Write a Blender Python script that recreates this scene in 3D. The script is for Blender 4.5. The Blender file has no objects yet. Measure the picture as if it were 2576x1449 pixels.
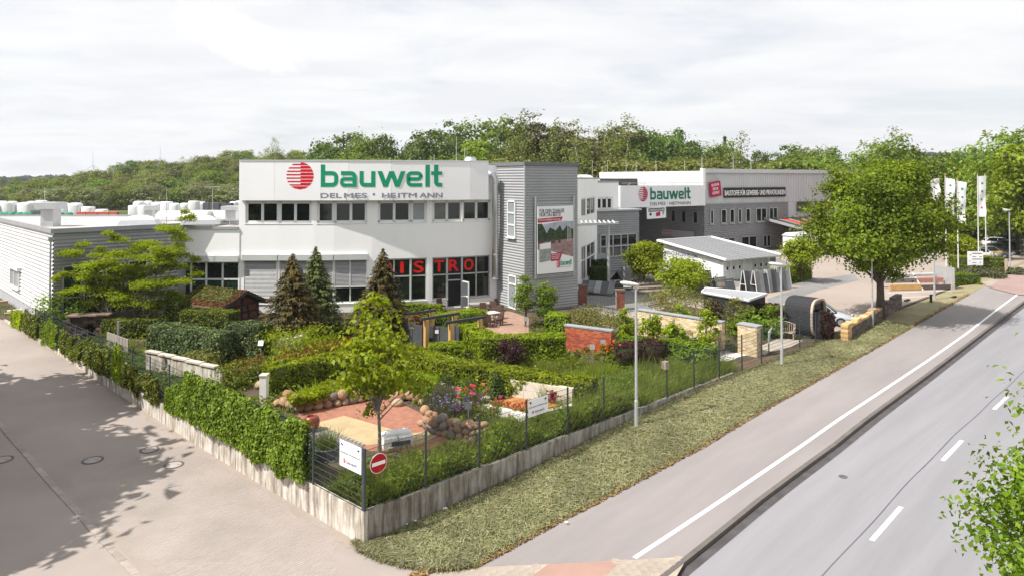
import bpy, bmesh, math, random
import numpy as np
from mathutils import Vector, Matrix, noise
random.seed(7); rng = np.random.default_rng(7)
scn = bpy.context.scene; COL = scn.collection
R = math.radians
# ------------------------------------------------------------------ camera
CAM_H = 11.0; PITCH = R(1.2); F = 1717.0; XC = 1288.0; YH = 450.0; W0, H0 = 2576.0, 1449.0
YP = YH - F*math.tan(PITCH)
cam = bpy.data.cameras.new('camera'); co = bpy.data.objects.new('camera', cam); COL.objects.link(co)
co.location = (0, 0, CAM_H); co.rotation_euler = (R(90)+PITCH, 0, 0)
cam.sensor_width = 36; cam.sensor_fit = 'HORIZONTAL'; cam.lens = F/W0*36
cam.shift_y = (YP - H0/2)/W0; cam.clip_start = .3; cam.clip_end = 9000
scn.camera = co
# ------------------------------------------------------------------ light
SUN_TO = Vector((-4.2, -1.85, 6.0)).normalized()
sun = bpy.data.lights.new('sun', 'SUN'); sun.energy = 4.7; sun.angle = R(.55); sun.color = (1, .955, .89)
so = bpy.data.objects.new('sun', sun); COL.objects.link(so)
so.rotation_euler = SUN_TO.to_track_quat('Z', 'Y').to_euler()
world = bpy.data.worlds.new('World'); scn.world = world; world.use_nodes = True
def build_world():
    nt = world.node_tree; N = nt.nodes; L = nt.links; N.clear()
    out = N.new('ShaderNodeOutputWorld'); bg = N.new('ShaderNodeBackground'); bg.inputs[1].default_value = .1
    sky = N.new('ShaderNodeTexSky'); sky.sky_type = 'NISHITA'; sky.sun_disc = False
    sky.sun_elevation = math.asin(SUN_TO.z); sky.sun_rotation = math.atan2(SUN_TO.x, SUN_TO.y)
    sky.air_density = 1.0; sky.dust_density = 2.0
    tc = N.new('ShaderNodeTexCoord'); sep = N.new('ShaderNodeSeparateXYZ'); L.new(tc.outputs['Generated'], sep.inputs[0])
    def math_(op, a, b=None, c=None):
        n = N.new('ShaderNodeMath'); n.operation = op
        for i, v in enumerate((a, b, c)):
            if v is None: continue
            if isinstance(v, (int, float)): n.inputs[i].default_value = v
            else: L.new(v, n.inputs[i])
        return n.outputs[0]
    z = math_('MAXIMUM', sep.outputs[2], 0.0); zz = math_('ADD', z, .12)
    cx = math_('DIVIDE', sep.outputs[0], zz); cy = math_('DIVIDE', sep.outputs[1], zz)
    cb = N.new('ShaderNodeCombineXYZ'); L.new(cx, cb.inputs[0]); L.new(cy, cb.inputs[1])
    def noise_(vec, sc, det, rough, dist=0):
        n = N.new('ShaderNodeTexNoise'); n.inputs['Scale'].default_value = sc; n.inputs['Detail'].default_value = det
        n.inputs['Roughness'].default_value = rough; n.inputs['Distortion'].default_value = dist; L.new(vec, n.inputs['Vector']); return n.outputs[0]
    def ramp_(f, a, b, ca, cb_):
        n = N.new('ShaderNodeMapRange'); n.interpolation_type = 'SMOOTHSTEP'
        n.inputs[1].default_value = a; n.inputs[2].default_value = b; n.inputs[3].default_value = ca; n.inputs[4].default_value = cb_
        L.new(f, n.inputs[0]); return n.outputs[0]
    def mix_(f, a, b):
        n = N.new('ShaderNodeMix'); n.data_type = 'RGBA'
        if isinstance(f, float): n.inputs[0].default_value = f
        else: L.new(f, n.inputs[0])
        for i, v in ((6, a), (7, b)):
            if isinstance(v, tuple): n.inputs[i].default_value = (*v, 1)
            else: L.new(v, n.inputs[i])
        return n.outputs[2]
    cover = ramp_(noise_(cb.outputs[0], .9, 8, .55, .4), .30, .52, .66, 1.0)
    mapp = N.new('ShaderNodeMapping'); mapp.inputs['Scale'].default_value = (.6, 1.0, 1); L.new(cb.outputs[0], mapp.inputs[0])
    shade = ramp_(noise_(mapp.outputs[0], 1.3, 9, .6, .3), .34, .62, 0.0, 1.0)
    cloud = mix_(shade, (5.95, 6.05, 6.32), (6.75, 6.77, 6.82))
    c1 = mix_(cover, sky.outputs[0], cloud)
    # one cumulus in the upper left of the sky
    d = Vector(((600-XC)/F, 1, (YH-95)/F)).normalized()
    rt = d.cross(Vector((0, 0, 1))).normalized(); up = rt.cross(d)
    def dot(v):
        n = N.new('ShaderNodeVectorMath'); n.operation = 'DOT_PRODUCT'; L.new(tc.outputs['Generated'], n.inputs[0]); n.inputs[1].default_value = v; return n.outputs['Value']
    a = dot(rt); b = dot(up); f = dot(d)
    bb = math_('ADD', b, math_('MULTIPLY', a, .33))
    sm = lambda x: math_('MULTIPLY', x, x)
    r2 = math_('ADD', sm(math_('DIVIDE', a, .085)), sm(math_('DIVIDE', bb, .034)))
    nz = noise_(tc.outputs['Generated'], 22, 8, .6)
    e = math_('SUBTRACT', math_('ADD', r2, math_('MULTIPLY', nz, 2.6)), 1.3)
    cum = math_('MULTIPLY', ramp_(e, .55, 1.15, 1.0, 0.0), math_('GREATER_THAN', f, .5))
    c2 = mix_(cum, c1, (7.05, 7.05, 7.05))
    L.new(c2, bg.inputs[0]); L.new(bg.outputs[0], out.inputs[0])
build_world()
vs = scn.view_settings; vs.view_transform = 'Standard'; vs.look = 'None'; vs.exposure = 0.58; vs.gamma = 1; vs.use_curve_mapping = False
scn.render.engine = 'CYCLES'; scn.cycles.max_bounces = 6; scn.cycles.transparent_max_bounces = 4
scn.cycles.diffuse_bounces = 3; scn.cycles.glossy_bounces = 3

# ------------------------------------------------------------------ coordinates
SZ = .8                                           # level of the garden and yard
cP, sP = math.cos(PITCH), math.sin(PITCH)
def ray(px, py):
    a = (px-XC)/F; b = -(py-YP)/F
    return Vector((a, cP-sP*b, sP+cP*b))
def G(px, py, z=SZ):
    r = ray(px, py); t = (z-CAM_H)/r.z
    return Vector((r.x*t, r.y*t, z))
def at(px, py, d):
    r = ray(px, py); t = d/r.y
    return Vector((r.x*t, d, CAM_H+r.z*t))
def zat(py, d): return at(XC, py, d).z
def ss(a, b, x):
    t = min(1, max(0, (x-a)/(b-a))); return t*t*(3-2*t)
C0 = Vector((at(917, 1275, 20.8).x, 20.8, 0))
RD = Vector((math.sin(R(46.6)), math.cos(R(46.6)), 0)); LD = Vector((-math.sin(R(48.3)), math.cos(R(48.3)), 0))
_det = RD.x*LD.y-RD.y*LD.x
def uv(x, y):
    x -= C0.x; y -= C0.y
    return (x*LD.y-y*LD.x)/_det, (RD.x*y-RD.y*x)/_det
def hf(x, y):
    u, v = uv(x, y)
    return min(.78, .77*ss(5, 42, v) + .78*ss(-1, 21, u))
def T(px, py, off=0):
    z = 0
    for i in range(25):
        p = G(px, py, z+off); z = hf(p.x, p.y)
    return Vector((p.x, p.y, z+off))
def onR(u, v=0, z=0): return C0 + RD*u + LD*v + Vector((0, 0, z))
AD = Vector((math.sin(R(58)), math.cos(R(58)), 0)); BD = Vector((-AD.y, AD.x, 0))   # axes of the large buildings
def hit(p, d, px):                                # where the line p + s d meets the column px
    k = (px-XC)/F
    s = (k*p.y-p.x)/(d.x-k*d.y)
    return Vector((p.x+d.x*s, p.y+d.y*s, p.z))

# ------------------------------------------------------------------ materials
MATS = {}
def _m(name):
    m = bpy.data.materials.new(name); m.use_nodes = True; nt = m.node_tree; nt.nodes.clear(); return m, nt
def M(name, col, rough=.75, var=.12, scale=2.0, metal=0.0, bump=0.0, spec=.3, col2=None, stretch=None, detail=6, mid=(.35, .65), coat=0, rot=None):
    if name in MATS: return MATS[name]
    m, nt = _m(name); N = nt.nodes; L = nt.links
    out = N.new('ShaderNodeOutputMaterial'); b = N.new('ShaderNodeBsdfPrincipled'); L.new(b.outputs[0], out.inputs[0])
    b.inputs['Roughness'].default_value = rough; b.inputs['Metallic'].default_value = metal; b.inputs['Specular IOR Level'].default_value = spec
    if coat: b.inputs['Coat Weight'].default_value = coat; b.inputs['Coat Roughness'].default_value = .05
    c = np.array(col)
    if var > 0 or col2 is not None:
        tc = N.new('ShaderNodeTexCoord'); mp = N.new('ShaderNodeMapping'); L.new(tc.outputs['Object'], mp.inputs[0])
        if stretch: mp.inputs['Scale'].default_value = stretch
        if rot is not None: mp.vector_type = 'TEXTURE'; mp.inputs['Rotation'].default_value = (0, 0, rot)
        n = N.new('ShaderNodeTexNoise'); n.inputs['Scale'].default_value = scale; n.inputs['Detail'].default_value = detail; n.inputs['Roughness'].default_value = .6
        L.new(mp.outputs[0], n.inputs['Vector'])
        r = N.new('ShaderNodeValToRGB'); L.new(n.outputs[0], r.inputs[0])
        lo = c*(1-var) if col2 is None else c; hi = np.minimum(c*(1+var), .95) if col2 is None else np.array(col2)
        r.color_ramp.elements[0].position = mid[0]; r.color_ramp.elements[1].position = mid[1]
        r.color_ramp.elements[0].color = (*lo, 1); r.color_ramp.elements[1].color = (*hi, 1)
        src = r.outputs[0]
        oi = N.new('ShaderNodeObjectInfo'); mr = N.new('ShaderNodeMapRange'); L.new(oi.outputs['Random'], mr.inputs[0])
        mr.inputs[3].default_value = 1-var*.7; mr.inputs[4].default_value = 1+var*.5
        mu = N.new('ShaderNodeVectorMath'); mu.operation = 'SCALE'; L.new(src, mu.inputs[0]); L.new(mr.outputs[0], mu.inputs['Scale'])
        L.new(mu.outputs[0], b.inputs['Base Color'])
        if bump:
            bp = N.new('ShaderNodeBump'); bp.inputs['Strength'].default_value = bump; bp.inputs['Distance'].default_value = .02
            n2 = N.new('ShaderNodeTexNoise'); n2.inputs['Scale'].default_value = scale*9; n2.inputs['Detail'].default_value = 4; L.new(mp.outputs[0], n2.inputs['Vector'])
            L.new(n2.outputs[0], bp.inputs['Height']); L.new(bp.outputs[0], b.inputs['Normal'])
    else: b.inputs['Base Color'].default_value = (*c, 1)
    MATS[name] = m; return m
def leafM(name, cols, trans=.3, rough=.55, hue=.012, val=.22, big=None):
    """leaf: colour differs from leaf to leaf, and from plant to plant"""
    if name in MATS: return MATS[name]
    if not name.startswith('wood') and all(c[1] > c[0]*.93 and c[1] > c[2]*1.9 for c in cols): cols = [(c[0]*1.5, c[1]*1.52, c[2]*1.3) for c in cols]
    m, nt = _m(name); N = nt.nodes; L = nt.links
    out = N.new('ShaderNodeOutputMaterial'); b = N.new('ShaderNodeBsdfPrincipled'); tr = N.new('ShaderNodeBsdfTranslucent'); mx = N.new('ShaderNodeMixShader')
    b.inputs['Roughness'].default_value = rough; b.inputs['Specular IOR Level'].default_value = .25; mx.inputs[0].default_value = trans
    g = N.new('ShaderNodeNewGeometry'); r = N.new('ShaderNodeValToRGB'); L.new(g.outputs['Random Per Island'], r.inputs[0])
    el = r.color_ramp.elements
    while len(el) < len(cols): el.new(.5)
    for i, c in enumerate(cols): el[i].position = i/(len(cols)-1); el[i].color = (*c, 1)
    oi = N.new('ShaderNodeObjectInfo'); h = N.new('ShaderNodeHueSaturation'); L.new(r.outputs[0], h.inputs['Color'])
    a = N.new('ShaderNodeMapRange'); L.new(oi.outputs['Random'], a.inputs[0]); a.inputs[3].default_value = 1-val; a.inputs[4].default_value = 1+val
    a2 = N.new('ShaderNodeMapRange'); L.new(oi.outputs['Random'], a2.inputs[0]); a2.inputs[3].default_value = .5-hue; a2.inputs[4].default_value = .5+hue
    L.new(a2.outputs[0], h.inputs['Hue'])
    tc = N.new('ShaderNodeTexCoord'); n = N.new('ShaderNodeTexNoise'); n.inputs['Scale'].default_value = big or .8; n.inputs['Detail'].default_value = 3; L.new(tc.outputs['Object'], n.inputs['Vector'])
    mr = N.new('ShaderNodeMapRange'); L.new(n.outputs[0], mr.inputs[0]); mr.inputs[1].default_value = .3; mr.inputs[2].default_value = .7; mr.inputs[3].default_value = .72; mr.inputs[4].default_value = 1.28
    mm = N.new('ShaderNodeMath'); mm.operation = 'MULTIPLY'; L.new(a.outputs[0], mm.inputs[0]); L.new(mr.outputs[0], mm.inputs[1]); L.new(mm.outputs[0], h.inputs['Value'])
    L.new(h.outputs[0], b.inputs['Base Color'])
    h2 = N.new('ShaderNodeHueSaturation'); h2.inputs['Hue'].default_value = .49; h2.inputs['Saturation'].default_value = 1.1; h2.inputs['Value'].default_value = 1.5; L.new(h.outputs[0], h2.inputs['Color'])
    L.new(h2.outputs[0], tr.inputs[0]); L.new(b.outputs[0], mx.inputs[1]); L.new(tr.outputs[0], mx.inputs[2]); L.new(mx.outputs[0], out.inputs[0])
    MATS[name] = m; return m

# ------------------------------------------------------------------ mesh building
class MB:
    def __init__(s): s.v = []; s.f = []
    def poly(s, pts): 
        n = len(s.v); s.v += [tuple(p) for p in pts]; s.f.append(tuple(range(n, n+len(pts)))); return s
    def hexa(s, p):   # 8 pts: bottom 4 ccw, top 4 ccw
        n = len(s.v); s.v += [tuple(q) for q in p]
        for f in ((3, 2, 1, 0), (4, 5, 6, 7), (0, 1, 5, 4), (1, 2, 6, 5), (2, 3, 7, 6), (3, 0, 4, 7)): s.f.append(tuple(n+i for i in f))
        return s
    def box(s, c, size, rz=0, X=None):
        """box centred on c; X = direction of its x axis"""
        x = Vector(X).normalized() if X is not None else Vector((math.cos(rz), math.sin(rz), 0))
        up = Vector((0, 0, 1)); y = up.cross(x)
        y = y.normalized() if y.length > 1e-6 else Vector((0, 1, 0)); z = x.cross(y)
        c = Vector(c); a, b, d = (x*(size[0]/2), y*(size[1]/2), z*(size[2]/2))
        return s.hexa([c-a-b-d, c+a-b-d, c+a+b-d, c-a+b-d, c-a-b+d, c+a-b+d, c+a+b+d, c-a+b+d])
    def bar(s, p, q, w, h, upv=(0, 0, 1)):
        p = Vector(p); q = Vector(q); x = (q-p).normalized(); upv = Vector(upv); y = upv.cross(x)
        y = y.normalized() if y.length > 1e-6 else Vector((1, 0, 0)); z = x.cross(y)
        a = y*(w/2); d = z*(h/2)
        return s.hexa([p-a-d, q-a-d, q+a-d, p+a-d, p-a+d, q-a+d, q+a+d, p+a+d])
    def prism(s, poly, z0, z1):
        n = len(s.v); k = len(poly)
        ar = sum(poly[i][0]*poly[(i+1) % k][1]-poly[(i+1) % k][0]*poly[i][1] for i in range(k))
        if ar < 0: poly = list(poly)[::-1]
        s.v += [(p[0], p[1], z0) for p in poly]+[(p[0], p[1], z1) for p in poly]
        s.f.append(tuple(n+i for i in range(k))[::-1]); s.f.append(tuple(n+k+i for i in range(k)))
        for i in range(k): j = (i+1) % k; s.f.append((n+i, n+j, n+k+j, n+k+i))
        return s
    def tube(s, path, rad, n=6, cap=True):
        path = [Vector(p) for p in path]
        if not isinstance(rad, (list, tuple)): rad = [rad]*len(path)
        base = len(s.v); prev = None
        for i, p in enumerate(path):
            t = (path[min(i+1, len(path)-1)]-path[max(i-1, 0)]).normalized()
            ref = prev if prev is not None else (Vector((1, 0, 0)) if abs(t.x) < .9 else Vector((0, 1, 0)))
            a = (ref-t*ref.dot(t)).normalized(); b = t.cross(a); prev = a
            for k in range(n):
                g = 2*math.pi*k/n; s.v.append(tuple(p+a*(rad[i]*math.cos(g))+b*(rad[i]*math.sin(g))))
        for i in range(len(path)-1):
            for k in range(n):
                j = (k+1) % n; s.f.append((base+i*n+k, base+i*n+j, base+(i+1)*n+j, base+(i+1)*n+k))
        if cap:
            s.f.append(tuple(base+k for k in range(n))[::-1]); e = base+(len(path)-1)*n; s.f.append(tuple(e+k for k in range(n)))
        return s
    def lathe(s, c, prof, n=12):
        c = Vector(c); base = len(s.v)
        for r, z in prof:
            for k in range(n): g = 2*math.pi*k/n; s.v.append((c.x+r*math.cos(g), c.y+r*math.sin(g), c.z+z))
        for i in range(len(prof)-1):
            for k in range(n): j = (k+1) % n; s.f.append((base+i*n+k, base+i*n+j, base+(i+1)*n+j, base+(i+1)*n+k))
        s.f.append(tuple(base+k for k in range(n))[::-1]); e = base+(len(prof)-1)*n; s.f.append(tuple(e+k for k in range(n)))
        return s
    def mesh(s, name, mat, off=(0, 0, 0), smooth=False):
        me = bpy.data.meshes.new(name); o = Vector(off)
        me.from_pydata([(x-o.x, y-o.y, z-o.z) for x, y, z in s.v], [], s.f); me.materials.append(mat)
        if smooth: me.shade_smooth()
        me.update(); return me
    def build(s, name, mat, parent=None, smooth=False, local=False, **kw):
        off = (0, 0, 0)
        if parent is not None and not local: off = base_of(parent)
        return obj(name, s.mesh(name, mat, off, smooth), parent, **kw)
    def thing(s, name, mat, label, cat, group=None, smooth=False, org=None):
        """a thing that is a single mesh, its origin at its base"""
        if org is None:
            a = np.array(s.v); org = (float(a[:, 0].mean()), float(a[:, 1].mean()), float(a[:, 2].min()))
        o = obj(name, s.mesh(name, mat, org, smooth)); o.location = org; return tag(o, label, cat, group)
def base_of(o):
    p = Vector((0, 0, 0))
    while o is not None: p = p+o.location; o = o.parent
    return p
def obj(name, me, parent=None, label=None, kind=None, loc=None, rz=None):
    o = bpy.data.objects.new(name, me); COL.objects.link(o)
    if parent is not None: o.parent = parent
    if label: o['label'] = label
    if kind: o['kind'] = kind
    if loc is not None: o.location = loc
    if rz is not None: o.rotation_euler = (0, 0, rz)
    return o
def tag(o, label=None, cat=None, group=None, kind=None):
    if label: o['label'] = label
    if cat: o['category'] = cat
    if group: o['group'] = group
    if kind: o['kind'] = kind
    return o
def thing(name, label, cat, loc=(0, 0, 0), rz=0, group=None):
    o = bpy.data.objects.new(name, None); COL.objects.link(o); o.empty_display_size = .2
    o.location = loc; o.rotation_euler = (0, 0, rz); return tag(o, label, cat, group)
def dup(o, loc=None, rz=None, label=None, parent=None, scale=None):
    c = o.copy(); COL.objects.link(c); c.parent = parent
    if loc is not None: c.location = loc
    if rz is not None: c.rotation_euler = (0, 0, rz)
    if scale is not None: c.scale = scale
    if label: c['label'] = label
    for ch in list(o.children): dup(ch, parent=c)
    return c
def struct(name, mb, mat, smooth=False): 
    o = mb.build(name, mat, smooth=smooth); o['kind'] = 'structure'; return o
def quads_mesh(name, Q, mat, extra=None):
    """Q: (N,4,3) array of quads -> mesh; extra = MB appended with material slot 1"""
    Q = np.asarray(Q, dtype=np.float32); n = len(Q)
    V = Q.reshape(-1, 3); ev = []; ef = []
    if extra is not None: ev = extra[0].v; ef = extra[0].f
    me = bpy.data.meshes.new(name)
    nv = len(V)+len(ev); me.vertices.add(nv)
    allv = V if not ev else np.concatenate([V, np.array(ev, dtype=np.float32)])
    me.vertices.foreach_set('co', allv.ravel())
    lt = [4]*n+[len(f) for f in ef]; tot = sum(lt)
    me.loops.add(tot); idx = np.arange(4*n, dtype=np.int32)
    if ef: idx = np.concatenate([idx, np.array([i+4*n for f in ef for i in f], dtype=np.int32)])
    me.loops.foreach_set('vertex_index', idx); me.polygons.add(len(lt))
    ls = np.concatenate([[0], np.cumsum(lt)[:-1]]).astype(np.int32)
    me.polygons.foreach_set('loop_start', ls); me.polygons.foreach_set('loop_total', np.array(lt, dtype=np.int32))
    me.materials.append(mat)
    if extra is not None:
        me.materials.append(extra[1]); me.polygons.foreach_set('material_index', np.array([0]*n+[1]*len(ef), dtype=np.int32))
    me.update(calc_edges=True); me.validate(); return me
def unit(a): return a/np.maximum(np.linalg.norm(a, axis=1, keepdims=True), 1e-6)
def leaves(P, Nrm, size, rnd=.6, asp=.6, droop=0.0, along=None):
    """one rhombic leaf at every point of P, facing roughly along Nrm"""
    P = np.asarray(P, float); n = len(P)
    nr = unit(np.asarray(Nrm, float)+rng.normal(0, rnd, (n, 3)))
    t = unit(np.cross(nr, unit(rng.normal(0, 1, (n, 3))))) if along is None else unit(along-nr*np.sum(along*nr, axis=1, keepdims=True))
    b = np.cross(nr, t); s = np.asarray(size)*rng.uniform(.5, 1.55, n); s = s[:, None]
    fold = nr*s*.16
    return np.stack([P-t*s*.5, P+b*s*asp*.5+fold, P+t*s*.55-fold*.6, P-b*s*asp*.5+fold], axis=1)
def blades(P, h, w, lean=.35):
    """upright grass blades, two-segment taper collapsed into one quad"""
    P = np.asarray(P, float); n = len(P); a = rng.uniform(0, 2*np.pi, n)
    d = np.stack([np.cos(a), np.sin(a), np.zeros(n)], 1); hh = (np.asarray(h)*rng.uniform(.5, 1.3, n))[:, None]; ww = np.asarray(w)*np.ones((n, 1))
    ln = rng.normal(0, lean, (n, 2)); tip = P+np.concatenate([ln*hh, hh], 1)
    return np.stack([P-d*ww/2, P+d*ww/2, tip+d*ww*.12, tip-d*ww*.12], 1)
def pnoise(P, sc, seed=0):
    return np.array([noise.noise(Vector((p[0]*sc+seed, p[1]*sc, p[2]*sc))) for p in P])
# ================================================================== SETTING
asph = M('road_asphalt', (.25, .246, .262), .9, .09, .9, bump=.25, detail=9, stretch=(14, .8, 1), rot=math.atan2(RD.y, RD.x))
pathm = M('path_asphalt', (.238, .216, .211), .9, .08, .9, bump=.2, detail=9, stretch=(7, 1.2, 1), rot=math.atan2(RD.y, RD.x))
pavm = M('pink_paving', (.312, .268, .243), .85, .10, .22, bump=.2, detail=10)
yardm = M('yard_paving', (.315, .262, .225), .85, .08, .12, bump=.2, detail=10)
earth = M('earth', (.10, .075, .05), .95, .3, .8, bump=.5)
meadow = M('meadow', (.07, .085, .025), .95, .25, .1, bump=.4)
drygrass = M('dry_grass_soil', (.20, .18, .10), .95, 0, .55, col2=(.29, .25, .14), bump=.8, detail=9)
white = M('white_paint', (.78, .78, .77), .6, .04, 3)
conc = M('concrete', (.42, .40, .37), .85, 0, 1.4, col2=(.58, .55, .51), bump=.3)
greyconc = M('grey_paving', (.20, .195, .195), .85, .12, .5, bump=.2)
def lerp_poly(pts):
    us = [p[0] for p in pts]; vv = [p[1] for p in pts]
    return lambda u: float(np.interp(u, us, vv))
v_verge = lerp_poly([(-.3, -1.05), (.3, -2.57), (1.38, -3.3), (5, -3.36), (7, -3.5), (12.6, -3.8), (20, -3.7), (33, -3.2), (50, -2.4), (66, -1.7), (90, -1.0), (200, 3)])
v_line = lerp_poly([(4.6, -6.2), (9.8, -6.37), (15, -6.5), (21, -6.45), (32, -6.2), (41, -5.9), (53, -5.3), (63, -4.86), (90, -3.6), (200, 1.5)])
v_kerb = lerp_poly([(-20, -7.6), (4.5, -7.36), (10, -7.3), (16, -7.42), (21, -7.3), (29, -7.08), (41, -6.67), (50, -6.35), (58, -6.1), (90, -5), (200, .5)])
def uvz(u, v, off=0.0):
    p = C0+RD*u+LD*v; return Vector((p.x, p.y, hf(p.x, p.y)+off))
def sheet(mb, ua, ub, va, vb, off, nu, nv):
    """strip between the curves va(u) and vb(u)"""
    fa = va if callable(va) else (lambda u: va); fb = vb if callable(vb) else (lambda u: vb)
    n = len(mb.v)
    for i in range(nu+1):
        u = ua+(ub-ua)*i/nu
        for j in range(nv+1):
            t = j/nv; mb.v.append(tuple(uvz(u, fa(u)*(1-t)+fb(u)*t, off)))
    for i in range(nu):
        for j in range(nv):
            a = n+i*(nv+1)+j; mb.f.append((a, a+nv+1, a+nv+2, a+1)[::-1])
    return mb
# far ground
def far_ground():
    mb = MB(); xs = [-2500, -1200, -700, -420, -300, -220, -150, -100, -70, -50, -40]+list(range(-34, 36, 4))+[40, 50, 70, 100, 150, 220, 320, 480, 800, 1500, 2500]
    ys = [-60, -20]+list(range(0, 72, 4))+[80, 100, 130, 170, 220, 300, 450, 700, 1200, 2500, 5000]
    for y in ys:
        for x in xs:
            u, v = uv(x, y); z = hf(x, y)-.12
            if v < -7: z -= .22
            mb.v.append((x, y, z))
    n = len(xs)
    for j in range(len(ys)-1):
        for i in range(n-1): a = j*n+i; mb.f.append((a, a+1, a+n+1, a+n))
    return mb
struct('ground', far_ground(), meadow)
# hills under the woods
def hills():
    mb = MB(); nx, ny = 60, 16
    for j in range(ny+1):
        for i in range(nx+1):
            x = -330+i*(560/nx); y = 205+j*(420/ny); px = XC+F*x/y
            h = float(np.interp(px, [-150, 0, 260, 400, 600, 760, 1100, 1500], [0, .8, 4, 7.5, 13.2, 14, 9, 3]))*ss(208, 330, y)
            mb.v.append((x, y, .55+h))
    for j in range(ny):
        for i in range(nx): a = j*(nx+1)+i; mb.f.append((a, a+1, a+nx+2, a+nx+1))
    return mb
struct('hill', hills(), meadow, True)
# main road, kerb, path, verge
road = struct('road', sheet(MB(), -25, 200, lambda u: v_kerb(u)-.02, lambda u: -19, -.12, 90, 3), asph)
seam = MB()
for i in range(60):
    u = -4+i*1.0; seam.bar(uvz(u, -10.3+.02*math.sin(u), -.116), uvz(u+1.0, -10.3+.02*math.sin(u+1), -.116), .035, .002)
seam.build('tar_seam', M('tar', (.12, .11, .14), .8, .1), road)
for a in (-5.2, 2.4, 9.9, 17.1, 25.0, 32.6, 40.2):
    d = MB(); d.hexa([uvz(a, -10.72, -.118), uvz(a+2.6, -10.72, -.118), uvz(a+2.6, -10.58, -.118), uvz(a, -10.58, -.118), uvz(a, -10.72, -.112), uvz(a+2.6, -10.72, -.112), uvz(a+2.6, -10.58, -.112), uvz(a, -10.58, -.112)])
    d.build('lane_marking', white, road)
kerbm = M('kerb_stone', (.13, .115, .105), .85, .12, 1.5, bump=.3)
for i in range(56):                                # kerb stones, one metre each near by
    u = -1+i*1.0; k = MB(); a, b = v_kerb(u), v_kerb(u+.985)
    k.hexa([uvz(u, a-.0, -.3), uvz(u+.985, b-.0, -.3), uvz(u+.985, b+.16, -.3), uvz(u, a+.16, -.3), uvz(u, a, .012), uvz(u+.985, b, .012), uvz(u+.985, b+.16, .014), uvz(u, a+.16, .014)])
    k.build('kerb_stone', kerbm, road)
k = MB(); sheet(k, 55, 200, lambda u: v_kerb(u)+.16, lambda u: v_kerb(u), .012, 40, 1)
n0 = len(k.v)
for i in range(40):
    ua, ub = 55+145*i/40, 55+145*(i+1)/40
    k.poly([uvz(ua, v_kerb(ua), -.14), uvz(ub, v_kerb(ub), -.14), uvz(ub, v_kerb(ub), .012), uvz(ua, v_kerb(ua), .012)])
k.build('kerb_edge', kerbm, road)
gutm = M('road_edge', (.075, .068, .07), .9, .2, 2)
k = MB(); sheet(k, -1, 120, lambda u: v_kerb(u)-.01, lambda u: v_kerb(u)-.30, -.115, 60, 1); k.build('gutter', gutm, road)
u_end = lambda v: 1.6+(-3.3-v)*.95                # where the asphalt of the path begins
pth = MB(); npt = 70
for j in range(5):
    t = j/4
    va0, vb0 = -3.32, -7.2; ua = 1.4*(1-t)+5.55*t
    for i in range(npt+1):
        s = (i/npt)**1.5; u = ua+(200-ua)*s; v = v_verge(u)*(1-t)+(v_kerb(u)+.16)*t
        pth.v.append(tuple(uvz(u, v, .006)))
for j in range(4):
    for i in range(npt): a = j*(npt+1)+i; pth.f.append((a, a+npt+1, a+npt+2, a+1))
path = struct('cycle_path', pth, pathm)
for i in range(11):
    a = 4.6+i*5.6; b = a+5.57; ln = MB(); prev = None
    for k_ in range(4):
        u0, u1 = a+(b-a)*k_/4, a+(b-a)*(k_+1)/4
        ln.hexa([uvz(u0, v_line(u0)-.07, .004), uvz(u1, v_line(u1)-.07, .004), uvz(u1, v_line(u1)+.07, .004), uvz(u0, v_line(u0)+.07, .004),
                 uvz(u0, v_line(u0)-.07, .012), uvz(u1, v_line(u1)-.07, .012), uvz(u1, v_line(u1)+.07, .012), uvz(u0, v_line(u0)+.07, .012)])
    ln.build('edge_line', white, path)
vg = MB(); nu = 320
for i in range(nu+1):
    u = -.3+(95+.3)*(i/nu)**1.35
    for j in range(9):
        t = j/8; v = (-.07 if u > -.02 else -.6)*(1-t)+(v_verge(u)+.09*noise.noise(Vector((u*1.1, 3, 0)))+.10*noise.noise(Vector((u*5, 9, 0))))*t
        z = .012+.06*math.sin(math.pi*min(1, t*1.1))+.03*noise.noise(Vector((u*.9, v*.9, 5)))*(1-abs(2*t-1))
        vg.v.append(tuple(uvz(u, v, max(.01, z))))
for i in range(nu):
    for j in range(8): a = i*9+j; vg.f.append((a, a+1, a+10, a+9)[::-1])
# rounded tip of the verge beyond the wall corner
tip = [T(x, y, .012) for x, y in ((917, 1352), (884, 1368), (905, 1392), (950, 1411), (1010, 1428), (1080, 1440), (1150, 1437), (1202, 1427))]
vg.poly(tip+[uvz(.9, -1.6, .012), uvz(.2, -.6, .012)])
struct('grass_verge', vg, drygrass, True)
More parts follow.
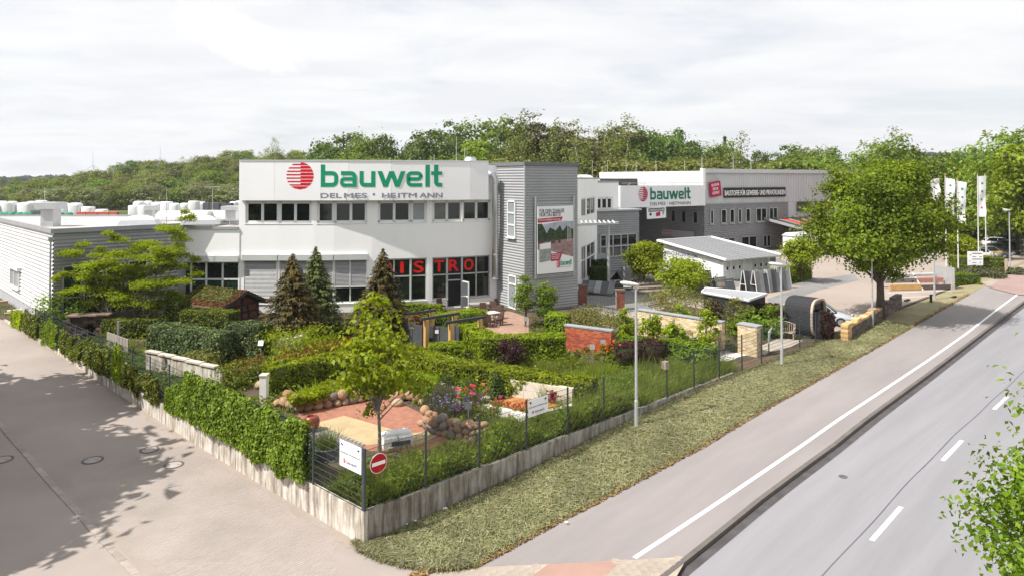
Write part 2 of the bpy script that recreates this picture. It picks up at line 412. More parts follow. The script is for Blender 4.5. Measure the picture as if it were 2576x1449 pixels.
# left road, its gutter line and the pavement beyond
lr = MB()
UU = [-40, -28, -18, -11, -8, -6.5, -5.5, -4.5, -3.5, -2.5, -1.8, -1.2, -.7, -.3, 0]
UW = [0, .5, 1, 1.5, 2, 3, 4, 5, 6, 8, 10, 12, 14, 16]
for i, v in enumerate(list(np.linspace(-7.3, -.02, 14))+list(np.linspace(-.01, 75, 90))):
    row_ = UU+([x for x in UW[1:]] if v < -.015 else [-.015]*(len(UW)-1))
    if v > 44: row_ = [min(x, -.4) for x in row_]
    for x in row_: lr.v.append(tuple(uvz(x, v)))
nc_ = len(UU)+len(UW)-1
for i in range(103):
    for j in range(nc_-1): a = i*nc_+j; lr.f.append((a, a+1, a+nc_+1, a+nc_))
lroad = struct('side_road', lr, pavm)
gut = MB()
for i in range(58):
    v = -6+i*1.0; u = -5.18+.012*max(v, 0)+.006*math.sin(v)
    k = MB(); k.hexa([uvz(u-.16, v, -.05), uvz(u+.05, v, -.05), uvz(u+.05, v+.985, -.05), uvz(u-.16, v+.985, -.05), uvz(u-.16, v, .03), uvz(u+.05, v, .012), uvz(u+.05, v+.985, .012), uvz(u-.16, v+.985, .03)])
    k.build('edging_stone', M('edging', (.33, .29, .255), .9, .15, 2, bump=.3), lroad)
# dirt and sand along the wall foot and the gutter
dirt = M('sandy_dirt', (.28, .235, .195), .95, 0, 1.2, col2=(.31, .265, .235), bump=.4)
for k_, (ua, ub, seed, a, b, w) in enumerate(((-.05, -.5, 1, -1.5, 44, .3), (-5.0, -4.55, 8, -6, 7, .5))):
    d = MB(); n = 160
    for i in range(n+1):
        v = a+(b-a)*i/n; e = w*(.5+.9*noise.noise(Vector((v*.8, seed, 0)))+.5*noise.noise(Vector((v*3, seed, 4))))
        d.v.append(tuple(uvz(ua, v, .005))); d.v.append(tuple(uvz(ua+(ub-ua)*max(.1, e/w), v, .005)))
    for i in range(n): j = i*2; d.f.append((j, j+2, j+3, j+1) if ua > ub else (j, j+1, j+3, j+2))
    d.build('sand_line', dirt, lroad)
# individual paving stones of the near side road
def paver_mesh(w, l, h, nm, mat):
    mb = MB(); c = .006
    mb.hexa([(-w/2, -l/2, -.02), (w/2, -l/2, -.02), (w/2, l/2, -.02), (-w/2, l/2, -.02), (-w/2+c, -l/2+c, h), (w/2-c, -l/2+c, h), (w/2-c, l/2-c, h), (-w/2+c, l/2-c, h)])
    mb.f = mb.f[1:]; return mb.mesh(nm, mat)
stonem = M('paving_stone', (.32, .277, .252), .85, .10, .5, bump=.2)
pm = paver_mesh(.1975, .0985, .004, 'paving_stone', stonem)
ang = math.atan2(RD.y, RD.x)
cand = []
for i in range(-40, 12):
    for j in range(-40, 150):
        u = i*.2+(j % 2)*.1; v = -3.2+j*.1*1.0
        if u > -.25 and v > -.3: continue
        if u > -4.95 and u < .2-.0: cand.append((u, v))
def pxy(p):
    f = cP*p.y+sP*(p.z-CAM_H); return XC+F*p.x/f, YP-F*(-sP*p.y+cP*(p.z-CAM_H))/f
vis = []
for u, v in cand:
    p = uvz(u, v); x, y = pxy(p)
    if -20 < x < 870 and 960 < y < 1470 and not (x > 840 and y > 1340): vis.append((-y, u, v, p))
vis.sort(key=lambda q: q[0])
for _, u, v, p in vis[:300]:
    o = obj('paving_stone', pm, lroad); o.location = p+Vector((0, 0, rng.uniform(-.001, .001))); o.rotation_euler = (rng.normal(0, .003), rng.normal(0, .003), ang)
rest = MB()
for _, u, v, p in vis[300:9500]:
    c = p+Vector((0, 0, rng.uniform(-.0015, .001))); a = RD*.099; b = LD*.0492
    rest.hexa([c-a-b-Vector((0, 0, .02)), c+a-b-Vector((0, 0, .02)), c+a+b-Vector((0, 0, .02)), c-a+b-Vector((0, 0, .02)), c-a*.97-b*.95+Vector((0, 0, .004)), c+a*.97-b*.95+Vector((0, 0, .004)), c+a*.97+b*.95+Vector((0, 0, .004)), c-a*.97+b*.95+Vector((0, 0, .004))])
rest.build('paving_stones', stonem, lroad, kind='stuff')
# manhole covers
def manhole(px, py, r, label):
    p = T(px, py); t = thing('manhole_cover', label, 'manhole cover', p, group=None)
    iron = M('cast_iron', (.10, .095, .10), .7, .2, 5); lid = M('lid_concrete', (.36, .31, .29), .85, .1, 3)
    m = MB(); prof = [(r*.80, .0), (r*.82, .016), (r, .016), (r+.005, -.02)]; m.lathe((0, 0, 0), prof, 24); m.build('rim', iron, t, local=True)
    m = MB(); m.lathe((0, 0, 0), [(r*.79, -.02), (r*.78, .014)], 24); m.build('lid', lid, t, local=True)
    
    for e in (.5, -.5): MB().box((r*e, 0, .016), (.08, .03, .006)).build('lift_slot', iron, t, local=True)
manhole(233, 1157, .38, 'round manhole cover in the shade in the middle of the side road')
manhole(376, 1131, .36, 'round manhole cover nearest the fence wall, half in tree shade')
manhole(437, 1169, .36, 'sunlit manhole cover with a dark double rim on the side road')
manhole(4, 1156, .4, 'pale round cover at the left edge of the pavement')
manhole(2121, 1198, .16, 'small dark round cap in the middle of the main road') if False else None
# hexagonal stones and red crossing at the lower edge
hexm = M('hex_stone', (.33, .28, .235), .85, .12, .8, bump=.3); redp = M('red_paving', (.32, .20, .165), .85, .1, .6, bump=.2)
base = [T(x, y, .004) for x, y in ((1196, 1428), (1400, 1418), (1600, 1407), (1722, 1399), (1660, 1470), (1560, 1560), (900, 1560), (930, 1450), (1060, 1444))]
def quadgrid(name, c, off, mat, par=None, n=14):
    mb = MB()
    for j in range(n+1):
        for i in range(n+1):
            a, b = i/n, j/n; x = (c[0][0]*(1-a)+c[1][0]*a)*(1-b)+(c[3][0]*(1-a)+c[2][0]*a)*b; y = (c[0][1]*(1-a)+c[1][1]*a)*(1-b)+(c[3][1]*(1-a)+c[2][1]*a)*b; mb.v.append(tuple(T(x, y, off)))
    for j in range(n):
        for i in range(n): k = j*(n+1)+i; mb.f.append((k, k+n+1, k+n+2, k+1))
    return mb.build(name, mat, par)
apron = quadgrid('crossing_apron', ((1150, 1424), (1735, 1390), (1640, 1560), (900, 1560)), .003, M('sand_joint', (.36, .31, .25), .9, .12, 1)); apron['kind'] = 'structure'
rd = [T(x, y, .012) for x, y in ((1378, 1418.5), (1561, 1409.5), (1500, 1465), (1440, 1530), (1230, 1530))]
quadgrid('red_strip', ((1378, 1418.5), (1561, 1409.5), (1440, 1530), (1230, 1530)), .012, redp, apron)
p_ = T(2121, 1198, -.12); cv = thing('manhole_cover', 'small dark round valve cap in the middle of the main road', 'manhole cover', p_)
MB().lathe((0, 0, 0), [(.15, -.02), (.15, .006)], 16).build('lid', M('cast_iron', (.10, .095, .10)), cv, local=True)
hm = MB(); hr = .155
hm.lathe((0, 0, 0), [(hr, -.03), (hr, .004), (hr-.01, .009)], 6); hmesh = hm.mesh('hex_stone', hexm)
def inside(p, poly):
    c = False; n = len(poly)
    for i in range(n):
        a, b = poly[i], poly[(i+1) % n]
        if (a.y > p.y) != (b.y > p.y) and p.x < (b.x-a.x)*(p.y-a.y)/(b.y-a.y)+a.x: c = not c
    return c
for i in range(-30, 40):
    for j in range(-30, 40):
        p = T(1400, 1430)+RD*(i*hr*1.78+(j % 2)*hr*.89)+LD*(j*hr*1.56); p.z = hf(p.x, p.y)+.002
        x, y = pxy(p)
        if inside(p, base) and not inside(p, rd) and y < 1475 and 1010 < x < 1730:
            o = obj('hex_stone', hmesh, apron); o.location = p; o.rotation_euler = (0, 0, math.atan2(RD.y, RD.x)+R(30))
# platform of the garden and the yard
pl = MB(); pl.prism([C0+LD*.05+RD*.05, onR(95, .05), onR(95, 95), onR(.05, 95)], -.6, SZ); pl.build('garden_ground', earth)['kind'] = 'structure'
def flat(name, pts, mat, off, kind='structure', z=SZ, parent=None):
    p = [G(x, y, z) for x, y in pts]; ar = sum(p[i].x*p[(i+1) % len(p)].y-p[(i+1) % len(p)].x*p[i].y for i in range(len(p)))
    if ar < 0: p = p[::-1]
    mb = MB().poly([(q.x, q.y, q.z+off) for q in p]); o = mb.build(name, mat, parent)
    if kind: o['kind'] = kind
    return o
yp = [onR(33.8, .3), onR(130, .3), onR(130, 70)]+[G(x, y) for x, y in ((1500, 632), (1440, 700), (1480, 790), (1600, 800), (1700, 765), (1850, 790), (1960, 830))]
yard = MB().poly([(p.x, p.y, SZ+.004) for p in yp]).build('yard', yardm); yard['kind'] = 'structure'
flat('forecourt', ((1452, 775), (1560, 790), (1660, 770), (1700, 745), (1760, 722), (1900, 722), (1960, 716), (2045, 722), (2058, 705), (1960, 650), (1620, 640), (1500, 650)), greyconc, .012)
flat('turning_strip', ((1930, 752), (2080, 700), (2150, 690), (2160, 705), (2060, 730), (1935, 775)), greyconc, .016)
flat('side_entry', ((2452, 700), (2560, 650), (2640, 655), (2640, 690), (2485, 722)), M('entry_paving', (.34, .28, .24), .85, .1, .2), .03)
flat('red_crossing', ((2489, 724), (2560, 672), (2640, 676), (2640, 745), (2560, 742)), M('red_strip_far', (.31, .215, .195), .85, .08, .3), .036)
for i, (a, b) in enumerate((((2235, 737), (2420, 730)), ((2240, 748), (2350, 745)))):
    p, q = G(*a, SZ+.014), G(*b, SZ+.014); MB().bar(p, q, .1, .004).build('parking_line', white, yard)

# ------------------------------------------------------------------ retaining wall and fences
def stainM(nm, g):
    m, nt = _m(nm); N = nt.nodes; L = nt.links
    out = N.new('ShaderNodeOutputMaterial'); b = N.new('ShaderNodeBsdfPrincipled'); b.inputs['Roughness'].default_value = .9; L.new(b.outputs[0], out.inputs[0])
    tc = N.new('ShaderNodeTexCoord')
    def nz(sc, det, st):
        mp = N.new('ShaderNodeMapping'); mp.inputs['Scale'].default_value = st; L.new(tc.outputs['Object'], mp.inputs[0])
        n = N.new('ShaderNodeTexNoise'); n.inputs['Scale'].default_value = sc; n.inputs['Detail'].default_value = det; n.inputs['Roughness'].default_value = .65; L.new(mp.outputs[0], n.inputs['Vector']); return n.outputs[0]
    def ramp(f, els):
        r = N.new('ShaderNodeValToRGB'); L.new(f, r.inputs[0]); e = r.color_ramp.elements
        while len(e) < len(els): e.new(.5)
        for i, (p, c) in enumerate(els): e[i].position = p; e[i].color = (*c, 1)
        return r.outputs[0]
    def mix(f, a, c):
        n = N.new('ShaderNodeMix'); n.data_type = 'RGBA'; n.blend_type = 'MULTIPLY'
        if isinstance(f, float): n.inputs[0].default_value = f
        else: L.new(f, n.inputs[0])
        L.new(a, n.inputs[6]); L.new(c, n.inputs[7]); return n.outputs[2]
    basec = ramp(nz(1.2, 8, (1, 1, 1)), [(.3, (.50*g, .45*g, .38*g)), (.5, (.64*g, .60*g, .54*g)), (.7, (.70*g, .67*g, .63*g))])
    drip = ramp(nz(5.5, 6, (1, 1, .13)), [(.36, (.30, .27, .25)), (.52, (.8, .78, .75)), (.62, (1, 1, 1))])
    blot = ramp(nz(1.7, 5, (1, 1, .6)), [(.35, (.55, .5, .45)), (.55, (1, 1, 1))])
    L.new(mix(.75, mix(.9, basec, drip), blot), b.inputs['Base Color'])
    bp = N.new('ShaderNodeBump'); bp.inputs['Strength'].default_value = .3; bp.inputs['Distance'].default_value = .02; L.new(nz(14, 4, (1, 1, 1)), bp.inputs['Height']); L.new(bp.outputs[0], b.inputs['Normal'])
    return m
stain = stainM('stained_concrete', 1.0); stain_shaded = stainM('darker_shade_tinted_concrete'[7:], .62)  # main road panels: same concrete, with their shade put into a darker colour
WT = lambda s, side: (1.0-.1*ss(0, 42, s)) if side == 'L' else (1.0-.12*ss(0, 22, s))
wall = thing('retaining_wall', 'stained concrete panel wall carrying the wire fence round the garden corner', 'wall', (C0.x, C0.y, 0))
for side, n in (('L', 43), ('R', 22)):
    for i in range(n):
        a, b = i*1.0+(.0 if side == 'R' else 0), i+.988
        m = MB(); za = WT(i, side)+rng.uniform(-.012, .012); o_ = rng.uniform(-.008, .008)
        if side == 'L': P_ = [(-.07+o_, a), (-.07+o_, b), (.06, b), (.06, a)]; P_ = [(u, max(v, -.07) if i else (v if v > .5 else -.07)) for u, v in P_]
        else:
            aa = a+.065 if i == 0 else a
            P_ = [(aa, -.07+o_), (b, -.07+o_), (b, .06), (aa, .06)]
        pts = [C0+RD*u+LD*v for u, v in P_]
        zl = [hf(p.x, p.y)-.3 for p in pts]
        m.hexa([Vector((p.x, p.y, z)) for p, z in zip(pts, zl)]+[Vector((p.x, p.y, za)) for p in pts])
        m.build('concrete_panel', stain if side == 'L' else stain_shaded, wall)
fencem = M('fence_grey', (.045, .055, .062), .45, .1, 3, spec=.4)
pan = MB(); FH = 1.81
for i in range(41):
    x = (i+.5)/41; pan.v += []
    for dx, dy in ((.0028, 0), (0, .0028)):
        pan.poly([(x-dx/2.45, -dy, 0), (x+dx/2.45, dy, 0), (x+dx/2.45, dy, FH), (x-dx/2.45, -dy, FH)])
for k_ in range(10):
    z = .01+k_*(FH-.02)/9
    for sy in (-.007, .007): pan.box((.5, sy, z), (1, .008, .009))
panel_me = pan.mesh('mesh_panel', fencem)
post_me = MB().box((0, 0, (FH+.35)/2-.30), (.062, .045, FH+.35)).mesh('post', fencem)
brk_me = MB().box((0, 0, -.1), (.075, .06, .24)).mesh('post_foot', fencem)
def fence(name, label, direc, org, px, zf, extra=None):
    f = thing(name, label, 'fence', org); pts = []
    for x in px:
        p = hit(org, direc, x); s = (p-org).dot(direc); pts.append((s, Vector((p.x, p.y, zf(s)))))
    a_ = math.atan2(direc.y, direc.x)
    for i, (s, p) in enumerate(pts):
        o = obj('post', post_me, f); o.location = p-org; o.rotation_euler = (0, 0, a_)
        b = obj('post_foot', brk_me, o)
        if i+1 < len(pts):
            q = pts[i+1][1]; w = obj('mesh_panel', panel_me, f); w.location = p-org; d = q-p
            w.scale = (d.length, 1, 1); w.rotation_euler = (0, -math.asin(max(-1, min(1, d.z/d.length))), math.atan2(d.y, d.x))
    return f, pts
oL = C0+RD*(-.03)+LD*(-.03)
fL, postsL = fence('wire_fence', 'dark grey wire mesh fence along the side road, partly grown over with ivy', LD, oL, [917, 793, 690, 607, 541, 483, 431, 383, 338, 298, 261.5, 226.7, 196.6, 167.6, 139.6, 116.4, 94.5], lambda s: WT(s, 'L')+.01-.06*ss(10, 44, s))
fR, postsR = fence('wire_fence', 'dark grey wire mesh fence along the mown verge of the main road', RD, oL+RD*.08, [921, 1073, 1207, 1324, 1427, 1517, 1598, 1675, 1743, 1806, 1863, 1912, 1962, 2008, 2048, 2072], lambda s: (WT(s, 'R')+.01)*1.0-.06*ss(14, 34, s))
p = postsL[-1][1]; q = p+RD*2.0; fX = thing('wire_fence', 'short return of wire mesh fence between the corner post and the grey hall', 'fence', p)
o = obj('post', post_me, fX); o.location = q-p; w = obj('mesh_panel', panel_me, fX); w.scale = (2.0, 1, 1); w.rotation_euler = (0, 0, math.atan2(RD.y, RD.x))
# ================================================================== BUILDINGS
render_w = M('white_render', (.87, .87, .865), .7, .012, 1.2, stretch=(1, 1, .12))
signw = M('sign_white', (.83, .83, .84), .35, .02, .5)
metalg = M('grey_cladding', (.335, .342, .352), .5, .05, .5, spec=.35)
metald = M('dark_cladding', (.235, .24, .25), .5, .06, .5, metal=.2, spec=.4)
trimg = M('trim_grey', (.30, .31, .32), .5, .08, 1, spec=.4)
alu = M('aluminium', (.52, .53, .54), .4, .05, 2, metal=.5)
pvc = M('white_frame', (.72, .72, .71), .5, .03, 2)
greyfr = M('grey_frame', (.42, .43, .43), .5, .05, 2)
glass = M('glass', (.010, .016, .014), .05, .3, .4, spec=.55)
glassg = M('green_glass', (.014, .04, .032), .05, .35, .5, spec=.9)
frost = M('frosted_glass', (.25, .28, .30), .25, .08, .6, spec=.6)
dark = M('dark_interior', (.015, .015, .016), .8, .2, 1)
roofg = M('roof_membrane', (.42, .40, .40), .85, .08, .25, bump=.2)
roofw = M('roof_white', (.46, .46, .46), .7, .08, .4)
redm = M('sign_red', (.62, .004, .02), .4, .03, 2); greenm = M('sign_green', (.0, .27, .13), .4, .03, 2)
greym = M('sign_grey', (.24, .235, .28), .45, .03, 2); blackm = M('sign_black', (.02, .02, .022), .5, .05, 2); crim = M('sign_crimson', (.45, .008, .06), .4, .03, 2)
zinc = M('zinc', (.55, .56, .57), .35, .06, 2, metal=.7)
def outn(d): return Vector((d.y, -d.x, 0)).normalized()
def sline(p, d, x): return (hit(p, d, x)-p).dot(d)
def wall_open(mb, p0, d, length, z0, z1, ops, depth=.16):
    """front of a wall with openings (s0, s1, za, zb) and their reveals"""
    n = outn(d); S = sorted({0, length}|{o[0] for o in ops}|{o[1] for o in ops}); Z = sorted({z0, z1}|{o[2] for o in ops}|{o[3] for o in ops})
    q = lambda s, z, b=0: (p0.x+d.x*s-n.x*b, p0.y+d.y*s-n.y*b, z)
    for a, b in zip(S, S[1:]):
        for c, e in zip(Z, Z[1:]):
            if b-a < 1e-4 or e-c < 1e-4: continue
            if any(o[0]-1e-4 <= a and b <= o[1]+1e-4 and o[2]-1e-4 <= c and e <= o[3]+1e-4 for o in ops): continue
            mb.poly([q(a, c), q(b, c), q(b, e), q(a, e)])
    for a, b, c, e in ops:
        mb.poly([q(a, c), q(b, c), q(b, c, depth), q(a, c, depth)]); mb.poly([q(a, e), q(a, e, depth), q(b, e, depth), q(b, e)])
        mb.poly([q(a, c), q(a, c, depth), q(a, e, depth), q(a, e)]); mb.poly([q(b, c), q(b, e), q(b, e, depth), q(b, c, depth)])
def window(parent, p, d, s0, s1, za, zb, cols=1, trans=(), fm=None, gm=None, rec=.10, fw=.07, name='window', sill=False, gms=None, cx=None):
    """window frame (part) with one pane child per light; cols = count or list of s positions"""
    n = outn(d); fm = fm or pvc; gm = gm or glass
    ss_ = list(np.linspace(s0, s1, cols+1)) if isinstance(cols, int) else [s0]+list(cols)+[s1]
    zs = [za]+sorted(trans)+[zb]; fb = MB(); o = p-n*rec
    P3 = lambda s, z, b=0: Vector((o.x+d.x*s+n.x*b, o.y+d.y*s+n.y*b, z))
    for i, s in enumerate(ss_):
        w = fw if 0 < i < len(ss_)-1 else fw*.9; c = s+(w/2 if i == 0 else -w/2 if i == len(ss_)-1 else 0)
        fb.bar(P3(c, za), P3(c, zb), w, .09, n)
    for i, z in enumerate(zs):
        c = z+(fw/2 if i == 0 else -fw/2 if i == len(zs)-1 else 0)
        fb.bar(P3(s0+.002, c, .004), P3(s1-.002, c, .004), .082, fw)
    if sill: fb.bar(P3(s0-.06, za-.035, .07), P3(s1+.06, za-.035, .07), .2, .05)
    w = fb.build(name, fm, parent); k = 0
    for i in range(len(ss_)-1):
        for j in range(len(zs)-1):
            g = MB(); a, b, c, e = ss_[i]+.02, ss_[i+1]-.02, zs[j]+.02, zs[j+1]-.02
            g.hexa([P3(a, c, -.03), P3(b, c, -.03), P3(b, c, -.015), P3(a, c, -.015), P3(a, e, -.03), P3(b, e, -.03), P3(b, e, -.015), P3(a, e, -.015)][0:8])
            g.build('pane', (gms[k % len(gms)] if gms else gm), w); k += 1
    return w
def clad(parent, p0, p1, z0, z1, pitch=.2, dep=.045, mat=None, n=1, name='cladding_panel'):
    """horizontally ribbed cladding between two points, one part per sheet"""
    d = (p1-p0); Lh = Vector((d.x, d.y, 0)).length; d = Vector((d.x, d.y, 0)).normalized(); nn = outn(d)
    prof = []; z = z0
    while z < z1-.01:
        for f, e in ((0, 0), (.30, 0), (.5, dep), (.80, dep)): 
            if z+pitch*f < z1: prof.append((z+pitch*f, e))
        z += pitch
    prof.append((z1, 0))
    for k in range(n):
        a, b = Lh*k/n+(.006 if k else 0), Lh*(k+1)/n-.006; mb = MB()
        for zz, e in prof:
            for s in (a, b): mb.v.append((p0.x+d.x*s+nn.x*e, p0.y+d.y*s+nn.y*e, zz))
        for i in range(len(prof)-1): mb.f.append((2*i, 2*i+1, 2*i+3, 2*i+2))
        mb.build(name, mat or metalg, parent)
def thick(mb, r, up, n, b):
    """heavier strokes: the outline repeated with small shifts, each a hair further out"""
    if b <= 0: return
    V0, F0_ = list(mb.v), list(mb.f)
    for i, (x, y) in enumerate(((1, 0), (-1, 0), (0, .7), (0, -.7))):
        k = len(mb.v); o = r*(x*b)+up*(y*b)+n*(.0008*(i+1)); mb.v += [(a+o.x, c+o.y, e+o.z) for a, c, e in V0]; mb.f += [tuple(q+k for q in f) for f in F0_]
def text(s, o, r, up, h, mat, parent=None, width=None, depth=.012, bold=0.0, split=False, name='lettering', kind=None, cx=False):
    """flat lettering: o = lower left, r = reading direction, up; h = cap height"""
    cu = bpy.data.curves.new('t', 'FONT'); cu.body = s; cu.size = 1; cu.offset = 0; cu.resolution_u = 3
    to = bpy.data.objects.new('t', cu); COL.objects.link(to); bpy.context.view_layer.update()
    me = bpy.data.meshes.new_from_object(to); 
    vs_ = np.array([v.co[:] for v in me.vertices]); fs = [tuple(p.vertices) for p in me.polygons]
    bpy.data.objects.remove(to); bpy.data.curves.remove(cu); bpy.data.meshes.remove(me)
    r = Vector(r).normalized(); up = Vector(up).normalized(); n = r.cross(up)
    x0, x1 = vs_[:, 0].min(), vs_[:, 0].max(); sy = h/.73; sx = sy if width is None else width/(x1-x0)
    X = (vs_[:, 0]-x0)*sx; Y = vs_[:, 1]*sy
    if cx: X = X-X.max()/2
    pts = [o+r*float(x)+up*float(y)+n*depth for x, y in zip(X, Y)]
    if not split:
        mb = MB(); mb.v = [tuple(p) for p in pts]; mb.f = fs; thick(mb, r, up, n, h*bold*1.6)
        return mb.build(name, mat, parent, kind=kind)
    # group the glyph islands whose x ranges overlap into letters
    comp = list(range(len(pts)))
    def fd(i):
        while comp[i] != i: comp[i] = comp[comp[i]]; i = comp[i]
        return i
    for f in fs:
        for v in f[1:]: comp[fd(v)] = fd(f[0])
    gr = {}
    for i in range(len(pts)): gr.setdefault(fd(i), []).append(i)
    items = sorted((min(X[i] for i in g), max(X[i] for i in g), g) for g in gr.values()); out = []
    for a, b, g in items:
        if out and a < out[-1][1]-.25*min(b-a, out[-1][1]-out[-1][0]): out[-1][1] = max(out[-1][1], b); out[-1][2] += g
        else: out.append([a, b, list(g)])
    for a, b, g in out:
        S = {v: i for i, v in enumerate(g)}; mb = MB(); mb.v = [tuple(pts[v]) for v in g]; mb.f = [tuple(S[v] for v in f) for f in fs if f[0] in S]; thick(mb, r, up, n, h*bold*2)
        mb.build('letter', mat, parent)
def rpath(pts, r):
    out = [Vector((*pts[0], 0))]
    for i in range(1, len(pts)-1):
        p, a, b = Vector((*pts[i], 0)), Vector((*pts[i-1], 0)), Vector((*pts[i+1], 0))
        u, v = (a-p).normalized(), (b-p).normalized()
        for k in range(7):
            t = k/6; A, B = p+u*r, p+v*r; out.append(A*(1-t)**2+p*2*t*(1-t)+B*t*t)
    out.append(Vector((*pts[-1], 0))); return out
GLY = {'b': (160, [([(19, 205), (19, 0)], 38, 0), ([(20, 126), (141, 126), (141, 19), (20, 19)], 37, 42)]),
       'a': (155, [([(10, 126), (136, 126), (136, 0)], 37, 40), ([(136, 74), (18, 74), (18, 16), (136, 16)], 31, 24)]),
       'u': (145, [([(19, 145), (19, 18), (126, 18)], 37, 32), ([(126, 145), (126, 0)], 38, 0)]),
       'w': (255, 'w'), 'e': (150, [([(143, 17), (18, 17), (18, 127), (131, 127), (131, 72), (18, 72)], 34, 34)]),
       'l': (40, [([(20, 205), (20, 0)], 40, 0)]), 't': (100, [([(45, 205), (45, 18), (100, 18)], 38, 30), ([(0, 127), (100, 127)], 34, 0)])}
def glyph(ch, o, r, up, sx, sy, mat, parent, dep=.05):
    n = r.cross(up); mb = MB(); w, st = GLY[ch]
    def put(a, z): return o+r*(a[0]*sx)+up*(a[1]*sy)+n*z
    def slab(poly, z):
        k = len(poly); base = len(mb.v); mb.v += [tuple(put(p, z)) for p in poly]+[tuple(put(p, .0)) for p in poly]
        mb.f.append(tuple(base+i for i in range(k)))
        for i in range(k): j = (i+1) % k; mb.f.append((base+j, base+i, base+k+i, base+k+j))
    if st == 'w':
        for i, (a, b) in enumerate((((21, 145), (74, 0)), ((74, 0), (128, 145)), ((128, 145), (181, 0)), ((181, 0), (234, 145)))):
            t, q = (a, b) if a[1] > b[1] else (b, a); slab([(q[0]-21, 0), (q[0]+21, 0), (t[0]+21, 145), (t[0]-21, 145)], dep+.003*i)
    else:
        for i, (pts, t, rr) in enumerate(st):
            P = rpath(pts, rr) if rr else [Vector((*p, 0)) for p in pts]; k = len(P); Lf, Rt = [], []
            for j in range(k):
                tg = (P[min(j+1, k-1)]-P[max(j-1, 0)]).normalized(); nn = Vector((-tg.y, tg.x, 0)); Lf.append(P[j]+nn*t/2); Rt.append(P[j]-nn*t/2)
            for j in range(k-1): slab([Rt[j], Rt[j+1], Lf[j+1], Lf[j]], dep+.003*i)
    mb.build('letter', mat, parent)
def globe(c, r, up, rad, parent, mat, dep=.04, squeeze=1.0):
    """red striped disc: thin bars on its left, thick bars on its right, eight rows"""
    n = r.cross(up); e = obj('emblem', None, parent); e.location = c-base_of(parent)
    for k in range(8):
        y0 = 1-2*(k+1)/8; y1 = y0+2/8; mb = MB()
        for x0, x1, f in ((-1, .04, .45 if k < 7 else .9), (.04, 1, .90)):
            b0 = y0 if k else y0; t = y0+(y1-y0)*f if True else y1
            lo, hi = (y0+.03, y0+.03+(.22*f))
            if k == 7: lo = -1
            ys = np.linspace(lo, hi, 4); L_, R_ = [], []
            for y in ys:
                w = math.sqrt(max(0, 1-y*y)); a, b = max(x0, -w), min(x1, w)
                if a >= b: a = b = (a+b)/2
                L_.append((a, y)); R_.append((b, y))
            for j in range(3):
                mb.poly([c+r*(a[0]*rad*squeeze)+up*(a[1]*rad)+n*dep for a in (L_[j], R_[j], R_[j+1], L_[j+1])])
        mb.build('emblem_stripe', mat, e)
    return e
def box_frame(mb, P, d, s0, s1, z0, z1, n, thick, proud): pass

# ---- main building
F0 = Vector(((602-XC)/F*52.2, 52.2, 0)); brk = [602, 702, 791, 841, 937, 1034, 1081, 1163, 1250]; an = [0, 1, 4, 8, 12, 15, 19, 24]
FP = [F0]; FD = []
for x, a in zip(brk[1:], an):
    d = Vector((math.cos(R(a)), math.sin(R(a)), 0)); FD.append(d); FP.append(hit(FP[-1], d, x))
mainb = thing('shop_building', 'large white two storey shop with a bowed front and a green lettered sign band', 'shop building', (FP[3].x, FP[3].y, SZ))
ZU0, ZU1, ZG0, ZG1 = 7.58, 9.28, 1.5, 4.80
wm = MB(); wins = []
up_groups = [(0, [618, 660, 702]), (1, [702, 743, 784]), (2, [798, 841]), (3, [841, 883, 924]), (4, [951, 992, 1034]), (5, [1034, 1074]), (6, [1088, 1125, 1163]), (7, [1163, 1199, 1234])]
gr_groups = [(0, [615.6, 698.6]), (1, [704, 789]), (2, [793, 840]), (3, [842, 882, 924]), (4, [951, 992, 1034]), (5, [1034, 1074]), (6, [1088, 1126, 1163]), (7, [1163, 1199, 1233])]
for f in range(8):
    ops = []; p, d = FP[f], FD[f]
    for g, za, zb in ((up_groups, ZU0, ZU1), (gr_groups, ZG0, ZG1)):
        for fi, xs in g:
            if fi != f: continue
            s = [sline(p, d, x) for x in xs]; za2 = SZ+.02 if (g is gr_groups and f == 6) else za
            ops.append((s[0], s[-1], za2 if g is gr_groups and f == 6 else za, zb)); wins.append((f, s, za, zb, g is gr_groups))
    wall_open(wm, p, d, (FP[f+1]-p).dot(d), SZ-.1, 12.2, ops, .22)
back = [FP[8]+Vector((-1.5, 13, 0)), FP[0]+Vector((0, 13.5, 0))]
wm.poly([(*FP[8].xy, SZ), (*back[0].xy, SZ), (*back[0].xy, 12.2), (*FP[8].xy, 12.2)]); wm.poly([(*back[0].xy, SZ), (*back[1].xy, SZ), (*back[1].xy, 12.2), (*back[0].xy, 12.2)])
wm.poly([(*back[1].xy, SZ), (*FP[0].xy, SZ), (*FP[0].xy, 12.2), (*back[1].xy, 12.2)])
wm.build('wall', render_w, mainb)
MB().prism([(p.x, p.y) for p in FP+back], 12.1, 12.2).build('roof', roofg, mainb)
curt = M('curtain_pane', (.10, .115, .11), .12, .4, .7, spec=.5); gmix = [glass, M('glass_dark', (.008, .012, .011), .06, .2, .4, spec=.4), glassg]
